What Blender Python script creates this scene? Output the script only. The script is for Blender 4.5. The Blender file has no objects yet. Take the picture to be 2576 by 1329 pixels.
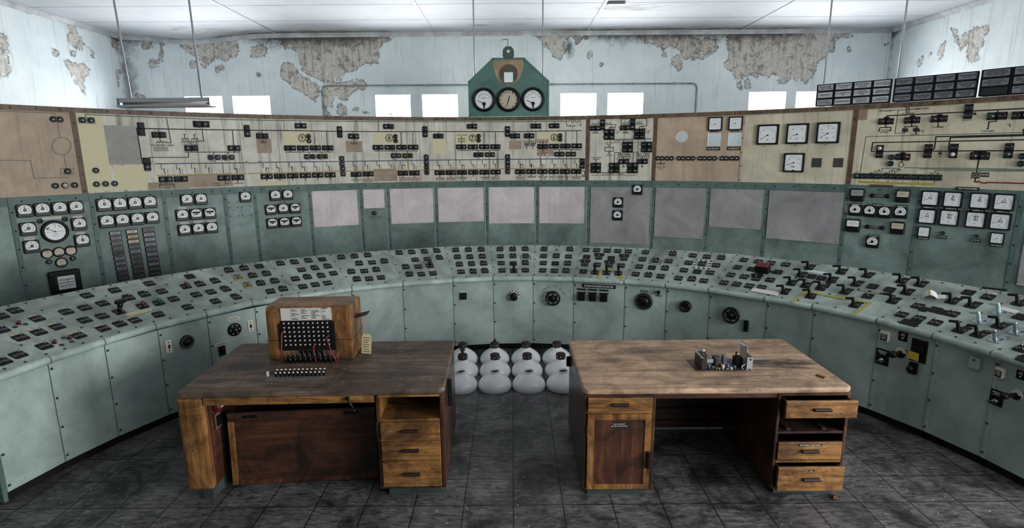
import bpy, math, random
from math import sin, cos, pi, radians, atan2, sqrt, degrees
from mathutils import Matrix, Vector
random.seed(7)
SC = bpy.context.scene
COL = SC.collection
# ---------------------------------------------------------------- camera model
F, TH, RO, H = 1386.895, 0.1991, 0.0079, 2.235
IW, IH = 2576, 1329
CT, ST = cos(TH), sin(TH)
def ray(x, y):
    u, v = x - IW / 2, y - IH / 2
    u, v = u * cos(RO) - v * sin(RO), u * sin(RO) + v * cos(RO)
    return Vector((u, F * CT - v * ST, -F * ST - v * CT))
EYE = Vector((0, 0, H))
def at_y(x, y, Y):
    d = ray(x, y); return EYE + d * (Y / d.y)
def at_z(x, y, Z):
    d = ray(x, y); return EYE + d * ((Z - H) / d.z)
def at_x(x, y, X):
    d = ray(x, y); return EYE + d * (X / d.x)
def zoomed(x0, y0, s):
    return lambda x, y: (x0 + x / s, y0 + y / s)
# ---------------------------------------------------------------- mesh builder
def frame(o, x, y, z):
    m = Matrix.Identity(4)
    for i in range(3):
        m[i][0], m[i][1], m[i][2], m[i][3] = x[i], y[i], z[i], o[i]
    return m
def T(x, y, z): return Matrix.Translation((x, y, z))
def S(x, y=None, z=None):
    y = x if y is None else y; z = x if z is None else z
    return Matrix.Diagonal((x, y, z, 1))
def RX(a): return Matrix.Rotation(a, 4, 'X')
def RY(a): return Matrix.Rotation(a, 4, 'Y')
def RZ(a): return Matrix.Rotation(a, 4, 'Z')
I4 = Matrix.Identity(4)
class MB:
    def __init__(s): s.v, s.f, s.m, s.s, s.uv = [], [], [], [], {}
    def add(s, pts, faces, mi=0, sm=False, M=None):
        b = len(s.v)
        s.v.extend([(M @ Vector(p)) for p in pts] if M is not None else [Vector(p) for p in pts])
        for f in faces:
            s.f.append(tuple(b + i for i in f)); s.m.append(mi); s.s.append(sm)
        return s
    def box(s, x0, x1, y0, y1, z0, z1, mi=0, M=None):
        p = [(x0,y0,z0),(x1,y0,z0),(x1,y1,z0),(x0,y1,z0),(x0,y0,z1),(x1,y0,z1),(x1,y1,z1),(x0,y1,z1)]
        return s.add(p, [(0,3,2,1),(4,5,6,7),(0,1,5,4),(1,2,6,5),(2,3,7,6),(3,0,4,7)], mi, False, M)
    def cbox(s, w, h, d, mi=0, M=None):      # centred in xy, z 0..d
        return s.box(-w/2, w/2, -h/2, h/2, 0, d, mi, M)
    def prism(s, out, z0, z1, mi=0, M=None, ch=0.0, sm=False, back=True):
        n = len(out); cx = sum(p[0] for p in out)/n; cy = sum(p[1] for p in out)/n
        rings = [[(x,y,z0) for x,y in out]]
        if ch > 0:
            rings.append([(x,y,z1-ch) for x,y in out])
            ins = []
            for x,y in out:
                r = max(1e-6, sqrt((x-cx)**2+(y-cy)**2)); k = max(0.0, 1-ch/r)
                ins.append((cx+(x-cx)*k, cy+(y-cy)*k, z1))
            rings.append(ins)
        else: rings.append([(x,y,z1) for x,y in out])
        pts = [p for r in rings for p in r]; fs = []
        for k in range(len(rings)-1):
            for i in range(n):
                j = (i+1) % n; fs.append((k*n+i, k*n+j, (k+1)*n+j, (k+1)*n+i))
        s.add(pts, fs, mi, sm, M)
        b = len(s.v) - len(pts); q = (len(rings)-1)*n
        s.f.append(tuple(b+q+i for i in range(n))); s.m.append(mi); s.s.append(False)
        if back:
            s.f.append(tuple(b+n-1-i for i in range(n))); s.m.append(mi); s.s.append(False)
        return s
    def rbox(s, w, h, r, z0, z1, mi=0, M=None, ch=0.0, seg=4):
        return s.prism(rrect(w, h, r, seg), z0, z1, mi, M, ch)
    def cyl(s, r, z0, z1, mi=0, M=None, n=20, r2=None, cap=True):
        r2 = r if r2 is None else r2
        p = [(r*cos(2*pi*i/n), r*sin(2*pi*i/n), z0) for i in range(n)] + [(r2*cos(2*pi*i/n), r2*sin(2*pi*i/n), z1) for i in range(n)]
        s.add(p, [(i,(i+1)%n,n+(i+1)%n,n+i) for i in range(n)], mi, True, M)
        if cap:
            b = len(s.v)-2*n
            s.f += [tuple(b+n-1-i for i in range(n)), tuple(b+n+i for i in range(n))]; s.m += [mi]*2; s.s += [False]*2
        return s
    def lathe(s, prof, mi=0, M=None, n=28, sharp=False, caps=(False, False)):
        if sharp:
            for a, b in zip(prof[:-1], prof[1:]): s.lathe([a, b], mi, M, n)
            return s
        k = len(prof)
        p = [(r*cos(2*pi*i/n), r*sin(2*pi*i/n), z) for r, z in prof for i in range(n)]
        f = [(j*n+i, j*n+(i+1)%n, (j+1)*n+(i+1)%n, (j+1)*n+i) for j in range(k-1) for i in range(n)]
        s.add(p, f, mi, True, M); b = len(s.v)-len(p)
        if caps[0]: s.f.append(tuple(b+n-1-i for i in range(n))); s.m.append(mi); s.s.append(False)
        if caps[1]: s.f.append(tuple(b+(k-1)*n+i for i in range(n))); s.m.append(mi); s.s.append(False)
        return s
    def tube(s, pts, r, mi=0, n=8, M=None):
        pts = [Vector(p) for p in pts]; k = len(pts); out = []
        up = None
        for i, p in enumerate(pts):
            d = (pts[min(i+1,k-1)] - pts[max(i-1,0)]).normalized()
            if up is None:
                up = Vector((0,0,1)) if abs(d.z) < .9 else Vector((1,0,0))
            a = d.cross(up).normalized(); b = a.cross(d).normalized(); up = b
            rr = r[i] if isinstance(r, (list, tuple)) else r
            out += [p + a*rr*cos(2*pi*j/n) + b*rr*sin(2*pi*j/n) for j in range(n)]
        f = [(i*n+j, i*n+(j+1)%n, (i+1)*n+(j+1)%n, (i+1)*n+j) for i in range(k-1) for j in range(n)]
        f += [tuple(range(n-1,-1,-1)), tuple((k-1)*n+j for j in range(n))]
        return s.add(out, f, mi, True, M)
    def arc(s, r0, r1, a0, a1, z, mi=0, M=None, n=24):
        p = []
        for i in range(n+1):
            a = radians(a0+(a1-a0)*i/n); p += [(r0*cos(a), r0*sin(a), z), (r1*cos(a), r1*sin(a), z)]
        fl = a1 > a0
        return s.add(p, [((2*i,2*i+1,2*i+3,2*i+2) if fl else (2*i,2*i+2,2*i+3,2*i+1)) for i in range(n)], mi, False, M)
    def quad(s, x0, x1, y0, y1, z, mi=0, M=None):
        return s.add([(x0,y0,z),(x1,y0,z),(x1,y1,z),(x0,y1,z)], [(0,1,2,3)], mi, False, M)
    def seg(s, x0, y0, x1, y1, w, z, mi=0, M=None):
        d = Vector((x1-x0, y1-y0)); l = d.length or 1; nx, ny = -d.y/l*w/2, d.x/l*w/2
        return s.add([(x0-nx,y0-ny,z),(x1-nx,y1-ny,z),(x1+nx,y1+ny,z),(x0+nx,y0+ny,z)], [(0,1,2,3)], mi, False, M)
    def text(s, st, w, h, M, mi=0, z=0.0):
        vs, fs = glyphs(st)
        return s.add([(x*w, y*h, z) for x, y in vs], fs, mi, False, M)
    def merge(s, o, off=0):
        b = len(s.v); s.v += o.v; s.f += [tuple(b+i for i in f) for f in o.f]; s.m += [k+off for k in o.m]; s.s += o.s; return s
    def mesh(s, name, mats):
        me = bpy.data.meshes.new(name)
        me.from_pydata([tuple(v) for v in s.v], [], s.f)
        for m in (mats if isinstance(mats, (list, tuple)) else [mats]): me.materials.append(m)
        me.polygons.foreach_set('material_index', s.m); me.polygons.foreach_set('use_smooth', s.s)
        me.update(); return me
def rrect(w, h, r, seg=4):
    r = min(r, w/2-1e-5, h/2-1e-5); o = []
    for cx, cy, a in ((w/2-r,h/2-r,0),(-w/2+r,h/2-r,90),(-w/2+r,-h/2+r,180),(w/2-r,-h/2+r,270)):
        for i in range(seg+1):
            t = radians(a+90*i/seg); o.append((cx+r*cos(t), cy+r*sin(t)))
    return o
_gl = {}
def glyphs(st):
    """a string as flat faces, centred, its ink box scaled to 1 x 1"""
    if st not in _gl:
        cu = bpy.data.curves.new('lettering', 'FONT'); cu.body = st; cu.size = 1; cu.offset = 0.022; cu.resolution_u = 1
        cu.align_x = 'CENTER'; cu.space_line = .9
        ob = bpy.data.objects.new('lettering', cu); COL.objects.link(ob)
        dg = bpy.context.evaluated_depsgraph_get(); ev = ob.evaluated_get(dg); me = ev.to_mesh()
        vs = [(v.co.x, v.co.y) for v in me.vertices]; fs = [tuple(p.vertices) for p in me.polygons]
        ev.to_mesh_clear(); bpy.data.objects.remove(ob); bpy.data.curves.remove(cu)
        x0, x1 = min(a for a, b in vs), max(a for a, b in vs); y0, y1 = min(b for a, b in vs), max(b for a, b in vs)
        vs = [((a-(x0+x1)/2)/(x1-x0), (b-(y0+y1)/2)/max(y1-y0,.1)) for a, b in vs]
        _gl[st] = (vs, fs)
    return _gl[st]
# ---------------------------------------------------------------- objects
WM = {}
def thing(name, label, cat, loc, group=None, rz=0):
    o = bpy.data.objects.new(name, None); COL.objects.link(o); o.empty_display_size = .1
    o.location = loc; o.rotation_euler = (0, 0, rz)
    WM[o] = T(*loc) @ RZ(rz); o['label'] = label; o['category'] = cat
    if group: o['group'] = group
    return o
def put(name, data, parent=None, M=None, label=None, kind=None):
    """one mesh object; M is its world matrix"""
    o = bpy.data.objects.new(name, data); COL.objects.link(o)
    M = M if M is not None else I4
    WM[o] = M
    if parent is not None:
        o.parent = parent; o.matrix_basis = WM[parent].inverted() @ M
    else: o.matrix_basis = M
    if label: o['label'] = label
    if kind: o['kind'] = kind
    return o
def part(name, mb, mats, parent, M=None, label=None, bevel=0, kind=None):
    """mesh whose points are in the coordinates of M (world when None)"""
    if M is None:                            # keep world points but give it its thing's origin
        P = WM[parent] if parent is not None else I4
        Pi = P.inverted(); mb.v = [Pi @ v for v in mb.v]; M = P
    o = put(name, mb.mesh(name, mats), parent, M, label, kind)
    if bevel: bev(o, bevel)
    return o
def bev(o, w, seg=2):
    b = o.modifiers.new('Bevel', 'BEVEL'); b.width = w; b.segments = seg; b.limit_method = 'ANGLE'
    return o
def tag(o, label, cat, group=None):
    o['label'] = label; o['category'] = cat
    if group: o['group'] = group
    return o
# ---------------------------------------------------------------- materials
def lin(c):
    return tuple(((x/255)/12.92 if x/255 <= .04045 else ((x/255+.055)/1.055)**2.4) for x in c) + (1,)
class NT:
    def __init__(s, name):
        s.m = bpy.data.materials.new(name); s.m.use_nodes = True; s.t = s.m.node_tree
        s.b = s.t.nodes['Principled BSDF']
    def n(s, typ, **kw):
        nd = s.t.nodes.new(typ)
        for k, v in kw.items():
            if k.startswith('i_'): nd.inputs[k[2:]].default_value = v
            elif k.startswith('j_'): nd.inputs[int(k[2:])].default_value = v
            else: setattr(nd, k, v)
        return nd
    def l(s, a, b): s.t.links.new(a, b)
    def pos(s, scale=(1,1,1), obj=False):
        src = s.n('ShaderNodeTexCoord').outputs['Object'] if obj else s.n('ShaderNodeNewGeometry').outputs['Position']
        mp = s.n('ShaderNodeMapping'); mp.inputs['Scale'].default_value = scale
        s.l(src, mp.inputs['Vector']); return mp.outputs[0]
    def noise(s, vec, scale, detail=6, rough=.6, dist=0):
        nd = s.n('ShaderNodeTexNoise', i_Scale=scale, i_Detail=detail, i_Roughness=rough, i_Distortion=dist)
        s.l(vec, nd.inputs['Vector']); return nd.outputs[0]
    def ramp(s, val, stops):
        r = s.n('ShaderNodeValToRGB'); e = r.color_ramp.elements
        while len(e) < len(stops): e.new(.5)
        for el, (p, c) in zip(e, stops):
            el.position = p; el.color = c if len(c) == 4 else lin(c)
        s.l(val, r.inputs[0]); return r.outputs[0]
    def mask(s, val, a, b):
        r = s.n('ShaderNodeMapRange', j_1=a, j_2=b); r.clamp = True; s.l(val, r.inputs[0]); return r.outputs[0]
    def math(s, op, a, b):
        nd = s.n('ShaderNodeMath', operation=op)
        for i, x in enumerate((a, b)):
            if isinstance(x, (int, float)): nd.inputs[i].default_value = x
            else: s.l(x, nd.inputs[i])
        return nd.outputs[0]
    def mix(s, f, a, b, mode='MIX'):
        nd = s.n('ShaderNodeMix', data_type='RGBA', blend_type=mode)
        for i, x in ((0, f), (6, a), (7, b)):
            if isinstance(x, (int, float)): nd.inputs[i].default_value = x
            elif isinstance(x, tuple): nd.inputs[i].default_value = x if len(x) == 4 else lin(x)
            else: s.l(x, nd.inputs[i])
        return nd.outputs[2]
    def out(s, col=None, rough=.5, bump=None, bs=.2, bd=.01, metal=0, coat=0, spec=None):
        b = s.b
        if col is not None:
            if isinstance(col, tuple): b.inputs['Base Color'].default_value = col if len(col) == 4 else lin(col)
            else: s.l(col, b.inputs['Base Color'])
        if isinstance(rough, (int, float)): b.inputs['Roughness'].default_value = rough
        else: s.l(rough, b.inputs['Roughness'])
        b.inputs['Metallic'].default_value = metal; b.inputs['Coat Weight'].default_value = coat
        if spec is not None: b.inputs['Specular IOR Level'].default_value = spec
        if bump is not None:
            bp = s.n('ShaderNodeBump', i_Strength=bs, i_Distance=bd); s.l(bump, bp.inputs['Height']); s.l(bp.outputs[0], b.inputs['Normal'])
        return s.m
def plain(name, c, rough=.5, metal=0, coat=0, spec=None):
    return NT(name).out(tuple(c), rough, metal=metal, coat=coat, spec=spec)
def painted(name, base, dirt, sc=1.6, amt=.75, rough=.5, speck=True, streak=0, spec=.3):
    """painted sheet steel: cloudy grime, fine mottling, black chips"""
    k = NT(name); P = k.pos()
    c1 = k.noise(P, sc, 5, .62, .6); c2 = k.noise(P, 9, 5, .65)
    f = k.mask(c1, .34, .72); g = k.mask(c2, .40, .75)
    col = k.mix(k.math('MULTIPLY', f, amt), base, dirt)
    col = k.mix(k.math('MULTIPLY', g, amt*.35), col, dirt)
    if streak:
        st = k.noise(k.pos((22, 22, .9)), 1, 4, .6)
        col = k.mix(k.math('MULTIPLY', k.mask(st, .52, .74), streak), col, (58, 58, 54))
    if speck:
        sp = k.noise(P, 80, 2, .5)
        col = k.mix(k.mask(sp, .73, .77), col, (44, 48, 47))
    fine = k.noise(P, 160, 2, .5)
    return k.out(col, rough, fine, .06, .004, spec=spec)
def wood(name, c0, c1, c2, axis='X', stain=.6, rough=.45, scale=1.0, wear=None, coat=0.0, obj=True, smudge=()):
    k = NT(name)
    sc = {'X': (1.2, 16, 16), 'Z': (16, 16, 1.2), 'Y': (16, 1.2, 16)}[axis]
    P = k.pos(tuple(a*scale for a in sc), obj=obj); Q = k.pos((1,1,1), obj=obj)
    g = k.noise(P, 1.6, 7, .68, .8)
    big = k.noise(Q, 3.4*scale, 7, .72, 1.1)
    col = k.ramp(g, [(.30, c0), (.52, c1), (.74, c2)])
    col = k.mix(k.math('MULTIPLY', k.mask(big, .42, .62), stain), col, (30, 22, 20))
    for cx, cy, rx, ry, am in smudge:
        vm = k.n('ShaderNodeVectorMath', operation='SUBTRACT'); k.l(Q, vm.inputs[0]); vm.inputs[1].default_value = (cx, cy, 0)
        v2 = k.n('ShaderNodeVectorMath', operation='MULTIPLY'); k.l(vm.outputs[0], v2.inputs[0]); v2.inputs[1].default_value = (1/rx, 1/ry, 0)
        ln_ = k.n('ShaderNodeVectorMath', operation='LENGTH'); k.l(v2.outputs[0], ln_.inputs[0])
        e = k.math('ADD', ln_.outputs['Value'], k.math('MULTIPLY', k.math('SUBTRACT', g, .5), 2.2)); e = k.math('ADD', e, k.math('MULTIPLY', k.math('SUBTRACT', big, .5), 2.0))
        col = k.mix(k.math('MULTIPLY', k.math('SUBTRACT', 1, k.mask(e, .55, 1.1)), am), col, (34, 31, 31))
    if wear:
        w = k.noise(k.pos((2.2, 5, 5), obj=obj), 1.5, 7, .75, .4)
        col = k.mix(k.mask(w, .50, .66), col, wear)
    sp = k.noise(Q, 70, 2, .5)
    col = k.mix(k.mask(sp, .68, .73), col, (28, 22, 20))
    return k.out(col, rough, g, .18, .003, coat=coat, spec=.35)
M_ = {}
M_['teal'] = painted('teal_paint', (166, 182, 174), (100, 112, 105), 1.4, .85)
M_['teal_panel'] = painted('teal_panel_paint', (136, 156, 149), (70, 82, 77), 1.6, .9)
M_['teal_top'] = painted('teal_switch_panel_paint', (168, 180, 170), (92, 100, 93), 2.6, .95)
M_['nosing'] = painted('worn_nosing_paint', (176, 192, 184), (98, 110, 103), 4, .7, .35)
M_['strip'] = painted('cover_strip_paint', (98, 120, 113), (54, 68, 63), 3, .7)
M_['pink'] = painted('pinkish_sheet', (222, 210, 210), (178, 170, 171), 1.7, .8, .5, False, .15)
M_['grey'] = painted('grey_sheet', (164, 162, 161), (116, 114, 114), 2.2, .8, .45, False)
M_['cream'] = painted('cream_board', (224, 220, 206), (168, 163, 148), 2.4, .7, .55, False, .8)
M_['cream2'] = painted('cream_board_clean', (216, 207, 182), (150, 141, 120), 1.8, .7, .55, False, .35)
M_['tan'] = painted('tan_board', (200, 178, 154), (142, 124, 106), 1.6, .75, .55, False, .25)
M_['trim'] = wood('trim_wood', (80, 64, 50), (114, 94, 74), (140, 118, 96), 'Z', .5, .5, 1, None, 0, False)
M_['strip_brown'] = painted('brown_strip', (112, 88, 68), (62, 48, 40), 6, .7)
M_['black'] = plain('black_bakelite', (12, 12, 13), .4, 0, 0, .3)
M_['blackm'] = plain('black_matt', (14, 14, 15), .65, 0, 0, .2)
M_['ring'] = plain('lamp_ring', (26, 26, 28), .25)
M_['lens'] = plain('lamp_lens', (150, 154, 160), .12, 0, 1)
M_['lens_dark'] = plain('lamp_lens_dark', (40, 42, 46), .12, 0, 1)
M_['lens_red'] = plain('lamp_lens_red', (58, 14, 16), .15, 0, 1)
M_['lens_green'] = plain('lamp_lens_green', (16, 62, 56), .15, 0, 1)
M_['lens_white'] = plain('lamp_lens_white', (196, 190, 182), .2, 0, 1)
M_['dial'] = plain('dial_white', (226, 228, 226), .4, 0, .15)
M_['dial_cream'] = plain('dial_cream', (190, 180, 158), .4, 0, .15)
M_['dial_grey'] = plain('dial_grey', (150, 148, 142), .35, 0, .2)
M_['ink'] = plain('black_ink', (20, 20, 20), .7)
M_['ink_white'] = plain('white_ink', (205, 205, 200), .6)
M_['ink_grey'] = plain('grey_ink', (116, 116, 104), .7)
M_['lgreen'] = plain('green_line', (38, 84, 66), .6)
M_['lblue'] = plain('blue_line', (44, 66, 84), .6)
M_['lyellow'] = plain('ochre_line', (150, 122, 42), .6)
M_['lred'] = plain('red_line', (110, 22, 22), .6)
M_['patch_y'] = plain('yellowed_card', (210, 202, 166), .7)
M_['patch_p'] = painted('brown_paper', (172, 152, 134), (124, 106, 92), 6, .6, .7, False)
M_['patch_g'] = painted('grey_repaint', (166, 163, 158), (132, 130, 124), 4, .6, .7, False)
M_['patch_b'] = painted('brown_repaint', (176, 158, 138), (122, 112, 98), 4, .7, .7, False)
M_['ivory'] = plain('ivory_plastic', (205, 200, 184), .4)
M_['paper'] = plain('paper', (206, 202, 194), .8)
M_['chrome'] = plain('worn_chrome', (170, 182, 186), .22, 1)
M_['brass'] = plain('brass_plate', (150, 136, 92), .45, .5)
M_['steel'] = plain('grey_metal', (118, 120, 124), .35, .9)
M_['rod'] = plain('painted_rod', (150, 153, 158), .35)
M_['alu'] = plain('aluminium', (176, 178, 182), .35, .8)
M_['glass'] = plain('shade_glass', (240, 240, 240), .12, 0, 1)
M_['cap'] = painted('rusted_cap', (62, 46, 42), (34, 26, 26), 30, .8, .55, False)
M_['red'] = plain('red_cord', (120, 26, 40), .5)
M_['redp'] = plain('red_plastic', (78, 22, 26), .35)
M_['tape'] = plain('yellow_tape', (158, 150, 48), .5)
M_['screw'] = plain('screw_head', (52, 62, 60), .4, .5)
M_['conduit'] = painted('conduit_paint', (150, 158, 164), (84, 84, 84), 7, .8)
M_['pvc'] = plain('dark_plastic', (40, 40, 44), .5)
M_['pale'] = plain('pale_label', (190, 176, 140), .6)
M_['switchplate'] = plain('switch_plate', (22, 21, 21), .6, 0, 0, .2)
M_['oval'] = plain('smoked_window', (64, 64, 64), .3)
import numpy as np
# ================================================================ room shell
XL, XR, YB, YF, ZC = -7.775, 7.581, 11.628, -3.2, 4.589
QK = 1.14
def sag(x, y): return -.114 * np.exp(-((x + 6.33) / .92) ** 2 - ((y - YB) / .57) ** 2)
def sdist(P, polys):
    """signed distance (positive inside) of points P (n,2) to the nearest of some outlines"""
    best = np.full(len(P), -9.0)
    for po in polys:
        po = np.array(po); ins = np.zeros(len(P), bool); dm = np.full(len(P), 9.0)
        for a, b in zip(po, np.roll(po, -1, 0)):
            e = b - a; w = P - a; t = np.clip((w @ e) / max(e @ e, 1e-9), 0, 1)
            dm = np.minimum(dm, np.hypot(*(w - t[:, None] * e).T))
            c = (a[1] > P[:, 1]) != (b[1] > P[:, 1])
            if abs(b[1] - a[1]) > 1e-9: ins ^= c & (P[:, 0] < e[0] * (P[:, 1] - a[1]) / e[1] + a[0])
        best = np.maximum(best, np.where(ins, dm, -dm))
    return best
def ell(cx, cy, rx, ry=None, n=9):
    ry = rx if ry is None else ry
    return [(cx + rx * cos(2*pi*i/n) * (.8 + .3 * random.random()), cy + ry * sin(2*pi*i/n) * (.8 + .3 * random.random())) for i in range(n)]
z1, z2, z3, z4 = zoomed(0, 0, 3.68), zoomed(600, 0, 3.68), zoomed(1200, 0, 3.68), zoomed(1876, 0, 3.68)
def outl(zf, pts): return [zf(*p) for p in pts]
back_px = [
 outl(z2, [(250,300),(280,345),(400,380),(430,450),(520,470),(550,500),(560,560),(590,650),(640,690),(700,710),(760,740),(800,780),(850,790),(900,740),(960,750),(980,680),(1040,660),(1080,640),(1140,590),(1180,560),(1220,605),(1290,580),(1300,480),(1330,400),(1420,370),(1440,335),(1480,300)]),
 outl(z2, [(405,580),(440,570),(500,600),(550,670),(610,720),(700,770),(760,830),(740,880),(715,945),(680,900),(640,880),(560,840),(520,820),(460,760),(395,715)]),
 outl(z2, [(770,800),(900,770),(1040,750),(1140,730),(1180,770),(1180,820),(1100,810),(1040,860),(1000,920),(950,935),(910,880),(860,950),(880,1010),(840,1000),(780,950)]),
 outl(z2, [(930,950),(990,990),(1010,1060),(950,1070),(910,1040)]), outl(z2, ell(1083,1012,24,20)), outl(z2, ell(1175,1042,22,10)), outl(z2, [(780,980),(830,1020),(870,1075),(790,1075)]),
 outl(z1, [(1640,370),(1940,370),(2200,370),(2220,450),(2180,520),(2100,570),(2040,540),(1960,570),(1890,640),(1840,560),(1770,500),(1720,480)]),
 outl(z1, [(1990,620),(2060,600),(2070,640),(2000,690)]), outl(z1, [(1760,570),(1810,560),(1800,630),(1770,620)]), outl(z1, [(2330,440),(2400,400),(2470,450),(2450,520),(2320,530)]),
 outl(z1, ell(2395,698,24)), outl(z1, [(1350,590),(1420,540),(1470,560),(1460,610),(1380,620)]), outl(z1, [(1310,350),(1400,350),(1410,440),(1330,450)]), outl(z1, [(1270,870),(1340,880),(1340,930),(1250,940)]),
 outl(z1, [(1485,400),(1505,400),(1510,570),(1490,560)]),
 outl(z3, [(440,300),(560,340),(600,420),(640,420),(680,470),(720,530),(760,545),(810,500),(825,450),(790,420),(820,370),(860,340),(900,345),(910,405),(950,390),(970,350),(1010,375),(1030,300)]),
 outl(z3, [(1450,300),(1520,370),(1560,410),(1620,400),(1700,440),(1715,540),(1740,520),(1740,460),(1800,400),(1850,440),(1900,480),(1820,520),(1800,600),(1870,650),(1900,560),(1960,540),(2080,540),(2180,490),(2230,440),(2200,370),(2120,350),(2060,370),(2000,340),(1900,300)]),
 outl(z3, ell(1050,500,20,40)), outl(z3, ell(1147,598,12,16)),
 outl(z4, [(-190,250),(-160,480),(-150,560),(-200,590),(-200,620),(-140,640),(-100,730),(-50,770),(-10,690),(0,690),(100,710),(150,680),(200,720),(250,680),(310,690),(300,770),(360,780),(400,740),(440,720),(480,760),(520,720),(560,770),(600,720),(640,650),(680,560),(740,550),(740,480),(820,480),(830,350),(990,330),(900,240)]),
 outl(z4, ell(-60,800,30,40)), outl(z4, ell(20,780,26,55)), outl(z4, ell(955,450,18,26)), outl(z4, ell(1300,410,30,14)),
]
left_px = [outl(z1, q) for q in ([(600,190),(650,290),(620,330),(640,420),(760,460),(770,400),(720,310),(680,200)], [(650,460),(700,480),(700,530),(660,520)],
 [(590,560),(640,640),(680,740),(760,850),(790,890),(800,820),(770,760),(830,640),(780,590),(700,600),(640,570)], [(480,450),(540,480),(530,515),(490,500)], [(820,440),(880,470),(870,530),(840,520)],
 [(-200,220),(60,330),(80,450),(60,560),(100,650),(60,720),(-200,720)], [(1020,310),(1090,330),(1080,480),(1040,430)], [(1080,640),(1110,660),(1100,820),(1080,780)])]
right_px = [outl(z4, q) for q in ([(1910,260),(1960,270),(1970,370),(2040,300),(2120,260),(2240,230),(2250,270),(2200,350),(2190,430),(2150,480),(2150,560),(2070,570),(2040,490),(2060,400),(1990,460),(1940,380)],
 [(1780,470),(1830,380),(1850,380),(1820,520),(1790,560)], [(1580,580),(1640,520),(1650,540),(1610,610)], [(1700,480),(1720,480),(1700,540)])]
bk = [[(p.x, p.z) for p in (at_y(x, y, YB) for x, y in po)] for po in back_px]
lf = [[(p.y, p.z) for p in (at_x(x, y, XL) for x, y in po)] for po in left_px]
rt = [[(p.y, p.z) for p in (at_x(x, y, XR) for x, y in po)] for po in right_px]
def wall_mat(name, axes):
    k = NT(name); P = k.pos()
    at = k.n('ShaderNodeAttribute', attribute_name='peel').outputs['Fac']; dm = k.n('ShaderNodeAttribute', attribute_name='damp').outputs['Fac']
    n1 = k.noise(P, 7, 7, .68, .4); n2 = k.noise(P, 30, 5, .6)
    d = k.math('ADD', at, k.math('MULTIPLY', k.math('SUBTRACT', n1, .5), .22)); d = k.math('ADD', d, k.math('MULTIPLY', k.math('SUBTRACT', n2, .5), .09)); d = k.math('SUBTRACT', d, k.math('MULTIPLY', k.mask(k.noise(P, 11, 5, .7, 1.2), .56, .66), .16))
    peel = k.mask(d, -.004, .008); edge = k.math('MULTIPLY', k.mask(d, -.020, -.004), k.math('SUBTRACT', 1, k.mask(d, .002, .012)))
    pl = k.ramp(k.noise(P, 9, 7, .7, .5), [(.30, (104, 100, 96)), (.42, (164, 158, 151)), (.54, (208, 202, 194)), (.70, (142, 139, 138))])
    strk = k.noise(k.pos((16, 16, 1.0)), 1, 4, .6)
    pl = k.mix(k.math('MULTIPLY', k.mask(strk, .5, .7), .45), pl, (70, 68, 66))
    pt = k.mix(k.mask(k.noise(P, 1.4, 5, .6), .35, .7), (222, 230, 232), (204, 214, 218))
    pt = k.mix(k.math('MULTIPLY', k.mask(strk, .56, .74), .32), pt, (112, 120, 120))
    sp = k.noise(P, 24, 4, .7); pt = k.mix(k.mask(sp, .69, .74), pt, (120, 118, 112))
    col = k.mix(peel, pt, pl); col = k.mix(k.math('MULTIPLY', edge, .75), col, (52, 50, 48))
    blot = k.math('ADD', dm, k.math('MULTIPLY', k.math('SUBTRACT', n1, .5), .9))
    col = k.mix(k.math('MULTIPLY', k.mask(blot, .45, .85), .85), col, (50, 47, 45))
    hgt = k.math('SUBTRACT', k.math('MULTIPLY', n2, .25), peel)
    return k.out(col, .55, hgt, .55, .012, spec=.25)
def grid_wall(name, us, vs, holes, fn, polys, damp, mat, flip=False):
    us, vs = np.array(us), np.array(vs); U, V = np.meshgrid(us, vs); Q = np.stack([U.ravel(), V.ravel()], 1)
    pts = [fn(u, v) for u, v in Q]; n = len(us); fs = []
    for j in range(len(vs)-1):
        for i in range(n-1):
            c = ((us[i]+us[i+1])/2, (vs[j]+vs[j+1])/2)
            if any(a < c[0] < b and cc < c[1] < dd for a, b, cc, dd in holes): continue
            q = (j*n+i, j*n+i+1, (j+1)*n+i+1, (j+1)*n+i); fs.append(q[::-1] if flip else q)
    me = bpy.data.meshes.new(name); me.from_pydata(pts, [], fs); me.materials.append(mat)
    for an, val in (('peel', np.clip(sdist(Q, polys), -.4, .4) if polys else np.full(len(Q), -.4)), ('damp', damp(Q))):
        a = me.attributes.new(an, 'FLOAT', 'POINT'); a.data.foreach_set('value', val.astype(np.float32))
    o = put(name, me); o['kind'] = 'structure'; return o
def rng(a, b, st): return list(np.linspace(a, b, max(2, int(round((b-a)/st))+1)))
WZ0, WZ1 = 2.378, 3.406
WINX = [(a*QK, b*QK) for a, b in [(-5.80, -5.13), (-4.95, -4.285), (-2.41, -1.785), (-1.575, -.94), (.885, 1.525), (1.725, 2.36), (4.24, 4.90), (5.08, 5.74)]]
holes = [(a, b, WZ0, WZ1) for a, b in WINX]
us = sorted(set(rng(XL, XR, .035)) | set(x for w in WINX for x in w)); vs = sorted(set(rng(0, 2.3, .6)) | set(rng(2.3, ZC+.02, .03)) | {WZ0, WZ1})
def dampb(Q):
    x, z = Q[:, 0]/QK, Q[:, 1]; t = 1.05*np.exp(-(ZC - .07 - z) / .30)
    w = np.maximum(np.exp(-((x+3.4)/1.5)**4), .9*np.exp(-((x-3.2)/2.4)**6)); w = np.maximum(w, .8*np.exp(-((x+6.5)/.7)**4))
    c = .66*np.exp(-((x+6.82)/.45)**2)*np.clip((z-2.3)/1.2, .35, 1)
    d = .8*np.exp(-((x-1.02)/.16)**2 - ((z-4.3)/.3)**2)
    return np.maximum(np.maximum(t*w, c), d)
wb = grid_wall('wall_back', us, vs, holes, lambda u, v: (u, YB, v), bk, dampb, wall_mat('peeling_wall_paint', 0))
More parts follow.
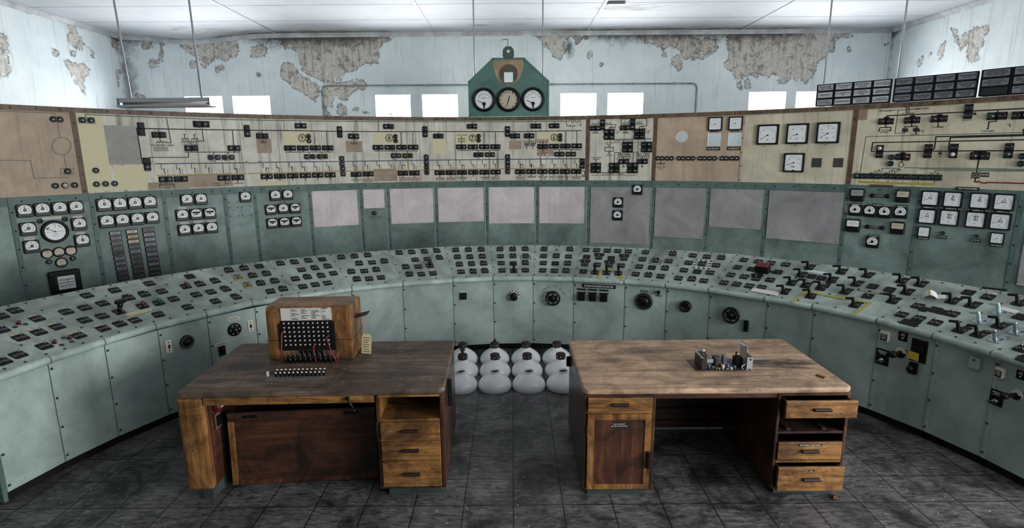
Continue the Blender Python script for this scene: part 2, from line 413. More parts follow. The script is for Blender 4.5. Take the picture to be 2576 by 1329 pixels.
def damps(Q): return .5*np.exp(-(ZC-.08-Q[:, 1])/.10) + .55*np.exp(-((Q[:, 0]-YB)/.28)**2)
wl = grid_wall('wall_left', sorted(set(rng(YF, 6, 1)) | set(rng(6, YB, .04))), vs, [], lambda u, v: (XL, u, v), lf, damps, wall_mat('peeling_wall_paint_left', 1))
wr = grid_wall('wall_right', sorted(set(rng(YF, 6, 1)) | set(rng(6, YB, .04)) | {-2.6, 1.4}), sorted(set(vs) | {.9, 3.5}), [(-2.6, 1.4, .9, 3.5)], lambda u, v: (XR, u, v), rt, damps, wall_mat('peeling_wall_paint_right', 1), True)
# ceiling: plaster boards with open joints under a dark void
k = NT('ceiling_board_paint'); P = k.pos(); n1 = k.noise(k.pos((1, 3.2, 1)), 2.2, 7, .7, .5); dm = k.n('ShaderNodeAttribute', attribute_name='damp').outputs['Fac']
col = k.mix(k.mask(k.noise(P, .8, 4, .6), .35, .7), (206, 208, 213), (186, 189, 196))
bl = k.math('ADD', dm, k.math('MULTIPLY', k.math('SUBTRACT', n1, .5), 1.5))
col = k.mix(k.math('MULTIPLY', k.mask(bl, .38, .6), .5), col, (142, 132, 120)); col = k.mix(k.math('MULTIPLY', k.mask(bl, .62, .95), .9), col, (46, 42, 40))
mc = k.out(col, .7, n1, .1, .01)
def dampc(Q):
    x, y = Q[:, 0]/QK, Q[:, 1]/QK; t = np.clip(1 - (10.2 - y)/.55, 0, 1)
    w = np.maximum(np.exp(-((x+3.6)/1.9)**4), np.exp(-((x-2.9)/2.6)**6)); w = np.maximum(w, .7*np.exp(-((x+5.9)/.9)**2))
    r = 1.0*t*w
    for cx, cy, rx, ry, a in ((1.75, 8.65, .75, .3, .66), (-.5, 9.68, .3, .13, .62), (.12, 9.63, .25, .1, .6), (3.5, 9.75, .3, .1, .45), (-3.4, 9.55, 1.3, .25, .4), (-5.2, 9.7, 1.2, .4, .45)):
        r = np.maximum(r, a*np.exp(-((x-cx)/rx)**2 - ((y-cy)/ry)**2))
    return r
ys = [YB, 9.262*QK, 8.345*QK, 7.42*QK, 6.5*QK, 5.58*QK, 4.66*QK, 3.2, 1.0, -1.0, -3.2]; pts, fs = [], []
for a, b in zip(ys[1:], ys[:-1]):
    xs = rng(XL, XR, .08 if a > 7.3 else .8); yy = rng(a + .007, b - .007, .05 if a > 7.3 else .6); o0 = len(pts)
    for y in yy: pts += [(x, y) for x in xs]
    n = len(xs); fs += [(o0+j*n+i, o0+(j+1)*n+i, o0+(j+1)*n+i+1, o0+j*n+i+1) for j in range(len(yy)-1) for i in range(n-1)]
Q = np.array(pts); zz = ZC + sag(Q[:, 0], Q[:, 1]); me = bpy.data.meshes.new('ceiling'); me.from_pydata([(x, y, z) for (x, y), z in zip(pts, zz)], [], fs); me.materials.append(mc)
a = me.attributes.new('damp', 'FLOAT', 'POINT'); a.data.foreach_set('value', dampc(Q).astype(np.float32))
o = put('ceiling', me); o['kind'] = 'structure'
def struct(name, mb, mats):
    o = put(name, mb.mesh(name, mats)); o['kind'] = 'structure'; return o
struct('ceiling_void', MB().box(XL-.3, XR+.3, YF-.3, YB+.3, ZC+.03, ZC+.1), plain('dark_void', (30, 30, 32), .9))
for i, x in enumerate((-4.62, -1.516, 1.528, 4.56)):
    m = MB().box(x-.022, x+.022, YF, YB-.8, ZC-.012, ZC+.004)
    m.add([(x+dx, y, ZC+float(sag(x, y))+dz) for y in (YB-.8, YB-.4, YB-.02) for dx, dz in ((-.022, -.012), (.022, -.012))], [(0,2,3,1),(2,4,5,3)])
    struct('trim_%d' % (i+1), m, M_['alu'] if i < 0 else plain('batten_paint', (188, 190, 196), .6))
# cornices: coved strip along the walls
mcor = painted('cornice_paint', (214, 217, 221), (120, 118, 116), 2.2, .7, .6)
prof = [(0, -.075), (.012, -.075), (.022, -.052), (.042, -.032), (.066, -.02), (.066, -.0), (0, 0)]
m = MB(); xs = rng(XL, XR, .15); n = len(prof)
m.add([(x, YB - a, ZC + b + float(sag(x, YB)) - .002) for x in xs for a, b in prof], [(i*n+j, i*n+j+1, (i+1)*n+j+1, (i+1)*n+j) for i in range(len(xs)-1) for j in range(n-1)], 0, False)
struct('trim_5', m, mcor)
for nm, x, sg in (('trim_6', XL, 1), ('trim_7', XR, -1)):
    m = MB(); m.add([(x + sg*a, y, ZC + b - .002) for y in (YF, 2, 6, 9, YB-.05) for a, b in prof], [(i*n+j, i*n+j+1, (i+1)*n+j+1, (i+1)*n+j) for i in range(4) for j in range(n-1)])
    struct(nm, m, mcor)
# floor: dark vinyl tiles
k = NT('floor_tiles'); P = k.pos()
mp = k.n('ShaderNodeMapping'); mp.inputs['Location'].default_value = (.003/.32, -3.186/.294, 0); mp.inputs['Scale'].default_value = (1/.32, 1/.294, 1)
k.l(k.n('ShaderNodeNewGeometry').outputs['Position'], mp.inputs['Vector'])
fr = k.n('ShaderNodeVectorMath', operation='FRACTION'); k.l(mp.outputs[0], fr.inputs[0])
sx = k.n('ShaderNodeSeparateXYZ'); k.l(fr.outputs[0], sx.inputs[0])
def edge(o_): return k.math('MINIMUM', o_, k.math('SUBTRACT', 1, o_))
ed = k.math('MINIMUM', edge(sx.outputs[0]), edge(sx.outputs[1])); jt = k.math('SUBTRACT', 1, k.mask(ed, .008, .02))
fl = k.n('ShaderNodeVectorMath', operation='FLOOR'); k.l(mp.outputs[0], fl.inputs[0]); wn = k.n('ShaderNodeTexWhiteNoise', noise_dimensions='3D'); k.l(fl.outputs[0], wn.inputs['Vector'])
n1 = k.noise(P, 2.3, 7, .7, .6); n2 = k.noise(k.pos((9, 30, 1)), 1.3, 5, .7, .8)
col = k.mix(k.mask(n2, .35, .75), (52, 51, 51), (136, 133, 131)); col = k.mix(k.math('MULTIPLY', k.mask(n1, .46, .62), .92), col, (24, 23, 23))
col = k.mix(k.math('MULTIPLY', wn.outputs[0], .3), col, (40, 40, 42)); col = k.mix(k.mask(k.noise(P, 60, 3, .6), .70, .73), col, (150, 150, 148))
col = k.mix(k.math('MULTIPLY', jt, .85), col, (14, 14, 15))
mf = k.out(col, k.math('ADD', .36, k.math('MULTIPLY', n1, .25)), k.math('SUBTRACT', n2, jt), .12, .004, spec=.35)
struct('floor', MB().box(XL-.2, XR+.2, YF-.2, YB+.3, -.1, 0), mf)
# rear wall behind the camera with a tall daylight opening
mw = plain('rear_wall_paint', (136, 148, 150), .7); m = MB()
OPEN = [(-5.6, -3.0, 1.0, 3.5), (-1.6, 1.0, 1.0, 3.5), (4.2, 7.2, 1.0, 3.5)]
xs = [XL, -5.6, -3.0, -1.6, 1.0, 4.2, 7.2, XR]
for i in range(7):
    if i != 5: m.box(xs[i], xs[i+1], YF-.2, YF, 0, ZC)
    else: m.box(xs[i], xs[i+1], YF-.2, YF, 0, 1.0); m.box(xs[i], xs[i+1], YF-.2, YF, 3.5, ZC)
struct('wall_front', m, mw)
# window reveals, frames and panes in the back wall
mrev = painted('reveal_paint', (206, 214, 220), (160, 166, 170), 2, .5); mfr = plain('window_frame_paint', (196, 202, 206), .5)
g = NT('window_pane_glass'); tr = g.n('ShaderNodeBsdfTransparent'); gl = g.n('ShaderNodeBsdfGlossy', i_Roughness=.05); mx = g.n('ShaderNodeMixShader', i_Fac=.08)
g.l(tr.outputs[0], mx.inputs[1]); g.l(gl.outputs[0], mx.inputs[2]); g.l(mx.outputs[0], g.t.nodes['Material Output'].inputs[0]); M_['pane'] = g.m
for i, (a, b) in enumerate(WINX):
    D = .26; m = MB()
    m.box(a-.03, a, YB+.003, YB+D, WZ0-.03, WZ1+.03); m.box(b, b+.03, YB+.003, YB+D, WZ0-.03, WZ1+.03); m.box(a, b, YB+.003, YB+D, WZ1, WZ1+.03); m.box(a, b, YB+.003, YB+D, WZ0-.03, WZ0)
    r = struct('window_%d' % (i+1), m, mrev)
    f = MB(); w = .014
    for q in ((a, a+w, WZ0, WZ1), (b-w, b, WZ0, WZ1), (a+w, b-w, WZ1-w, WZ1), (a+w, b-w, WZ0, WZ0+w)): f.box(q[0], q[1], YB+.14, YB+.18, q[2], q[3])
    if i == 2: f.box(a+.04, a+.30, YB+.13, YB+.145, 3.03, 3.047); f.box(a+.28, a+.297, YB+.13, YB+.145, 2.75, 3.047)
    part('window_frame', f, mfr, r, I4)
    part('window_pane', MB().box(a+w, b-w, YB+.155, YB+.160, WZ0+w, WZ1-w), M_['pane'], r, I4)
# conduit run on the back wall
def bend(pts, r=.07, k=5):
    out = [Vector(pts[0])]
    for a, b, c in zip(pts[:-2], pts[1:-1], pts[2:]):
        a, b, c = Vector(a), Vector(b), Vector(c); p = b + (a-b).normalized()*r; q = b + (c-b).normalized()*r
        out += [p.lerp(b, t).lerp(b.lerp(q, t), t) for t in [i/k for i in range(k+1)]]
    return out + [Vector(pts[-1])]
t = thing('conduit_pipe', 'thin painted conduit run framing the back wall above the windows behind the clock panel', 'pipe', (0, YB, 3.58))
m = MB(); m.tube(bend([(-3.80, YB-.02, .01), (-3.80, YB-.02, 3.59), (3.76, YB-.02, 3.58), (3.76, YB-.02, .01)], .1), .014)
part('pipe', m, M_['conduit'], t)
for x in rng(-3.3, 3.3, .82):
    part('pipe_clip', MB().box(x-.012, x+.012, YB-.04, YB-.002, 3.563, 3.607), M_['conduit'], t)
t = thing('ceiling_cable', 'thin grey cable dropping from the cornice to the top lug of the clock panel', 'cable', (-.04, YB-.05, 4.4))
part('cable', MB().tube([(-.14, YB-.03, 4.44), (-.06, YB-.06, 4.44), (-.048, YB-.2, 4.40), (-.042, 10.4, 4.12), (-.034, 9.4, 3.88), (-.03, 9.06, 3.80)], .007), M_['conduit'], t)
t = tag(put('junction_box', MB().box(.62, .76, YB-.05, YB-.001, 2.98, 3.12).mesh('junction_box', M_['conduit'])), 'small pale junction box on the back wall beside the clock panel', 'box')
t2 = tag(put('ceiling_fitting', MB().box(1.56, 1.84, 9.44, 9.54, ZC-.04, ZC-.002).mesh('ceiling_fitting', M_['steel'])), 'small grey metal fitting on a ceiling batten', 'fitting')
# hanging fluorescent lights
def lamp(x0, x1, rods, y, z, label):
    t = thing('pendant_light', label, 'light', ((x0+x1)/2, y, z))
    m = MB(); m.prism([(-.055, 0), (.055, 0), (.05, .05), (-.05, .05)], 0, x1-x0, 0, T(x0, y, z+.045) @ Matrix(((0,0,1,0),(1,0,0,0),(0,1,0,0),(0,0,0,1))))
    part('housing', m, M_['rod'], t)
    m = MB(); m.tube([(x0+.03, y, z+.025), (x1-.03, y, z+.025)], .019, 0, 12); part('fluorescent_tube', m, M_['lens_white'], t)
    m = MB(); m.add([(x, y+dy, z+dz) for x in (x0, x1) for dy, dz in ((-.085, -.012), (-.03, -.02), (.03, -.02), (.085, -.012))], [(0,4,5,1),(1,5,6,2),(2,6,7,3)]); m.box(x0, x1, y-.09, y-.084, z-.012, z+.01); m.box(x0, x1, y+.084, y+.09, z-.012, z+.01)
    part('reflector', m, M_['rod'], t)
    for x in (x0, x1): part('end_cap', MB().box(x-.006, x+.006, y-.06, y+.06, z-.005, z+.095), M_['steel'], t)
    for xb, xt in rods: part('suspension_rod', MB().tube([(xb, y, z+.095), (xt, y, ZC)], .012), M_['rod'], t)
lamp(-4.90, -3.76, [(-4.765, -4.825), (-3.876, -3.905)], 7.2, 2.845, 'grey fluorescent light hanging on two rods over the mimic board with the earthing transformer diagram')
# ================================================================ curved instrument wall
WCX, WCY, WR = -.113, 2.5265, 6.599
ZT, ZBASE = 2.80, 1.79          # board top (under the trim) and green rail top
def wcyl(x, y, R=WR):
    d = ray(x, y); ox, oy = -WCX, -WCY
    a = d.x*d.x + d.y*d.y; b = d.x*ox + d.y*oy; c = ox*ox + oy*oy - R*R
    t = (-b + sqrt(b*b - a*c))/a; p = EYE + d*t
    return atan2(p.x - WCX, p.y - WCY), p.z
def wpt(ph, z, off=0.0):
    r = WR - off; return Vector((WCX + r*sin(ph), WCY + r*cos(ph), z))
def wfr(ph, z, off=0.0):
    return frame(wpt(ph, z, off), (cos(ph), -sin(ph), 0), (0, 0, 1), (-sin(ph), -cos(ph), 0))
def wplace(cx, cy, w, h):
    """pixel box on the wall -> (phi, z, width, height) in metres"""
    ph, z = wcyl(cx, cy); a, _ = wcyl(cx - w/2, cy); b, _ = wcyl(cx + w/2, cy); _, t = wcyl(cx, cy - h/2); _, q = wcyl(cx, cy + h/2)
    return ph, z, (b - a)*WR, t - q
def sheet(m, p0, p1, z0, z1, off, th, mi=0, st=.05, ch=0):
    """curved plate between two angles; th thick, its face off in front of the wall line"""
    n = max(1, int(abs(p1-p0)*WR/st)); ps = [p0 + (p1-p0)*i/n for i in range(n+1)]
    pts = [wpt(p, z, o) for p in ps for z, o in ((z0, off), (z1, off), (z1, off-th), (z0, off-th))]
    fs = []
    for i in range(n):
        for j in range(4): fs.append((i*4+j, i*4+(j+1) % 4, i*4+4+(j+1) % 4, i*4+4+j))
    fs += [(0,3,2,1), (n*4, n*4+1, n*4+2, n*4+3)]
    m.add(pts, [f[::-1] for f in fs]); m.m[-len(fs):] = [mi]*len(fs)
    return m
def bolts(m, pts, off, r=.011):
    for ph, z in pts: m.lathe([(r, 0), (r*.9, r*.45), (r*.4, r*.7), (0.0001, r*.75)], 0, wfr(ph, z, off), 8)
# ---- shared meshes (unit size: 1 wide, 1 high)
def ticks(m, a0, a1, n, r0, r1, w, mi, z, M=I4, major=5, r2=None):
    for i in range(n+1):
        a = radians(a0 + (a1-a0)*i/n); q = r2 if (r2 and i % major == 0) else r1
        m.seg(r0*cos(a), r0*sin(a), q*cos(a), q*sin(a), w, z, mi, M)
def chord_disc(r, ycut, n=40):
    a0 = math.asin(max(-1, ycut/r)); return [(r*cos(a), r*sin(a)) for a in [a0 + (pi - 2*a0)*i/n for i in range(n+1)]]
_mesh = {}
def shared(key, fn):
    if key not in _mesh: _mesh[key] = fn()
    return _mesh[key]
def g_body():
    m = MB(); m.rbox(1, 1, .1, 0, .16, 0, None, .05); m.rbox(.9, .9, .12, .16, .2, 0, None, .02)
    for x in (-.41, .41):
        for y in (-.41, .41): m.cyl(.03, .2, .215, 1, T(x, y, 0), 8)
    return m.mesh('gauge', [M_['black'], M_['screw']])
def g_dial(var):
    m = MB(); D = T(0, .06, 0)
    m.prism(chord_disc(.40, -.27), .19, .213, 0, D, 0, False, False)
    m.arc(.27, .285, 214, -34, .2145, 1, D, 30); ticks(m, 214, -34, 20, .28, .315, .010, 1, .2145, D, 5, .345)
    rr = random.Random(var)
    for i in range(5):
        a = radians(205 - 57*i); m.quad(-.035, .035, -.014, .014, .2145, 1, D @ T(.225*cos(a), .225*sin(a), 0) @ RZ(a - pi/2 if var % 2 else 0))
    m.quad(-.10, .10, .125, .145, .2145, 1, D); m.quad(-.06, .06, .095, .108, .2145, 1, D); m.quad(-.05, .05, .32, .35, .2145, 1, D)
    return m.mesh('dial', [M_['dial'], M_['ink']])
def g_needle():
    m = MB(); m.cyl(.115, .2146, .235, 0, None, 20); m.add([(.05, -.022, .238), (.36, -.004, .238), (.36, .004, .238), (.05, .022, .238)], [(0,1,2,3)]); m.cyl(.03, .235, .245, 1, None, 10)
    return m.mesh('needle', [M_['black'], M_['steel']])
def g_bar():
    return MB().box(-.3, .3, .10, .24, .216, .222).mesh('masking_strip', M_['blackm'])
def sq_gauge(par, M, ang=215, bar=False, label=None, var=0):
    g = put('gauge', shared('gb', g_body), par, M, label)
    put('dial', shared('gd%d' % (var % 3), lambda: g_dial(var % 3)), g, M)
    put('needle', shared('gn', g_needle), g, M @ T(0, .06, 0) @ RZ(radians(ang)))
    if bar: put('masking_strip', shared('gbar', g_bar), g, M)
    return g
def b_body():
    m = MB(); m.prism(rrect(1, 1, .03, 2), 0, .10, 0, None, .02)
    o, i = rrect(1, 1, .03, 2), rrect(.82, .82, .05, 2); n = len(o)
    m.add([(x, y, .10) for x, y in o] + [(x, y, .14) for x, y in [(a*.96, b*.96) for a, b in o]] + [(x*1.04, y*1.04, .14) for x, y in i] + [(x, y, .105) for x, y in i],
          [(k*n+j, k*n+(j+1) % n, (k+1)*n+(j+1) % n, (k+1)*n+j) for k in range(3) for j in range(n)])
    return m.mesh('gauge', M_['black'])
def b_dial(kind):
    m = MB(); m.prism(rrect(.82, .82, .05, 2), .09, .106, 0)
    z = .1085
    if kind in ('kV', 'kVc'):
        ticks(m, 215, -35, 40, .34, .37, .006, 1, z, T(0, -.03, 0), 10, .39)
        for s, a in (('30', 215), ('32', 130 if kind == 'kV' else 145), ('34', 50), ('36', -35)):
            m.text(s, .07, .05, T(.31*cos(radians(a)), -.03+.31*sin(radians(a)), 0), 1, z)
        m.text('kV', .10, .07, T(0, -.25, 0), 1, z); m.quad(-.15, .15, -.365, -.36, z, 1)
        if kind == 'kVc':
            for x, y in ((-.2, .0), (.02, .2), (.2, .02)): m.arc(.03, .038, 0, 360, z, 1, T(x, y, 0), 12)
            m.text('33', .07, .05, T(0, .31, 0), 1, z)
    elif kind == 'Hz':
        ticks(m, 200, -20, 20, .31, .36, .008, 1, z, I4, 5, .38)
        for s, a in (('48', 195), ('49', 140), ('50', 90), ('51', 40), ('52', -10)): m.text(s, .07, .045, T(.26*cos(radians(a)), .26*sin(radians(a)), 0), 1, z)
        m.text('Hz', .17, .10, T(-.02, -.2, 0), 1, z); m.arc(.025, .035, 0, 360, z, 1, T(-.34, -.35, 0), 12); m.prism([(-.07, -.41), (.07, -.41), (.03, -.37), (-.03, -.37)], .106, .11, 1)
    elif kind == 'plain':
        for a in (205, 160, 115, 65, 20, -25): m.quad(-.02, .02, -.012, .012, z, 1, T(.3*cos(radians(a)), .3*sin(radians(a)), 0))
        m.text('kV', .07, .05, T(0, -.22, 0), 2, z); m.quad(-.2, .2, .3, .306, z, 2)
    else:
        ticks(m, 205, -25, 24, .28, .34, .010, 1, z, I4, 4, .37); m.text(kind.strip(), .10 if len(kind) < 4 else .26, .09, T(.03, .19, 0), 1, z)
        m.arc(.10, .125, -60, 180, z, 1, I4, 20)
        m.quad(-.22, .22, -.33, -.325, z, 1); m.quad(-.02, .02, -.24, -.2, z, 1)
    return m.mesh('dial', [M_['dial'], M_['ink'], M_['ink_grey']])
def b_needle():
    m = MB(); m.cyl(.035, .109, .125, 0, None, 14); m.add([(-.06, -.010, .12), (.36, -.004, .12), (.36, .004, .12), (-.06, .010, .12)], [(0,1,2,3)])
    return m.mesh('needle', M_['black'])
def big_gauge(par, M, kind, ang, label=None):
    g = put('gauge', shared('bb', b_body), par, M, label)
    put('dial', shared('bd' + kind, lambda: b_dial(kind)), g, M)
    put('needle', shared('bn', b_needle), g, M @ T(0, -.03 if kind in ('kV', 'kVc') else 0, 0) @ RZ(radians(ang)))
    return g
def r_body():
    m = MB(); m.lathe([(.5, 0), (.5, .08), (.47, .13), (.43, .14), (.385, .12), (.38, .05)], 0, None, 36); return m.mesh('gauge', M_['black'])
def r_dial(kind):
    m = MB(); m.cyl(.385, .03, .05, 0, None, 36); z = .053
    if kind == 'sync':
        m.text('SLOW', .18, .05, T(-.22, .18, 0) @ RZ(.7), 1, z); m.text('FAST', .18, .05, T(.2, .2, 0) @ RZ(-.7), 1, z)
        m.arc(.03, .04, 0, 360, z, 1, T(.02, .31, 0), 12); m.seg(.02, .27, .02, .16, .014, z, 1); m.quad(-.38, .38, -.01, .0, z, 1)
        m.text('SYNCHROSCOPE', .26, .025, T(0, -.2, 0), 1, z); m.quad(-.1, .1, -.12, -.105, z, 1)
    elif kind == 'mw':
        ticks(m, 155, 25, 20, .27, .30, .008, 1, z, T(0, -.05, 0), 4, .32); m.arc(.268, .274, 155, 25, z, 1, T(0, -.05, 0))
        for i in range(6): m.text(str(20*i), .06, .035, T(.36*cos(radians(152-25*i))*.98, -.05+.36*sin(radians(152-25*i)), 0) @ S(.9), 1, z)
        m.text('MEGAWATTS', .22, .035, T(0, .07, 0), 1, z)
    elif kind == 'fr':
        m.arc(.27, .275, 155, 25, z, 1, T(0, -.05, 0)); ticks(m, 155, 25, 12, .27, .29, .006, 1, z, T(0, -.05, 0))
        for i in range(6): m.quad(-.02, .02, -.012, .012, z, 1, T(.32*cos(radians(152-25*i)), -.05+.32*sin(radians(152-25*i)), 0))
        m.text('FREQUENCY', .22, .03, T(0, .07, 0), 1, z); m.quad(-.09, .09, .3, .315, z, 2)
    elif kind == 'clock':
        for i in range(1, 13):
            a = radians(90-30*i); m.text(str(i), .05*len(str(i)), .08, T(.32*cos(a), .32*sin(a), 0), 1, z)
    else:
        m.arc(.25, .26, 150, 30, z, 1, T(0, -.1, 0)); ticks(m, 150, 30, 10, .25, .3, .012, 1, z, T(0, -.1, 0)); m.quad(-.12, .12, .02, .04, z, 1)
        m.prism(chord_disc(.36, .26), .05, .06, 1) if kind == 'top' else m.prism([(x, -y) for x, y in chord_disc(.36, .24)][::-1], .05, .06, 1)
    return m.mesh('dial', [M_['dial_cream'] if kind in ('clock', 'top', 'bot') else M_['dial'], M_['ink'], M_['ink_grey']])
def round_gauge(par, M, kind, needle=None, label=None):
    g = put('gauge', shared('rb', r_body), par, M, label); put('dial', shared('rd' + kind, lambda: r_dial(kind)), g, M)
    if needle: part('needle', needle, M_['black'], g, M)
    return g
def p_gauge(par, M, mat, label=None):
    """square moving-coil meter with a window in its upper half"""
    def body():
        m = MB(); m.rbox(1, 1, .1, 0, .2, 0, None, .05); m.rbox(.88, .34, .06, .2, .23, 0, T(0, -.27, 0), .02); return m.mesh('gauge', M_['black'])
    def face():
        m = MB(); m.rbox(.82, .46, .05, .2, .215, 0, T(0, .18, 0)); m.arc(.36, .372, 140, 40, .217, 1, T(0, -.1, 0)); ticks(m, 140, 40, 16, .36, .40, .008, 1, .217, T(0, -.1, 0), 4, .42)
        m.seg(0, .0, -.24, .26, .008, .217, 1); m.quad(-.12, .12, .12, .135, .217, 1); return m.mesh('dial', [mat, M_['ink']])
    g = put('gauge', shared('pb', body), par, M, label); put('dial', shared('pf' + mat.name, face), g, M); return g
def nameplate(par, M, w, h, txt=None, dark=True, name='nameplate', lines=1):
    m = MB(); m.cbox(w, h, .003, 0)
    if txt: m.text(txt, w*.86, h*(.5 if lines == 1 else .8), I4, 1, .0036)
    return part(name, m, [M_['blackm'], M_['ink_white']] if dark else [M_['ivory'], M_['ink']], par, M)
def sq(px, py, w, h=None, off=.012):
    """frame scaled uniformly for a square front w pixels wide"""
    ph, z, a, b = wplace(px, py, w, w); return wfr(ph, z, off) @ S((a+b)/2)
# ---- panels
seam_px = [12, 219, 404, 558, 634, 773, 903, 971, 1092, 1220, 1347.5, 1477, 1640, 1778, 1925.6, 2126, 2310, 2567]
SE = [wcyl(x, 480)[0] for x in seam_px]
SE = [SE[0] - .16] + SE + [SE[-1] + .17]
plabel = ['plain teal steel panel beyond the panel with the round synchroscope dial', 'teal instrument panel with the large round synchroscope dial and black chart meter',
 'teal instrument panel with two rows of four gauges above three columns of black legend blocks', 'teal instrument panel with eight square gauges beside the legend block columns',
 'narrow teal panel with three blanked square openings and one gauge', 'teal instrument panel with eight gauges, most masked by black strips',
 'teal panel covered by a wide pinkish sheet next to the panel with strip-masked gauges', 'narrow teal panel with a short pinkish sheet above a small red lamp',
 'teal panel with pinkish sheet, next after the narrow red lamp panel', 'teal panel with pinkish sheet, second after the narrow red lamp panel',
 'teal panel with pinkish sheet, third after the narrow red lamp panel', 'teal panel with pinkish sheet, beside the grey sheet carrying three gauges',
 'teal panel under a tall grey sheet carrying three small black gauges', 'teal panel with a bare grey sheet directly beside the sheet with three gauges',
 'teal panel with the shortest bare grey sheet', 'teal panel with the widest bare grey sheet beside the dark meter panel',
 'teal instrument panel with rectangular meters, round gauges and paired selector knobs', 'teal instrument panel with eight large square white gauges',
 'teal panel with grey sheet beyond the eight large square gauges']
PAN = []
for i in range(len(SE)-1):
    a, b = SE[i], SE[i+1]; mid = (a+b)/2
    t = thing('instrument_panel', plabel[i], 'instrument panel', wpt(mid, 0), 'curved wall of instrument panels'); PAN.append(t)
    part('panel_sheet', sheet(MB(), a+.0006, b-.0006, 0, ZBASE-.10, 0, .03), M_['teal_panel'], t)
    m = MB(); w = (b-a)*WR; bolts(m, [(a + (b-a)*(j+.5)/max(2, round(w/.26)), ZBASE-.05) for j in range(max(2, round(w/.26)))], .0115)
    part('top_rail', sheet(MB(), a+.0003, b-.0003, ZBASE-.10, ZBASE, .012, .04).merge(m, 1), [M_['strip'], M_['screw']], t)
    m = MB(); bolts(m, [(a+.004, ZBASE-.17-.21*j) for j in range(6)], .0045)
    part('cover_strip', sheet(MB(), a+.0005, a+.0075, .02, ZBASE-.101, .005, .006).merge(m, 1), [M_['strip'], M_['screw']], t)
# sheets over openings: (panel index, pixel corners on top, bottom y, material, stand-off)
for i, x0, x1, y0, y1, mt, o in ((6, 782, 900, 470, 569, 'pink', .006), (7, 910, 967, 467, 524, 'pink', .006), (8, 977, 1090, 465, 562, 'pink', .006), (9, 1098, 1217, 462, 558, 'pink', .006),
        (10, 1226, 1344, 459, 562, 'pink', .006), (11, 1351, 1470, 458, 562, 'pink', .006), (12, 1479, 1634, 459, 613, 'grey', .016), (13, 1643, 1772, 460, 598, 'grey', .016),
        (14, 1780, 1918, 462, 574, 'grey', .016), (15, 1928, 2118, 465, 607, 'grey', .016), (18, 2578, 2660, 482, 726, 'grey', .016)):
    a, b = wcyl(x0, (y0+y1)/2)[0], wcyl(x1, (y0+y1)/2)[0]; zt, zb = ZBASE-.106, wcyl((x0+x1)/2, y1)[1]
    m = MB(); aa = max(a, SE[i]+.009); bolts(m, [(aa + (b-aa)*u, zb + (zt-zb)*v) for u, v in ((.03,.04),(.97,.04),(.5,.03),(.03,.96),(.97,.96),(.5,.97),(.02,.5),(.98,.5))], o-.0005, .006)
    part('blanking_sheet', sheet(MB(), aa, b, zb, zt, o, o-.001).merge(m, 1), [M_[mt], M_['screw']], PAN[i])
# gauges by pixel
zA = zoomed(0, 470, 4.583); zB = zoomed(400, 450, 4.583)
P1, P2, P3, P4, P5 = PAN[1:6]
for x, y, w, an in ((275,278,170,92),(480,262,170,100),(680,248,165,215),(870,235,160,215),(317,487,175,215),(357,690,170,215),(907,430,160,215),(943,620,160,92)):
    sq_gauge(P1, sq(*zA(x, y), w/4.583), an, var=x)
for x, y, w, tx in ((595,360,225,'No 10 SYNCHROSCOPE'),(890,348,108,'MAIN STATION'),(337,600,118,'STATION MTR'),(922,540,108,'MAIN BOOSTER')):
    px, py = zA(x, y); ph, z, a, b = wplace(px, py, w/4.583, 24/4.583); nameplate(P1, wfr(ph, z, .008), a, .028, tx, False)
nd = MB(); nd.add([(-.05,-.012,.06),(.30,-.01,.06),(.30,.01,.06),(-.05,.012,.06)], [(0,1,2,3)], 0, False, RZ(radians(148))); nd.prism([(.26,-.05),(.36,0),(.26,.05)], .056, .062, 0, RZ(radians(148))); nd.cyl(.03, .053, .07)
round_gauge(P1, sq(*zA(628, 515), 292/4.583), 'sync', nd, 'large round synchroscope with white face')
for x, y, kd in ((540,772,'top'),(678,752,'bot'),(813,735,'top'),(705,873,'bot')): round_gauge(P1, sq(*zA(x, y), 132/4.583), kd)
def lamp_mesh(key, lens): 
    def f():
        m = MB(); m.lathe([(.5, 0), (.5, .25), (.44, .38), (.36, .40), (.30, .30)], 0, None, 20); m.lathe([(.30, .30), (.26, .345), (.17, .35)], 0, None, 18); m.lathe([(.17, .35), (.12, .33), (.07, .27), (.0001, .26)], 1, None, 14)
        if lens == 'lens_white' or lens in ('lens_red', 'lens_green'): m.lathe([(.36, .36), (.28, .5), (.15, .58), (.0001, .6)], 1, None, 18)
        return m.mesh('indicator_lamp', [M_['ring'], M_[lens]])
    return shared('lamp' + lens, f)
def lamp1(par, M, lens='lens', name='indicator_lamp', label=None): return put(name, lamp_mesh('', lens), par, M, label)
for x, y, l in ((458,397,'lens_dark'),(745,375,'lens_dark')): lamp1(P1, sq(*zA(x, y), 62/4.583), l)
for x, y in ((560,865),(835,825)): lamp1(P1, sq(*zA(x, y), 62/4.583), 'lens')
px, py = zA(745, 1092); ph, z, a, b = wplace(px, py, 370/4.583, 270/4.583); Mq = wfr(ph, z, .005)
m = MB(); m.rbox(a, b, .02, 0, .06, 0, None, .012); m.rbox(a*.8, b*.74, .015, .06, .075, 0, None, .006); mt = part('chart_meter', m, [M_['black']], P1, Mq, 'large black chart meter with two scales')
m = MB(); m.rbox(a*.54, b*.56, .004, .075, .078)
for s in (1, -1):
    for j in range(21): x = -a*.23 + a*.46*j/20; m.quad(x-.001, x+.001, s*b*.10 if s > 0 else -b*.18, b*.18 if s > 0 else -b*.10, .079, 1)
    m.quad(-a*.24, a*.24, s*b*.10-.0015, s*b*.10+.0015, .079, 1)
m.quad(-a*.26, a*.26, -.004, .003, .0795, 1); part('dial', m, [M_['dial'], M_['ink']], mt, Mq)
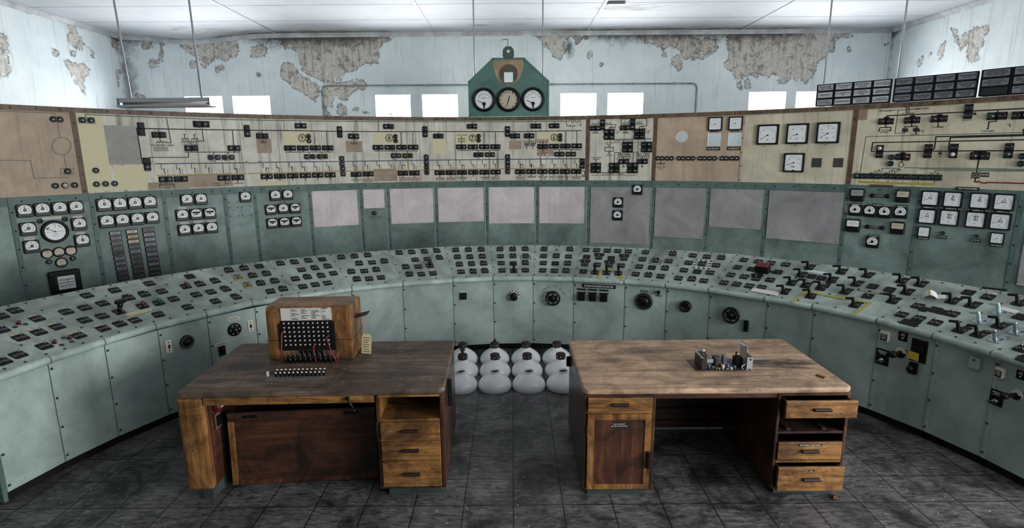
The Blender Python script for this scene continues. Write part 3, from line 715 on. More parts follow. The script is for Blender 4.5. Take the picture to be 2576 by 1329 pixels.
m = MB(); m.seg(.01, b*.02, .01, b*.14, .004, .081); part('needle', m, M_['black'], mt, Mq)
for x, y, w, an in ((1195,210,165,92),(1375,200,160,96),(1550,188,155,215),(1722,177,152,215),(1227,400,165,215),(1405,385,158,215),(1580,372,152,215),(1752,357,148,215)):
    sq_gauge(P2, sq(*zA(x, y), w/4.583), an, var=x)
def legend():
    m = MB(); m.rbox(1, .44, .04, 0, .14, 0, None, .03)
    m2 = MB(); m2.cbox(.84, .26, .004, 0, T(0, 0, .141))
    for j, (a, b) in enumerate(((-.3, .3), (-.34, .34), (-.22, .2))): m2.quad(a, b, .055-.07*j, .085-.07*j, .1455, 1)
    return m, m2
mats_l = [plain('legend_' + n, c, .3, 0, .3) for n, c in (('grey', (128, 130, 136)), ('dull', (84, 84, 88)), ('amber', (190, 148, 96)), ('cream', (204, 188, 160)), ('dark', (26, 22, 22)))]
for ci, (x0, y0, x1, y1) in enumerate(((1325, 533, 1420, 1054), (1517, 515, 1605, 1028), (1705, 492, 1789, 1000))):
    for j in range(10):
        px, py = zA(x0 + (x1-x0)*j/9, y0 + (y1-y0)*j/9); ph, z, a, b = wplace(px, py, 138/4.583, 60/4.583); Mq = wfr(ph, z, .003) @ S(a)
        k = [[0,1,1,1,4,0,0,0,1,1],[3,2,3,1,0,1,1,1,1,1],[4,0,0,0,1,0,1,0,1,1]][ci][j]
        m1, m2 = legend(); g = put('legend_block', shared('leg', lambda: m1.mesh('legend_block', M_['black'])), P2, Mq)
        put('legend_plate', shared('legp%d' % k, lambda: m2.mesh('legend_plate', [mats_l[k], M_['ink']])), g, Mq)
for x, y, w, bar in ((318,243,140,0),(480,235,138,0),(265,418,140,0),(425,408,138,1),(582,398,136,1),(292,590,140,0),(450,575,138,0),(605,563,136,0)):
    sq_gauge(P3, sq(*zB(x, y), w/4.583), 215, bar, var=x)
    if not bar: px, py = zB(x-2, y-w*.53-5); ph, z, a, b = wplace(px, py, 96/4.583, 6); nameplate(P3, wfr(ph, z, .006), a, .03, 'FEEDER AMPS' if x % 2 else 'TRANS AMPS', False)
for x, y in ((848,220),(865,380),(1010,370)):
    ph, z, a, b = wplace(*zB(x, y), 118/4.583, 118/4.583); m = MB(); m.rbox(a, b, .012, 0, .006, 0, None, .002)
    q = part('blanking_plate', m, M_['teal_panel'], P4, wfr(ph, z, .001)); m = MB()
    for sx_ in (-.42, .42):
        for sy_ in (-.42, .42): m.cyl(.009, .006, .010, 0, T(a*sx_, b*sy_, 0), 8)
    part('screw', m, M_['black'], q, wfr(ph, z, .001))
sq_gauge(P4, sq(*zB(993, 210), 128/4.583), 215); ph, z, a, b = wplace(*zB(985, 140), 86/4.583, 5); nameplate(P4, wfr(ph, z, .006), a, .026, 'STATION AMPS', False)
for x, y, w, bar in ((1340,193,126,0),(1482,185,122,0),(1288,357,124,1),(1430,345,122,0),(1568,340,122,1),(1305,513,124,1),(1445,503,122,1),(1582,493,122,1)):
    sq_gauge(P5, sq(*zB(x, y), w/4.583), 215, bar, var=x)
for x, y in ((1333,126),(1478,120)): ph, z, a, b = wplace(*zB(x, y), 96/4.583, 5); nameplate(P5, wfr(ph, z, .006), a, .028, 'B AMPS', False)
ph, z, a, b = wplace(*zB(1430, 268), 60/4.583, 26/4.583); part('brown_label', MB().cbox(a, b, .002), M_['trim'], P5, wfr(ph, z, .002))
zC = zoomed(760, 440, 4.746); lamp1(PAN[7], sq(*zC(862, 456), 52/4.746), 'lens_red', 'indicator_lamp', 'small red lamp')
m = MB()
for j, s in enumerate(('ALARM SUPPLY', 'FAIL LAMP', 'CIRCUIT BREAKER')): ph, z, a, b = wplace(*zC(880, 495+14*j), 150/4.746, 7/4.746); m.text(s, a, b, wfr(ph, z, .0015))
part('lettering', m, M_['ink'], PAN[7])
zD = zoomed(1460, 440, 4.746)
for x, y in ((683,177),(452,330),(445,483)):
    ph, z, a, b = wplace(*zD(x, y), 126/4.746, 128/4.746); part('mounting_plate', MB().rbox(a, b, .006, 0, .004), M_['steel'], PAN[12], wfr(ph, z, .0165)); sq_gauge(PAN[12], sq(*zD(x, y), 112/4.746, None, .02), 215 if y < 400 else 0, var=x)
zE = zoomed(1900, 450, 4.43); Q6 = PAN[16]; M_['pl_brk'] = plain('broken_gilt_plate', (74, 62, 36), .5)
for x, y, w, mt in ((1143,180,152,'dial_grey'),(1653,195,148,'dial_cream'),(1095,520,152,'dial'),(1593,548,148,'dial_cream')): p_gauge(Q6, sq(*zE(x, y), w/4.43), M_[mt])
for x, y, w, an in ((1120,347,136,215),(1282,360,134,88),(1448,372,138,95),(1627,375,142,215),(1312,705,136,215)): sq_gauge(Q6, sq(*zE(x, y), w/4.43), an, var=x)
for x, y, w, tx in ((1130,280,118,'50MVA TRANS'),(1372,293,126,'TOTAL GENERATION'),(1640,307,128,'GENERATOR'),(1105,452,116,'SET METER MW'),(1605,490,116,'SET VOLTS'),(1325,638,124,'STATION FREQUENCY'),(1662,128,134,'GENERATOR AMP'),(1393,190,92,'LP STOP'),(1337,538,92,'LP STOP')):
    ph, z, a, b = wplace(*zE(x, y), w/4.43, 5); nameplate(Q6, wfr(ph, z, .03 if y < 500 and x != 1393 else .02), a, .034, tx)
for x, y in ((1310,187),(1478,195),(1255,533),(1420,547)):
    ph, z, a, b = wplace(*zE(x, y), 56/4.43, 56/4.43); m = MB(); m.lathe([(.5, 0), (.5, .2), (.42, .3), (.3, .32), (.3, .55), (.24, .6), (.0001, .6)], 0, None, 18); m.box(-.05, .05, -.28, .28, .6, .66)
    part('selector_knob', m, M_['black'], Q6, wfr(ph, z, .001) @ S(a))
for x, y, w in ((1157,104,122),(1403,106,312)): ph, z, a, b = wplace(*zE(x, y), w/4.43, 4); part('label_strip', MB().cbox(a, .022, .002), M_['strip_brown'], Q6, wfr(ph, z, .001))
ph, z, a, b = wplace(*zE(1020, 335), 40/4.43, 82/4.43); part('paper_label', MB().cbox(a, b, .002), M_['patch_p'], Q6, wfr(ph, z, .006))
ph, z, a, b = wplace(*zE(1412, 78), 255/4.43, 6); m = MB(); m.cbox(a, .03, .012); part('broken_nameplate', m, M_['pl_brk'], Q6, wfr(ph, z, .013))
zF = zoomed(2236, 450, 4.43); Q7 = PAN[17]
for x, y, w, kd, an in ((468,217,186,'A',200),(720,230,196,'MW',90),(1020,245,202,'MW',88),(1293,260,214,'A',200),(434,418,184,'kV ',200),(680,433,200,'MVAR',90),(975,455,208,'MVAR',88),(1250,475,214,'kV ',200)):
    big_gauge(Q7, sq(*zF(x, y), w/4.43), kd, an)
for x, y, w in ((398,590,128),(1214,662,142)): big_gauge(Q7, sq(*zF(x, y), w/4.43), 'plain', 215); ph, z, a, b = wplace(*zF(x-6, y+w*.55), w/4.43, 5); nameplate(Q7, wfr(ph, z, .025), a, .028, 'TAP POSITION')
for x, y in ((607,603),(985,637)): lamp1(Q7, sq(*zF(x, y), 46/4.43), 'lens_dark')
for x, y, w, tx in ((602,648,104,'LP STOP'),(975,684,110,'LP STOP'),(885,110,260,'50MVA TRANSFORMERS'),(450,318,132,'50MVA B'),(700,332,140,'50MVA B'),(1000,352,146,'50MVA A'),(1270,368,150,'50MVA A'),(592,324,52,'OUT'),(805,337,56,'IN'),(882,342,56,'OUT'),(1108,357,60,'IN')):
    ph, z, a, b = wplace(*zF(x, y), w/4.43, 6); nameplate(Q7, wfr(ph, z, .02), a, .036 if w > 100 else .02, tx)
# ================================================================ mimic boards
Z1, Z2, Z3, Z4, Z5 = zoomed(0,250,5.1125), zoomed(340,270,6.04), zoomed(640,270,6.04), zoomed(940,270,6.04), zoomed(1240,270,6.04)
Z6, Z7, Z8 = zoomed(1460,270,5.8545), zoomed(1840,260,5.5375), zoomed(2120,230,4.923)
joint = [wcyl(x, y)[0] for x, y in ((195.6,371),(1478.4,377),(1647,372.5),(1867,372),(2145,368))]
BE = [SE[0]] + joint + [SE[-1]]
blabel = ['tan mimic board with faded grey lines and a faint circle at the curved end', 'long cream mimic board with busbar lines and circled 9 8 7 6',
 'cream mimic board headed No.2 AUX GROUP with stacked lamp blocks', 'tan mimic board with two white meters and a row of sixteen lamps', 'cream mimic board with four large black framed kV and Hz meters',
 'cream mimic board with red transformer line and green lamp row below the alarm boxes']
bmat = ['tan', 'cream', 'cream', 'tan', 'cream2', 'cream2']; BRD = []; LINES = [dict() for _ in BE]; TXT = [MB() for _ in BE]
for i in range(6):
    a, b = BE[i], BE[i+1]; t = thing('mimic_board', blabel[i], 'mimic board', wpt((a+b)/2, ZBASE), 'mimic boards along the top of the instrument wall'); BRD.append(t)
    m = MB(); n = max(2, round((b-a)*WR/.23)); bolts(m, [(a+(b-a)*(j+.5)/n, ZT-.03) for j in range(n)], .0215, .009)
    part('trim_rail', sheet(MB(), a+.0001, b-.0001, ZT-.058, ZT, .022, .05).merge(m, 1), [M_['trim'], M_['screw']], t)
    if i:
        w = .0026 if i == 4 else .0042
        m = MB(); bolts(m, [(a, ZBASE+.03+.2*j) for j in range(5)], .0115, .009); part('cover_strip', sheet(MB(), a-w, a+w, ZBASE+.002, ZT-.059, .012, .007).merge(m, 1), [M_['tan' if i == 4 else 'strip_brown'], M_['screw']], t)
B0, B1, B2, B3, B4, B5 = BRD
OFF = .0055
def line(b, col, w, zf, pts):
    m = LINES[b].setdefault(col, MB()); q = [wcyl(*zf(*p)) for p in pts]
    for (p0, z0), (p1, z1_) in zip(q[:-1], q[1:]):
        n = max(1, int(abs(p1-p0)*WR/.12)); d = Vector(((p1-p0)*WR, z1_-z0)); L = d.length or 1; nx, nz = -d.y/L*w/2, d.x/L*w/2; ex, ez = d.x/L*w*.4, d.y/L*w*.4
        pts3 = []
        for j in range(n+1):
            t = j/n; pa, zz = p0+(p1-p0)*t, z0+(z1_-z0)*t
            e = -1 if j == 0 else (1 if j == n else 0); pa += e*ex/WR; zz += e*ez
            pts3 += [wpt(pa - nx/WR, zz - nz, OFF), wpt(pa + nx/WR, zz + nz, OFF)]
        m.add(pts3, [(2*j, 2*j+2, 2*j+3, 2*j+1) for j in range(n)])
def zig(b, zf, x0, x1, y, amp, n, col='k', w=.008, vert=False):
    p = [(x0+(x1-x0)*i/n, y + (amp if i % 2 == 0 else -amp)) for i in range(n+1)]
    line(b, col, w, zf, [(q[1], q[0]) for q in p] if vert else p)
def arrow(b, zf, x0, y0, x1, y1, col='k', w=.009, hw=.022):
    line(b, col, w, zf, [(x0, y0), (x1, y1)]); m = LINES[b][col]; p, z = wcyl(*zf(x1, y1)); p0, z0 = wcyl(*zf(x0, y0)); d = Vector(((p-p0)*WR, z-z0)).normalized()
    tri = [(d.x*hw, d.y*hw), (-d.y*hw*.55, d.x*hw*.55), (d.y*hw*.55, -d.x*hw*.55)]
    m.add([wpt(p+x/WR, z+y, OFF) for x, y in tri], [(0,1,2)])
def words_(b, zf, st, x, y, w, h=24):
    s = zf(1, 0)[0]-zf(0, 0)[0]; ph, z, a, c = wplace(*zf(x, y), w*s, h*s); TXT[b].text(st, a, c, wfr(ph, z, OFF+.0003))
def patch(b, zf, x, y, w, h, mt, name='paper_patch'):
    s = zf(1, 0)[0]-zf(0, 0)[0]; ph, z, a, c = wplace(*zf(x, y), w*s, h*s)
    part(name, sheet(MB(), ph-a/2/WR, ph+a/2/WR, z-c/2, z+c/2, .0048, .0015), M_[mt], BRD[b])
def pairmesh(key, w, h, pm):
    def f():
        m = MB(); m.rbox(w, h, .006, 0, .006, 0, None, .0015); return m.mesh('indicator_plate', M_[pm])
    return shared('ip'+key, f)
M_['pl_blue'] = plain('blue_plate', (34, 44, 54), .4); M_['pl_yel'] = plain('ochre_plate', (84, 70, 32), .4); M_['pl_grn'] = plain('green_plate', (34, 58, 48), .4); M_['pl_white'] = plain('white_plate', (190, 190, 186), .4)
D_ = .070
def lamp_pair(b, zf, x, y, kind='h', plate='switchplate', l1='lens', l2='lens', sc=1.0):
    px, py = zf(x, y); ph, z = wcyl(px, py); M = wfr(ph, z, .005) @ S(sc); w, h = {'h': (.165, .078), 'v': (.080, .165), 'q': (.165, .165), 's': (.2, .085)}[kind]
    p = put('indicator_plate', pairmesh(kind+plate, w, h, plate), BRD[b], M)
    pos = {'h': ((-.042, 0), (.042, 0)), 'v': ((0, .040), (0, -.040)), 'q': ((-.042, .042), (.042, .042), (-.042, -.042), (.042, -.042)), 's': ((-.045, 0), (.045, 0))}[kind]
    for (dx, dy), l in zip(pos, (l1, l2, l1, l2)): put('indicator_lamp', lamp_mesh('', l), p, M @ T(dx, dy, .006) @ S(D_))
    return p
def single(b, zf, x, y, l='lens', d=D_): px, py = zf(x, y); ph, z = wcyl(px, py); put('indicator_lamp', lamp_mesh('', l), BRD[b], wfr(ph, z, .005) @ S(d))
# lower tan board
for x, y in ((683,257),(767,260),(867,927),(708,1113),(833,1108),(957,1103)): single(0, Z1, x, y, 'lens' if x != 833 else 'lens_white')
G = 'g'
for p in ([(0,150),(710,180),(710,215)], [(735,290),(770,490)], [(820,712),(850,890)], [(775,890),(945,890),(945,960),(775,960),(775,890)], [(0,785),(390,785),(435,1017),(885,1003)]): line(0, G, .009, Z1, p)
line(0, G, .009, Z1, [(790+122*cos(2*pi*i/24), 603+112*sin(2*pi*i/24)) for i in range(25)])
# ---- long cream board
patch(1, Z1, 1200, 690, 380, 1000, 'patch_y', 'yellow_card'); patch(1, Z1, 1690, 1005, 420, 310, 'patch_y', 'yellow_card'); patch(1, Z1, 1580, 590, 430, 500, 'patch_g', 'repainted_patch')
patch(1, Z2, 390, 635, 225, 70, 'patch_g', 'repainted_patch'); patch(1, Z2, 1960, 590, 225, 215, 'patch_p'); patch(1, Z2, 1140, 1110, 690, 200, 'patch_b', 'repainted_patch'); patch(1, Z2, 500, 1190, 620, 110, 'patch_b', 'repainted_patch')
patch(1, Z3, 660, 475, 430, 205, 'patch_y', 'yellow_card'); patch(1, Z3, 1515, 600, 250, 170, 'patch_p'); patch(1, Z3, 1990, 478, 390, 190, 'patch_y', 'yellow_card'); patch(1, Z3, 290, 1157, 420, 66, 'patch_y', 'yellow_card'); patch(1, Z3, 1725, 1110, 165, 60, 'patch_p'); patch(1, Z3, 1990, 1030, 360, 190, 'patch_b', 'repainted_patch')
patch(1, Z4, 995, 590, 215, 230, 'patch_y', 'yellow_card'); patch(1, Z4, 1447, 470, 375, 190, 'patch_y', 'yellow_card'); patch(1, Z4, 545, 1095, 310, 60, 'patch_p'); patch(1, Z4, 1010, 1087, 135, 50, 'patch_p'); patch(1, Z4, 1175, 1087, 150, 50, 'patch_p'); patch(1, Z4, 1855, 1078, 140, 50, 'patch_p')
patch(1, Z5, 340, 572, 190, 130, 'patch_p'); patch(1, Z5, 866, 462, 395, 180, 'patch_y', 'yellow_card'); patch(1, Z5, 810, 690, 225, 105, 'patch_p'); patch(1, Z5, 420, 1073, 135, 50, 'patch_p'); patch(1, Z5, 1265, 1070, 140, 55, 'patch_p'); patch(1, Z5, 757, 610, 160, 230, 'patch_p')
def poly(col, w, segs): 
    pts = [zf(x, y) for zf, q in segs for x, y in q]; line(1, col, w, lambda x, y: (x, y), pts)
poly('green', .010, [(Z1, [(1105,235),(1095,195)]), (Z2, [(470,160),(1000,178),(2416,205)]), (Z3, [(1300,215),(2416,220)]), (Z4, [(1500,222)]), (Z5, [(400,220),(1120,212),(1160,212),(1165,192),(1190,192),(1195,228),(1222,228),(1225,192),(1255,192),(1260,225),(1295,225),(1300,190),(1325,190),(1328,260)])])
for y, d in ((265, 25), (278, 16), (290, 8)): line(1, 'green', .006, Z5, [(1328-d, y), (1328+d, y)])
line(1, 'green', .011, Z2, [(475,160),(545,540),(480,540)])
poly('k', .013, [(Z2, [(135,862),(110,860),(20,320),(700,335),(2416,355)]), (Z3, [(1295,368),(2416,370)]), (Z4, [(1295,370),(2416,370)]), (Z5, [(600,365),(1345,355)])])
poly('blue', .013, [(Z2, [(300,858),(1000,852),(1690,845)])]); poly('blue', .012, [(Z2, [(1690,825),(1725,848),(1865,845),(1890,820)])]); poly('blue', .013, [(Z2, [(1885,838),(2416,830)]), (Z3, [(1320,825),(2416,808)]), (Z4, [(1200,800),(2416,790)]), (Z5, [(700,788),(1335,782)])])
poly('ochre', .012, [(Z2, [(330,1038),(1000,1025),(1690,1012)])]); poly('ochre', .011, [(Z2, [(1705,990),(1730,1010),(1890,1005),(1905,980)])]); poly('ochre', .012, [(Z2, [(1910,1005),(2416,993)]), (Z3, [(1310,972),(2416,960)]), (Z4, [(1200,945),(2416,935)]), (Z5, [(700,932),(1330,932)])])
for p in ([(215,865),(240,865),(218,762),(810,762),(805,690)], [(755,682),(1585,682)], [(350,330),(358,380)], [(372,460),(380,530)], [(960,515),(1040,515),(1018,355)], [(1015,320),(1010,290)], [(845,540),(850,590)], [(858,655),(858,680)], [(1478,355),(1500,590)], [(1510,655),(1512,682)],
          [(1192,685),(1197,725)], [(1408,685),(1412,725)], [(1500,945),(1545,930),(1550,1000)], [(2028,928),(1985,920),(1995,985)], [(2142,918),(2185,918),(2192,985)], [(1925,358),(1928,405)], [(1940,470),(1945,540)], [(472,1130),(475,1165)], [(375,1220),(370,1168),(588,1165),(595,1215)], [(2358,650),(2358,678)]): line(1, 'k', .010, Z2, p)
zig(1, Z2, 320, 480, 530, 15, 7); zig(1, Z2, 705, 960, 522, 13, 12); zig(1, Z2, 705, 815, 482, 12, 6); zig(1, Z2, 850, 960, 482, 12, 6); zig(1, Z2, 1890, 2000, 528, 16, 6)
for a in ((752,470,748,425),(900,465,896,425),(455,1015,438,950),(688,1012,676,945),(910,1000,905,938),(1125,998,1118,933),(2385,975,2378,915)): arrow(1, Z2, *a)
line(1, 'blue', .010, Z2, [(1345,1110),(1365,1110),(1368,1155),(1400,1155)]); arrow(1, Z2, 1390, 1155, 1410, 1155, 'blue')
for a, b_ in (((390,860),(402,945)),((620,858),(632,940)),((850,858),(862,938)),((1068,858),(1076,932)),((1325,855),(1345,1000)),((1495,850),(1503,928)),((1940,845),(1950,920)),((2140,845),(2148,915)),((2335,840),(2342,910)),((1215,800),(1218,850))): line(1, 'blue', .009, Z2, [a, b_])
for a, b_ in (((490,950),(500,1030)),((715,945),(728,1025)),((940,940),(950,1005)),((1158,935),(1165,1005)),((1430,865),(1440,1000)),((1582,930),(1590,1008)),((2030,925),(2030,990)),((2218,920),(2228,990)),((1425,800),(1430,850))): line(1, 'ochre', .008, Z2, [a, b_])
for a, b_ in (((525,840),(530,912)),((715,838),(722,910)),((905,835),(910,905)),((1093,832),(1100,902)),((1497,828),(1503,900)),((1680,825),(1685,892)),((1860,825),(1865,888)),((2040,820),(2043,885)),((2215,815),(2220,880)),((2390,812),(2393,878)),((845,785),(848,825))): line(1, 'blue', .009, Z3, [a, b_])
for p in ([(720,910),(760,910),(765,970)], [(910,905),(945,905),(950,968)], [(2245,945),(2240,885),(2285,878)], [(472,682),(1188,680)], [(545,655),(545,680)], [(742,655),(742,680)], [(928,650),(928,680)], [(1115,655),(1115,680)], [(1095,370),(1108,585)], [(835,690),(838,715)], [(1025,690),(1027,715)], [(1495,370),(1500,410)], [(1510,475),(1512,535)], [(695,210),(698,245)], [(2035,225),(2037,260)]): line(1, 'k', .010, Z3, p)
for a in ((575,975,570,915),(1140,965,1130,905),(1540,955,1535,895),(1722,950,1718,895),(1900,930,1895,888),(2078,925,2075,885)): arrow(1, Z3, *a)
zig(1, Z3, 470, 570, 916, 12, 6, 'k', .008, True); line(1, 'k', .007, Z3, [(905,380),(915,410),(905,440),(916,465)]); zig(1, Z3, 1460, 1570, 550, 15, 6)
for x0, y0, x1, y1 in ((600,915,606,985),(795,912,798,980),(985,908,988,975),(1035,845,1045,975),(1172,902,1176,970),(1570,898,1573,962),(1752,895,1755,960),(1930,890,1935,958),(2110,885,2113,955),(2285,880,2288,950),(2335,825,2340,955),(1030,785,1035,815)): line(1, 'ochre', .008, Z3, [(x0,y0),(x1,y1)])
for p in ([(8,665),(665,663)], [(68,640),(68,665)], [(247,640),(247,665)], [(425,640),(425,665)], [(600,640),(600,663)], [(412,372),(414,400)], [(592,370),(598,575)], [(340,670),(342,700)], [(515,670),(518,700)], [(980,370),(980,405)], [(1275,655),(1912,655)], [(1333,630),(1333,655)], [(1507,630),(1507,655)], [(1680,628),(1680,655)], [(1850,628),(1850,655)], [(1848,370),(1850,570)], [(1675,372),(1677,400)],
          [(1333,440),(1333,490)], [(1333,525),(1333,570)], [(1593,660),(1595,690)], [(1763,660),(1765,690)], [(968,885),(1000,880),(1005,935)], [(1345,930),(1340,875),(1375,885)], [(1685,922),(1682,868),(1715,872)], [(2235,920),(2230,865),(2268,875)], [(2370,900),(2392,865),(2398,918)], [(1495,230),(1495,260)], [(2147,375),(2147,405)]): line(1, 'k', .010, Z4, p)
zig(1, Z4, 400, 570, 418, 12, 9, 'k', .009, True); zig(1, Z4, 400, 560, 1678, 12, 9, 'k', .009, True); zig(1, Z4, 1278, 1390, 480, 12, 7); zig(1, Z4, 1278, 1390, 518, 12, 7)
for a in ((1175,930,1168,885),(1518,925,1510,880),(1850,915,1845,870),(615,940,610,880)): arrow(1, Z4, *a)
for x0, y0, x1, y1 in ((960,805,968,880),(1135,802,1140,880),(1308,800,1312,875),(1477,798,1482,870),(1648,795,1652,870),(1815,795,1818,868),(2200,792,2205,862),(2370,790,2373,860),(343,765,345,805),(1595,752,1597,790),(578,812,582,878)): line(1, 'blue', .009, Z4, [(x0,y0),(x1,y1)])
for x0, y0, x1, y1 in ((1033,880,1035,940),(1205,880,1207,940),(1378,880,1378,938),(1545,875,1547,935),(1715,872,1717,935),(1880,868,1882,932),(2265,875,2267,930),(640,880,645,945),(518,765,525,950),(1765,752,1768,930)): line(1, 'ochre', .008, Z4, [(x0,y0),(x1,y1)])
for p in ([(333,375),(333,405)], [(335,468),(335,505)], [(552,375),(552,405)], [(553,465),(555,545)], [(655,375),(655,550),(620,550)], [(650,225),(652,260)], [(935,222),(935,255)], [(757,545),(757,565)], [(1105,365),(1105,395)], [(1275,360),(1275,555)], [(930,622),(932,643),(1338,643)], [(1103,622),(1103,643)], [(1275,620),(1275,643)], [(1012,648),(1013,685)], [(1187,648),(1187,685)], [(420,920),(415,865),(455,870)], [(570,880),(590,865),(590,918)], [(735,890),(755,865),(760,918)], [(930,920),(925,865),(962,872)], [(1080,885),(1100,865),(1103,918)], [(1345,965),(1395,968),(1395,1035)], [(1350,1053),(1400,1053)]): line(1, 'k', .010, Z5, p)
zig(1, Z5, 395, 555, 1105, 12, 9, 'k', .009, True)
for x0 in (478, 565): zig(1, Z5, x0, x0+75, 552, 14, 6); zig(1, Z5, x0, x0+75, 578, 14, 6)
zig(1, Z5, 705, 805, 528, 14, 6)
for a in ((513,590,513,615),(605,590,605,615),(757,630,757,660),(1122,283,1175,283),(1273,918,1272,870),(1390,1035,1365,1035)): arrow(1, Z5, *a)
line(1, 'k', .008, Z5, [(1118,215),(1122,283)])
for x0, y0, x1, y1 in ((390,795,392,865),(558,790,560,865),(728,790,730,860),(900,788,902,860),(1070,788,1072,860),(1243,785,1245,860),(1013,742,1015,785)): line(1, 'blue', .009, Z5, [(x0,y0),(x1,y1)])
for x0, y0, x1, y1 in ((455,870,457,928),(620,865,620,928),(790,865,792,928),(962,872,965,928),(1132,862,1133,928),(1310,870,1312,928),(1187,745,1187,930)): line(1, 'ochre', .008, Z5, [(x0,y0),(x1,y1)])
ph = wcyl(*Z4(885, 600))[0]; LINES[1].setdefault('k', MB()).add([wpt(ph+d, z, .0046) for z in (ZBASE, ZT-.06) for d in (-.0002, .0002)], [(0,1,3,2)])
for i in range(36):      # dashed red and white border round the taped panel
    t = i/36; per = [(678,492),(840,492),(840,728),(678,728)]; L = [162, 236, 162, 236]; s = t*796; k = 0
    while s > L[k]: s -= L[k]; k += 1
    a, b_ = per[k], per[(k+1) % 4]; u0, u1 = s/L[k], min(1, (s+22)/L[k]); line(1, 'w' if i % 2 else 'red', .014, Z5, [(a[0]+(b_[0]-a[0])*u, a[1]+(b_[1]-a[1])*u) for u in (u0, u1)])
for zf, x, y, s_, r in ((Z3,725,467,'9',55),(Z3,2048,467,'8',54),(Z4,1500,467,'7',50),(Z5,930,460,'6',50)):
    words_(1, zf, s_, x, y, 42, 68); line(1, 'k', .010, zf, [(x+r*cos(2*pi*i/28), y+r*1.02*sin(2*pi*i/28)) for i in range(29)]); line(1, 'k', .004, zf, [(x+r*.72*cos(2*pi*i/28), y+r*.74*sin(2*pi*i/28)) for i in range(29)])
for zf, s_, x, y, w, h in ((Z2,'11KV EARTHING TRANS.',415,577,360,28),(Z2,'ECWB',110,432,90,26),(Z2,'No2 STN TRANS.',845,562,220,24),(Z2,'10-6 BUS',1215,1158,120,24),(Z2,'COUPLER',1240,1190,135,22),(Z2,'EVELEIGH',1575,1155,135,24),(Z2,'W.BUY-S.R.A. SUB',480,1192,190,20),(Z2,'504',488,1225,68,24),(Z2,'ECGB',195,967,85,24),(Z2,'TT   1B',1932,492,115,16),(Z2,'10-9',1708,455,55,22),(Z2,'A952',1690,273,52,18),(Z2,'A562',968,308,60,20),(Z2,'A912',305,355,56,22),(Z2,'A812',1885,383,56,18),(Z2,'A41B',1170,818,56,18),(Z2,'A42',1385,812,44,16),
   (Z3,'9-8',1303,463,48,20),(Z3,'TT  2B',1512,497,105,20),(Z3,'DAVIS ISLAND',1555,1102,155,22),(Z3,'500',1560,1130,45,18),(Z3,'A31B',800,800,48,16),(Z3,'A32',1000,798,40,14),(Z3,'A61',1282,290,42,16),(Z3,'A31',1465,395,42,16),
   (Z4,'TAUX. TRANS.',1348,422,165,24),(Z4,'8-7',782,455,42,18),(Z4,'STRATHFIELD',1348,1072,145,26),(Z4,'533A',1357,1098,78,20),(Z4,'STRATHFIELD',1690,1068,140,26),(Z4,'533B',1695,1095,74,20),(Z4,'A92',775,288,40,16),(Z4,'7-6',2030,448,48,16),(Z4,'A58',303,785,46,18),(Z4,'A57',485,780,48,18),(Z4,'A52',795,715,36,14),(Z4,'A32',808,1028,44,16),
   (Z5,'No1 STN TRANS',558,520,180,24),(Z5,'LEWISHAM',588,1058,125,24),(Z5,'STRATHFIELD',762,1058,148,24),(Z5,'534B',770,1087,78,20),(Z5,'W.BAY.S.U.L.SUB',940,1058,158,24),(Z5,'501',925,1087,42,20),(Z5,'STRATHFIELD',1095,1058,140,24),(Z5,'534A',1110,1087,75,20),(Z5,'33 KV',1232,285,60,20),(Z5,'W.H.O. 6·6 KV',758,687,115,14),(Z5,'TRANS',758,705,60,12),(Z5,'A22',225,1015,40,16)): words_(1, zf, s_, x, y, w, h)
L2 = lambda kind, lst, zf, plate='switchplate', b=1: [lamp_pair(b, zf, x, y, kind, plate, random.choice(('lens', 'lens_dark')), random.choice(('lens', 'lens', 'lens_dark'))) for x, y in lst]
lamp_pair(1, Z1, 1113, 270, 'h', 'pl_grn')
for x, y in ((1230,915),(1238,1092),(1355,1087),(1472,1083)): single(1, Z1, x, y)
L2('v', ((90,332),(1700,362),(178,863)), Z2)
L2('h', ((360,420),(852,622),(1502,622),(1932,437),(465,1095),(693,1090),(1350,1073),(1560,1067)), Z2)
L2('h', ((1200,762),), Z2, 'pl_blue'); L2('h', ((1413,762),), Z2, 'pl_yel'); L2('s', ((1003,257),), Z2)
L2('h', ((702,282),(1507,442),(540,620),(735,620),(1113,618),(187,1053),(387,1048),(582,1042),(775,1037),(962,1032),(1150,1028),(1548,1020),(1728,1015),(2257,1003)), Z3)
lamp_pair(1, Z3, 925, 618, 'h', 'switchplate', 'lens_red', 'lens')
L2('v', ((1295,375),), Z3); L2('v', ((1330,823),), Z3, 'pl_blue'); L2('v', ((1345,972),), Z3, 'pl_yel'); L2('h', ((842,750),), Z3, 'pl_blue'); L2('h', ((1030,748),), Z3, 'pl_yel')
single(1, Z3, 822, 440, 'lens_red'); single(1, Z3, 830, 512)
L2('h', ((225,292),(982,438),(1495,290),(68,610),(247,610),(425,608),(600,607),(1333,602),(1507,602),(1680,600),(1850,600),(2147,437),(620,1000),(1005,995),(1173,993),(1343,990),(1515,988),(1685,987),(1855,985),(2227,980),(2395,978)), Z4)
L2('h', ((343,735),(1595,722)), Z4, 'pl_blue'); L2('h', ((518,735),(1768,720)), Z4, 'pl_yel'); L2('v', ((780,372),(2035,368)), Z4); L2('v', ((802,800),(2038,793)), Z4, 'pl_blue'); L2('v', ((807,947),(2038,937)), Z4, 'pl_yel')
for x, y in ((332,443),(336,510),(1597,437),(1597,502)): single(1, Z4, x, y, 'lens_dark')
L2('h', ((653,287),(932,283),(553,435),(757,597),(930,593),(1103,590),(1275,587),(755,978),(925,977),(1097,977),(1267,977)), Z5); L2('h', ((1012,712),), Z5, 'pl_blue'); L2('h', ((1187,712),), Z5, 'pl_yel'); L2('v', ((1360,857),), Z5)
for x, y in ((1025,430),(1025,490)): single(1, Z5, x, y, 'lens_dark')
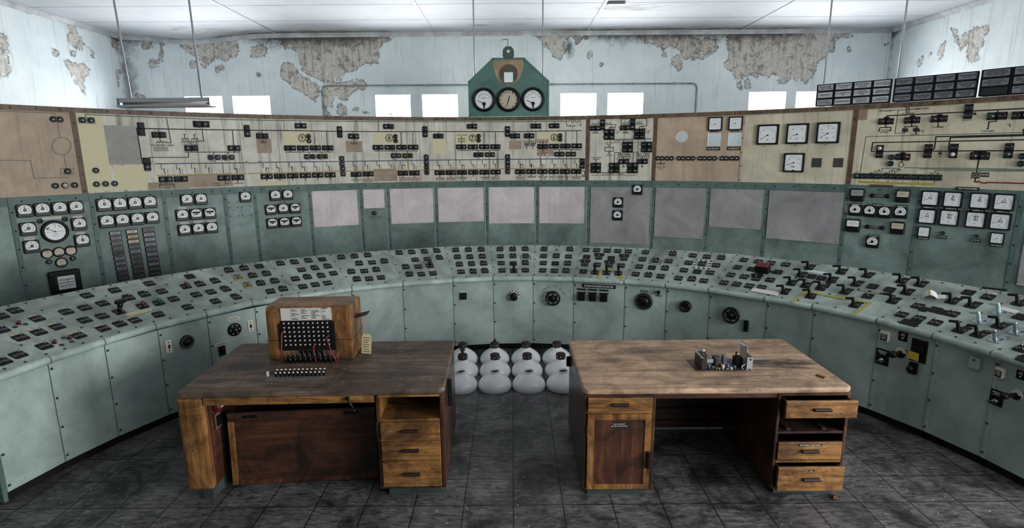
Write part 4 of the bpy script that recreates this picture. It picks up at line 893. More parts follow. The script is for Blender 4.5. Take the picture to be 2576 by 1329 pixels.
for zf, lst in ((Z2, ((1560,1067),)), (Z3, ((187,1053),(387,1048),(582,1042),(775,1037),(962,1032),(1150,1028),(1548,1020),(1728,1015),(2257,1003))), (Z4, ((620,1000),(1005,995),(1173,993),(1343,990),(1515,988),(1685,987),(1855,985),(2227,980),(2395,978))), (Z5, ((755,978),(925,977),(1097,977),(1267,977)))):
    for x, y in lst: arrow(1, zf, x, y+34, x, y+52)
# ---- auxiliary group board
for p in ([(1500,268),(1645,268)], [(1695,265),(1868,265),(1865,300),(1845,318),(1830,295),(1815,318),(1800,295),(1785,315),(1770,305),(1768,345)], [(1558,270),(1558,285)], [(1558,350),(1558,385)], [(2095,262),(1950,262),(1950,178),(2340,170),(2338,285),(2300,285),(2285,302),(2272,280),(2258,302),(2245,285),(2228,300),(2225,340)], [(2155,257),(2292,255)], [(2013,345),(2013,385)], [(2095,340),(2100,352),(2150,352),(2155,330)], [(2020,490),(2022,530)], [(1703,610),(1830,610),(1830,668),(1703,668),(1703,610)], [(1845,860),(1850,688),(1937,688),(1937,715)], [(2048,670),(2048,715)], [(1985,750),(1985,800)], [(1985,855),(1985,900)], [(1970,912),(1985,895),(2000,912)], [(2128,860),(2135,683),(2210,683),(2212,712)], [(2332,665),(2332,712)], [(2268,745),(2268,795)], [(2268,855),(2268,900)], [(2253,910),(2268,893),(2283,910)]): line(2, 'k', .010, Z5, p)
for x0, x1, y in ((1515,1600,388),(1970,2058,386),(1890,1980,715),(2000,2090,715),(1895,2090,748),(2170,2255,712),(2285,2375,712),(2172,2375,745)): zig(2, Z5, x0, x1, y, 12, 6 if x1-x0 < 150 else 12)
line(2, 'blue', .012, Z5, [(1705,492),(2408,480)]); line(2, 'ochre', .010, Z5, [(1705,540),(2408,535)]); line(2, 'ochre', .008, Z5, [(1793,505),(1793,540)]); line(2, 'ochre', .008, Z5, [(2252,495),(2252,535)]); line(2, 'blue', .009, Z5, [(2308,485),(2308,518)])
line(2, 'blue', .010, Z5, [(1735,555),(1765,580),(1765,605)]); line(2, 'k', .006, Z5, [(1795,550),(1765,580)]); arrow(2, Z5, 1765, 668, 1765, 695); arrow(2, Z5, 1565, 860, 1565, 815); line(2, 'blue', .012, Z5, [(1500,995),(2180,995)]); line(2, 'ochre', .010, Z5, [(1500,1035),(2180,1035)])
for x in (1592, 1870, 2150): line(2, 'ochre', .007, Z5, [(x,1005),(x,1035)])
for s_, x, y, w, h in (('No.2 AUX',1565,245,118,24),('GROUP',1755,242,85,22),('No1 AUX',2027,237,105,24),('GROUP',2218,232,85,22),('2·2 KV TIE',1918,513,165,26),('GROUP',2085,513,95,26),('SURGE TANK',1577,765,130,18),('HEATING',1570,790,95,18),('No 2 STN TRANS',1980,780,215,24),('No 1 STN TRANS',2268,778,200,24),('415 V STATION',1748,1017,180,24),('GROUP',1937,1017,85,24),('No.2 TIE Sw',1893,362,112,18),('2.2KV',1892,390,50,20),('No.1 TIE Sw',2352,360,112,18),('2.2KV',2357,388,50,20),('REACTOR',1828,333,100,12),('REACTOR',2300,322,80,14),('S.U.S. No',1765,715,70,12),('WATER PUMP',1765,733,110,12)): words_(2, Z5, s_, x, y, w, h)
L2('v', ((1668,267),(2125,262)), Z5, b=2); L2('h', ((1560,320),(2015,313),(1990,825),(2272,825)), Z5, b=2); L2('q', ((1768,413),(2230,407),(2048,608),(2337,605),(1565,922),(1845,922),(2123,922)), Z5, b=2)
# ---- tan board with openings: the face is cut so that the wall behind shows through
hs = []
for x, y, w, h in ((1975,475,190,195),(2275,470,190,195)): hs.append(wplace(*Z6(x, y), w/5.8545, h/5.8545))
ho = wplace(*Z6(1497, 432), 172/5.8545, 172/5.8545); a, b_ = BE[3]+.0005, BE[4]-.0005; z0, z1_ = ZBASE+.001, ZT-.055
rects = [(p-w/2/WR, p+w/2/WR, z-h/2, z+h/2) for p, z, w, h in hs]; q = ho[2]*.54; rects.append((ho[0]-q/WR, ho[0]+q/WR, ho[1]-q, ho[1]+q))
pe = sorted({a, b_} | {r[i] for r in rects for i in (0, 1)}); m = MB()
for p0, p1 in zip(pe[:-1], pe[1:]):
    cuts = [(r[2], r[3]) for r in rects if r[0] < (p0+p1)/2 < r[1]]; lo = z0
    for c0, c1 in sorted(cuts): sheet(m, p0, p1, lo, c0, .004, .03); lo = c1
    sheet(m, p0, p1, lo, z1_, .004, .03)
Mh = wfr(ho[0], ho[1], .004); r = ho[2]/2; n = 40; sqp = []
for i in range(n):
    an = 2*pi*i/n; k_ = q/max(abs(cos(an)), abs(sin(an))); sqp.append((k_*cos(an), k_*sin(an)))
m.add([(x, y, 0) for x, y in sqp] + [(r*cos(2*pi*i/n), r*sin(2*pi*i/n), 0) for i in range(n)] + [(r*cos(2*pi*i/n), r*sin(2*pi*i/n), -.03) for i in range(n)], [(i, (i+1) % n, n+(i+1) % n, n+i) for i in range(n)] + [(n+i, n+(i+1) % n, 2*n+(i+1) % n, 2*n+i) for i in range(n)], 0, False, Mh)
face3 = m
for x in (1148,1210,1283,1348,1458,1520,1595,1662,1770,1833,1910,1982,2095,2158,2238,2308): single(3, Z6, x, 752)
for x, y in ((1990,245),(2290,238)): big_gauge(B3, sq(*Z6(x, y), 205/5.8545, None, .005), 'plain', 205, None)
for x, y, s_ in ((1957,610,'2A-ROZELLE BAY'),(2257,607,'1A-ROZELLE BAY')): ph, z, w, h = wplace(*Z6(x, y), 198/5.8545, 50/5.8545); nameplate(B3, wfr(ph, z, .005), w, h, s_)
for x, y in ((1978,357),(2275,354)): ph, z, w, h = wplace(*Z6(x, y), 135/5.8545, 20/5.8545); part('label_strip', MB().cbox(w, h, .002), M_['strip_brown'], B3, wfr(ph, z, .005))
zig(3, Z6, 1112, 1250, 832, 12, 8); line(3, 'k', .010, Z6, [(1180,795),(1182,840)]); words_(3, Z6, '7 AUX. TX.', 1180, 880, 145, 22); words_(3, Z6, '415 V.', 1185, 910, 80, 22)
# ---- cream board with big meters
for x, y, w, kd, an in ((512,437,290,'kV',210),(922,425,296,'kV ',195),(1350,412,308,'kVc',213),(874,827,278,'Hz',205)):
    big_gauge(B4, sq(*Z7(x, y), w/5.5375, None, .005), 'kV' if kd == 'kV ' else kd, an)
for x, y in ((1188,828),(1490,828)): ph, z, w, h = wplace(*Z7(x, y), 140/5.5375, 128/5.5375); part('dark_window', MB().rbox(w, h, .004, 0, .003), plain('dark_red_glass', (30, 12, 12), .1, 0, 1), B4, wfr(ph, z, .0045))
for x, y, s_ in ((468,597,'2A'),(890,587,'4B'),(1310,578,'1Y')): words_(4, Z7, s_, x, y, 28, 16)
# ---- end board
ln = lambda col, w, pts: line(5, col, w, Z8, pts)
for p in ([(548,320),(550,302),(1040,280),(1520,255)], [(1610,243),(2245,212)], [(395,745),(357,745),(372,635),(1300,618),(2245,600)], [(1100,738),(1138,705),(1158,562),(2245,535),(2240,470)], [(1330,735),(1313,705),(1335,573),(2245,548)], [(495,745),(1020,742)], [(1110,740),(1330,740)], [(1415,738),(2005,735)], [(2110,735),(2245,735)], [(1688,845),(1660,1000)]): ln('k', .013, p)
for p in ([(870,290),(870,310)], [(1205,270),(1205,290)], [(1925,232),(1925,250)], [(535,405),(535,445)], [(455,480),(462,450),(600,445),(597,475)], [(855,390),(855,435)], [(770,460),(775,440),(920,432),(920,455)], [(1905,348),(1905,370),(1815,378),(1803,450)], [(750,745),(750,765)], [(738,848),(733,880)]): ln('k', .011, p)
for p in ([(600,237),(690,232),(770,228),(930,217)], [(690,235),(648,520),(768,515),(768,490)], [(2040,408),(2075,408),(2070,440)]): ln('k', .006, p)
for a in ((455,470,452,482),(597,465,594,478),(1185,380,1183,420),(1803,440,1800,458),(640,236,600,238),(900,219,925,217),(908,480,908,515)): arrow(5, Z8, *a)
for x0, x1, y, n in ((730,810,468,6),(730,810,490,6),(875,950,466,6),(875,950,488,6),(1600,1705,1012,5),(1596,1705,1038,5),(1592,1702,1066,5)): zig(5, Z8, x0, x1, y, 11, n, 'k', .010)
zig(5, Z8, 185, 270, 792, 8, 6, 'k', .007, True); zig(5, Z8, 185, 270, 820, 8, 6, 'k', .007, True)
for x, y in ((1635,285),(1208,775)):
    zig(5, Z8, x-20, x+20, y, 8, 4, 'k', .006); zig(5, Z8, x-20, x+20, y-14, 8, 4, 'k', .006)
ln('k', .006, [(725+33*cos(2*pi*i/20), 908+32*sin(2*pi*i/20)) for i in range(21)])
for p in ([(218,1010),(290,560),(1200,538),(2235,510)], [(397,1010),(400,985),(415,985),(415,1000),(440,1000),(442,968),(458,968),(458,1000),(485,1000),(490,953),(690,955)], [(578,1015),(582,985),(610,985),(610,1003),(618,970),(640,970),(638,1003),(660,1003),(675,970),(700,970)], [(695,955),(725,970),(695,985),(695,955)], [(770,945),(1500,953),(2245,965)], [(955,960),(2245,978)], [(1145,1010),(1150,980),(2245,990)], [(1145,1095),(1130,1150)], [(950,487),(1000,487),(995,510)]): ln('green', .007, p)
ln('yellow', .026, [(205,1122),(660,1140),(1120,1152)])
for x, y in ((205,1095),(382,1100),(562,1102),(742,1108),(935,1110)): ln('green', .006, [(x, y), (x, y+24)])
ln('red', .014, [(1650,1072),(1637,1120),(1670,1125),(1685,1113),(1720,1130),(1775,1138),(1785,1128),(2245,1140)])
ph, z, w, h = wplace(*Z8(1768, 1033), 95/4.923, 52/4.923); nameplate(B5, wfr(ph, z, .005), w, h, '50MVA TRANS')
ph, z, w, h = wplace(*Z8(1818, 492), 170/4.923, 44/4.923); nameplate(B5, wfr(ph, z, .005), w, h, 'LEICHHARDT', False, 'paper_label')
ph, z, w, h = wplace(*Z8(718, 470), 36/4.923, 46/4.923); part('paper_patch', MB().cbox(w, h, .002), M_['paper'], B5, wfr(ph, z, .004))
ph, z, w, h = wplace(*Z8(252, 280), 118/4.923, 150/4.923); m = MB(); m.cbox(w, h, .002)
for j in range(14): m.quad(-w*.45, w*(.2+.25*random.random()), h*(.44-.065*j), h*(.455-.065*j), .0025, 1)
part('notice', m, [M_['patch_p'], M_['lred']], B5, wfr(ph, z, .0045))
for s_, x, y, w, h in (('504 Feeder',520,240,130,22),('415V SW Bd.',1005,213,130,20),('No1 AUX TRANS',812,273,150,16),('STRATHFIELD',535,480,125,14),('LEICHHARDT',525,505,115,18),('TOONGABBIE',1180,443,135,18),('FDR. COUP. 2-1',1540,355,125,18),('ROZELLE BAY',900,532,110,12),('TT',182,1000,26,20),('ER1',362,1008,40,16),('ER2',545,1008,40,16),('BOW',1105,1015,46,16),('A&B',1180,1015,44,16),('V',747,727,16,14),('U',1213,720,16,14),('T',1708,720,16,14),('50 A',1205,808,34,18),('PHASE M',785,858,70,10)): words_(5, Z8, s_, x, y, w, h)
L5 = lambda k_, x, y, pl='switchplate', a='lens_dark', c='lens_dark', sc=.98: lamp_pair(5, Z8, x, y, k_, pl, a, c, sc)
L5('h', 540, 372, a='lens_red'); L5('h', 862, 357); L5('h', 1195, 340, a='lens_red'); L5('v', 1560, 250); L5('h', 1915, 305, a='lens_green', sc=1.05); L5('h', 2225, 295, sc=1.05); L5('v', 460, 745, a='lens_white'); L5('v', 603, 855, 'pl_white'); L5('h', 742, 812, c='lens_red'); L5('v', 1060, 740); L5('v', 1377, 738, c='lens_white'); L5('h', 1700, 800, a='lens_red', sc=1.08); L5('v', 2060, 735, c='lens_green'); L5('v', 2225, 850, 'pl_white')
for x, y, a in ((218,1048,'lens_green'),(392,1050,'lens_dark'),(572,1052,'lens_dark'),(752,1058,'lens_dark'),(943,1063,'lens_dark'),(1140,1067,'lens_dark')): L5('h', x, y, 'pl_grn', a, 'lens_dark', .92)
for x, y, w in ((548,328,60),(868,313,60),(1205,298,68),(748,770,66),(1705,755,165)):
    ph, z, a, c = wplace(*Z8(x, y), w/4.923, 26/4.923); part('name_tab', MB().cbox(a, c, .005), M_['blackm'], B5, wfr(ph, z, .005))
cm = {'k': 'ink', 'green': 'lgreen', 'blue': 'lblue', 'ochre': 'lyellow', 'yellow': 'tape', 'red': 'lred', 'w': 'ink_white', 'g': 'ink_grey'}
for i in range(6):            # the painted diagram belongs to the face it is painted on
    m = face3 if i == 3 else sheet(MB(), BE[i]+.0001, BE[i+1]-.0001, ZBASE+.0005, ZT-.055, .004, .03); mats = [M_[bmat[i]]]
    for c, q in list(LINES[i].items()) + ([('k', TXT[i])] if TXT[i].v else []): m.merge(q, len(mats)); mats.append(M_[cm[c]])
    part('board_face', m, mats, BRD[i])
# ================================================================ clock panel over the board
ph0, zc0 = wcyl(1280, 253); Mc = frame(wpt(ph0, ZT+.005, .100), (cos(ph0), -sin(ph0), 0), (0,0,1), (-sin(ph0), -cos(ph0), 0))
t = thing('clock_panel', 'green angular panel hung on two rods with a clock between two round meters', 'clock panel', wpt(ph0, ZT, .100))
MP = painted('clock_panel_paint', (96, 132, 122), (56, 78, 72), 2, .7)
out = [(-.63, .003), (.63, .003), (.63, .53), (.245, .875), (-.245, .875), (-.63, .53)]; rc = .150
m = MB()
m.prism([(-.63, .003), (.63, .003), (.63, .512), (-.63, .512)], -.03, 0); m.prism([(-.63, .512), (-.07, .512), (-.07, .667), (-.477, .667), (-.63, .53)], -.03, 0)
m.prism([(.07, .512), (.63, .512), (.63, .53), (.477, .667), (.07, .667)], -.03, 0); m.prism([(-.477, .667), (.477, .667), (.245, .875), (-.245, .875)], -.03, 0)
part('backplate', m, MP, t, Mc)
m = MB()
for a, b_ in zip(out, out[1:] + out[:1]):
    d = Vector((b_[0]-a[0], b_[1]-a[1])); L = d.length; an = atan2(d.y, d.x); m.box(-.006, L+.006, -.004, .026, -.035, .006, 0, T(a[0], a[1], 0) @ RZ(an))
part('edge_angle', m, MP, t, Mc)
m = MB(); lug = [(-.088, .86), (.088, .86), (.088, .995), (.04, 1.045), (-.04, 1.045), (-.088, .995)]; hole = [(.024*cos(2*pi*i/18), .975+.024*sin(2*pi*i/18)) for i in range(18)]
n = 18; big = []
for i in range(n):
    an = 2*pi*i/n; c_, s_ = cos(an), sin(an); best = 9
    for a, b_ in zip(lug, lug[1:]+lug[:1]):
        e = (b_[0]-a[0], b_[1]-a[1]); den = c_*e[1]-s_*e[0]
        if abs(den) > 1e-9:
            tt = ((a[0])*e[1]-(a[1]-.975)*e[0])/den; uu = ((a[0])*s_-(a[1]-.975)*c_)/den
            if tt > 0 and -1e-6 <= uu <= 1+1e-6: best = min(best, tt)
    big.append((best*c_, .975+best*s_))
m.add([(x, y, z) for z in (.008, -.008) for q_ in (big, hole) for x, y in q_], [f for i in range(n) for f in ((i, (i+1) % n, n+(i+1) % n, n+i), (2*n+i, 3*n+i, 3*n+(i+1) % n, 2*n+(i+1) % n), (i, 2*n+i, 2*n+(i+1) % n, (i+1) % n), (n+i, n+(i+1) % n, 3*n+(i+1) % n, 3*n+i))])
part('hanging_lug', m, painted('lug_paint', (70, 96, 88), (84, 64, 46), 9, .9), t, Mc)
m = MB(); k_ = 40; ou, ci = [], []
for i in range(k_):
    an = 2*pi*i/k_; c_, s_ = cos(an), sin(an); q_ = .1
    while q_ < .4:
        x, y = q_*c_, .638+q_*s_
        if y > .868 or abs(x) > .236 or (y < .80 and (x/.236)**2 + ((y-.80)/.33)**2 > 1): break
        q_ += .002
    ou.append((q_*c_, .638+q_*s_)); ci.append(((rc-.014)*c_, .638+(rc-.014)*s_))
m.add([(x, y, .002) for x, y in ou+ci], [(i, (i+1) % k_, k_+(i+1) % k_, k_+i) for i in range(k_)])
part('bare_metal_patch', m, painted('bare_metal', (168, 150, 118), (104, 86, 66), 5, .8, .5, False), t, Mc)
ri = rc-.012; m2 = MB(); k_ = 36; ci = [(ri*cos(2*pi*i/k_), .638+ri*sin(2*pi*i/k_)) for i in range(k_)]; si = []
for i in range(k_):
    an = 2*pi*i/k_; c_, s_ = cos(an), sin(an); tx = .07/abs(c_) if abs(c_) > 1e-6 else 9; ty = (.029 if s_ > 0 else .126)/abs(s_) if abs(s_) > 1e-6 else 9; q_ = min(tx, ty); si.append((q_*c_, .638+q_*s_))
m2.add([(x, y, .004) for x, y in ci+si], [(i, (i+1) % k_, k_+(i+1) % k_, k_+i) for i in range(k_)])
mm = MB(); mm.lathe([(rc, .002), (rc, .010), (rc-.012, .012), (rc-.012, .0025)], 0, T(0, .638, 0), 36); part('cover_ring', mm, painted('ring_metal', (140, 126, 102), (84, 72, 60), 9, .7), t, Mc)
part('cover_disc', m2, painted('disc_metal', (96, 84, 70), (64, 54, 46), 6, .7), t, Mc)
m = MB()
for x, y in ((-.07, .755), (.08, .755), (-.135, .638), (.135, .638), (-.075, .50), (.08, .505), (0, .465)): m.cyl(.008, .004, .009, 0, T(x, y, 0), 10)
part('screw', m, M_['chrome'], t, Mc)
def hand(L, w, ang, tail=.1): m = MB(); m.add([(-tail, -w, .06), (L, -w*.5, .06), (L, w*.5, .06), (-tail, w, .06)], [(0,1,2,3)], 0, False, RZ(radians(ang))); return m
nm = MB(); nm.add([(-.01, -.012, .06), (-.30, .14, .06), (-.29, .155, .06), (.01, .012, .06)], [(3,2,1,0)], 0, False, T(0, -.17, 0)); nm.cyl(.075, .053, .075, 0, T(0, -.17, 0), 18); nm.box(-.03, .03, -.36, -.2, .053, .07)
for x, kd, lb in ((-.387, 'mw', 'round megawatts meter beside the clock'), (.384, 'fr', 'round frequency meter beside the clock')):
    g = round_gauge(t, Mc @ T(x, .252, 0) @ S(.365), kd, None, lb); mq = MB(); mq.v, mq.f, mq.m, mq.s = list(nm.v), list(nm.f), list(nm.m), list(nm.s); part('needle', mq, M_['black'], g, Mc @ T(x, .252, 0) @ S(.365))
g = round_gauge(t, Mc @ T(0, .25, 0) @ S(.375), 'clock', None, 'round wall clock with dark hands near half past twelve')
part('hour_hand', hand(.17, .022, 76, .02), M_['black'], g, Mc @ T(0, .25, 0) @ S(.375)); part('minute_hand', hand(.34, .018, 253, .06), M_['black'], g, Mc @ T(0, .25, 0) @ S(.375))
for x in (-.53, .535): part('suspension_rod', MB().tube([(x, .60, -.02), (x, ZC-ZT-.005, -.02)], .011), M_['rod'], t, Mc)
# ================================================================ alarm annunciator boxes
ann = [((2058,213),(2250,200),(2058,268),(2252,258),0), ((2254,199),(2470,178),(2254,258),(2470,247),1), ((2474,177),(2640,160),(2474,246),(2640,238),2)]
AT = [[['M.A.B. RECTIFIER\nTRANSFORMER\nBUCHOLZ ALARM','OFFICE LIFT','MISCELLANEOUS\nTRANSFORMERS\nBUCHOLZ ALARM'],['33KV SWITCHHOUSE\nGOODS LIFT','H.P. BOILERHOUSE\nLIFT','SWITCHHOUSE LIFT'],['ROZELLE BAY\nPILOT SUPPLY\nFAILURE','ROZELLE BAY\nPROTECTION SUPPLY\nFAILURE','PROTECTION D.C.\nFUSE FAILURE\nTRANSF. HV-LV'],['STATION SERVICE\n415V SUP. FAILURE','COMPRESSOR HIGH\nTEMPERATURE ALARM','120V BATTERY\nRECTIFIER FAILURE']],
 [['132KV EARTH\nFAULT','A.C. ON D.C. CONTROLS','50M A TRANSFORMER\nISOLATED'],['50M A TRANSFORMER\nBUCHHOLZ GAS','50M A TRANSFORMER\nTAPCHANGER MOTOR\nOVERLOADED','50M A TRANSFORMER\nLOW OIL LEVEL'],['50M B TRANSFORMER\nLOW OIL LEVEL','50M B TRANSFORMER\nOIL TEMPERATURE\n1ST. ALARM','50M B TRANSFORMER\nOIL TEMPERATURE\n2ND. ALARM'],['50M B TRANSFORMER\nFAN FAILURE','50M B TRANSFORMER\nWINDING TEMP.\n1ST. ALARM','50M B TRANSFORMER\nWINDING TEMP.\n2ND. ALARM']],
 [['TRANSFORMERS\n50M A AND 50M B\nOUT OF STEP','132KV ROZELLE\nINTERCONNECTOR\nPILOT FAULT',''],['50M A TRANSFORMER\nBUCHHOLZ GAS','50M A TRANSFORMER\nTAPCHANGER MOTOR\nOVERLOADED','50M A TRANSFORMER\nISOLATED\nLOW OIL']]]
albl = ['black alarm box of twelve lettered windows including OFFICE LIFT above the mimic board', 'black alarm box of twelve dim windows with the A.C. ON D.C. CONTROLS legend', 'black alarm box with one unlit empty window beyond the two twelve-window alarm boxes']
mwin = [plain('window_lit', (176, 180, 184), .35), plain('window_dim', (112, 115, 122), .35), plain('window_dark', (20, 20, 20), .3)]
for (tl, tr_, bl_, br, k_) in ann:
    A = wcyl(*tl)[0]; B = wcyl(*tr_)[0]; zt = (wcyl(*tl)[1]+wcyl(*tr_)[1])/2; zb = ZT+.006; P0, P1 = wpt(A, zb, .05), wpt(B, zb, .05); d = (P1-P0); w = d.length; ex = d/w; nz = ex.cross(Vector((0,0,1)))
    M = frame((P0+P1)/2, ex, (0,0,1), nz); h = zt-zb; t = thing('alarm_annunciator', albl[k_], 'alarm panel', (P0+P1)/2, 'alarm boxes above the mimic board')
    m = MB(); m.prism([(-w/2+.003, 0), (w/2-.003, 0), (w/2-.02, -.10), (-w/2+.02, -.10)][::-1], -h, 0, 0, frame((0,0,0), (1,0,0), (0,0,1), (0,-1,0))); part('case', m, M_['blackm'], t, M, None, .006)
    nc = len(AT[k_]); cw = w/nc; ch = h/3; tx = MB()
    for c in range(nc):
        for r in range(3):
            Mw = M @ T(-w/2+cw*(c+.5), h-ch*(r+.5), .001); part('legend_window', MB().cbox(cw*.86, ch*.74, .004), mwin[2 if not AT[k_][c][r] else (0 if k_ == 0 else 1)], t, Mw)
            if AT[k_][c][r]:
                ls = AT[k_][c][r].count('\n')+1; tx.text(AT[k_][c][r], cw*.72*(.8 if ls == 1 and len(AT[k_][c][r]) < 14 else 1), ch*(.17*ls+.06), T(-w/2+cw*(c+.5), h-ch*(r+.5), .0058))
    part('lettering', tx, M_['ink'], t, M)
    for c in range(nc+1): x = min(max(-w/2+cw*c, -w/2+.012), w/2-.012); part('divider_bar', MB().box(x-.008, x+.008, .004, h-.004, 0, .012), M_['blackm'], t, M)
    for px, py, px2 in (((2072,214,2097),) if k_ == 0 else ((2258,200,2285),) if k_ == 1 else ()):
        a = wcyl(px, py, WR-.11); q_ = wpt(a[0], zt, .11); part('suspension_rod', MB().tube([q_, Vector((q_.x, q_.y, ZC))], .011), M_['rod'], t)
# ================================================================ curved control desk
CX, CY = .0507, 2.647
ZS, ZCR, ZL, RF, RK = 1.13, .8802, .8256, 3.425, 3.46
ANG = [-79.85, -73.46, -67.0, -60.27, -53.46, -46.34, -39.37, -30.42, -21.33, -12.03, -4.43, 3.12, 10.8, 20.25, 27.67, 35.06, 44.28, 51.28, 60.15, 67.18, 73.88, 80.9]
RS = [4.44, 4.44, 4.44, 4.46, 4.47, 4.48, 4.45, 4.44, 4.39, 4.40, 4.38, 4.38, 4.37, 4.37, 4.39, 4.43, 4.43, 4.44, 4.44, 4.46, 4.46, 4.46, 4.46]
RC = [3.40, 3.40, 3.42, 3.45, 3.43, 3.48, 3.41, 3.40, 3.37, 3.365, 3.38, 3.38, 3.365, 3.38, 3.38, 3.385, 3.37, 3.405, 3.41, 3.40, 3.385, 3.385, 3.385]
NS = len(ANG) - 1
# back edge of the sloping tops, read where each seam meets the wall behind
STOP = [(52,760.5),(223.5,725.5),(383.7,697),(531,673.9),(667,657),(825,640),(974,630),(1117,621),(1231.5,618),(1344,617),(1460,619),(1602,624),(1721.7,630.7),(1851.5,639.6),(2019.7,658),(2167.6,676.3),(2372,708),(2564,741)]
AS = [0.0]*len(ANG)
for k_, q in enumerate(STOP):
    p = at_z(*q, ZS) - Vector((CX, CY, 0)); AS[k_+2] = degrees(atan2(p.x, p.y)); RS[k_+2] = sqrt(p.x*p.x + p.y*p.y)
for k_ in (1, 0): AS[k_] = ANG[k_] + (AS[2] - ANG[2]); RS[k_] = RS[2]
for k_ in (20, 21): AS[k_] = ANG[k_] + (AS[19] - ANG[19]); RS[k_] = RS[19]
def cp(i, r, z):
    a = radians(AS[i] if abs(r - RS[i]) < .01 else ANG[i]); return Vector((CX + r*sin(a), CY + r*cos(a), z))
def patchP(i, s, t):
    return (cp(i, RC[i], ZCR)*(1-s) + cp(i+1, RC[i+1], ZCR)*s)*(1-t) + (cp(i, RS[i], ZS)*(1-s) + cp(i+1, RS[i+1], ZS)*s)*t
def on_slope(i, px, py):
    """frame on the sloping top of section i under a pixel: x along, y up the slope, z out"""
    i -= 1; d = ray(px, py).normalized(); s, t, l = .5, .5, 5.0
    for _ in range(12):
        P = patchP(i, s, t); r = EYE + d*l - P; e = 1e-3
        J = Matrix.Identity(3); a = (patchP(i, s+e, t)-P)/e; b = (patchP(i, s, t+e)-P)/e
        for q in range(3): J[q][0], J[q][1], J[q][2] = a[q], b[q], -d[q]
        ds = J.inverted() @ r; s += ds[0]; t += ds[1]; l += ds[2]
    ex = a.normalized(); n = ex.cross(b).normalized(); return frame(P, ex, n.cross(ex), n), s, t
def on_front(i, px, py):
    i -= 1; a, b = cp(i, RF, 0), cp(i+1, RF, 0); ex = (b-a).normalized(); n = ex.cross(Vector((0,0,1)))
    d = ray(px, py); t = (a-EYE).dot(n)/d.dot(n); return frame(EYE + d*t, ex, (0,0,1), n), d.length*t/F*1.0
def fsize(i, px, py, w, h):
    M, _ = on_front(i, px, py); A, B = on_front(i, px-w/2, py)[0].translation, on_front(i, px+w/2, py)[0].translation; C_, D = on_front(i, px, py-h/2)[0].translation, on_front(i, px, py+h/2)[0].translation
    return M, Vector((B-A).xy).length, C_.z-D.z
slab = ['control desk end section with a steel end post beside its pale front sheet', 'control desk section with three small red push buttons among its switches', 'control desk section with the black T-handled switch',
 'control desk section with a red and a green knob above a cream switch', 'control desk section with two small cream nameplates and a round dial on its front', 'control desk section with two brass-coloured switch plates behind the wooden switchboard', 'control desk section above the wooden switchboard, its top row ending in a blank plate',
 'control desk section with three pale-tabbed switches and a long bare front sheet', 'control desk section with a black dome cap on one switch and a plain bare front', 'control desk section with one small black square switch on its front', 'control desk section with one black upright handle and a small round front knob',
 'control desk section under the handwritten arc around a black ring dial', 'control desk section with three selector switches under a long nameplate', 'control desk section with a large notched black dial and a tiny key switch', 'control desk section with the black and white chequered border round one switch',
 'control desk section carrying the red-topped black block', 'control desk section with nine pistol handles and a clear label beside the block section', 'control desk section with pistol handles inside the yellow tape line end', 'control desk section with the paper roll and the yellow-labelled black switch plate',
 'control desk section with white and chrome pistol handles', 'control desk section at the far end with a second emergency switch plate']
SEC = []
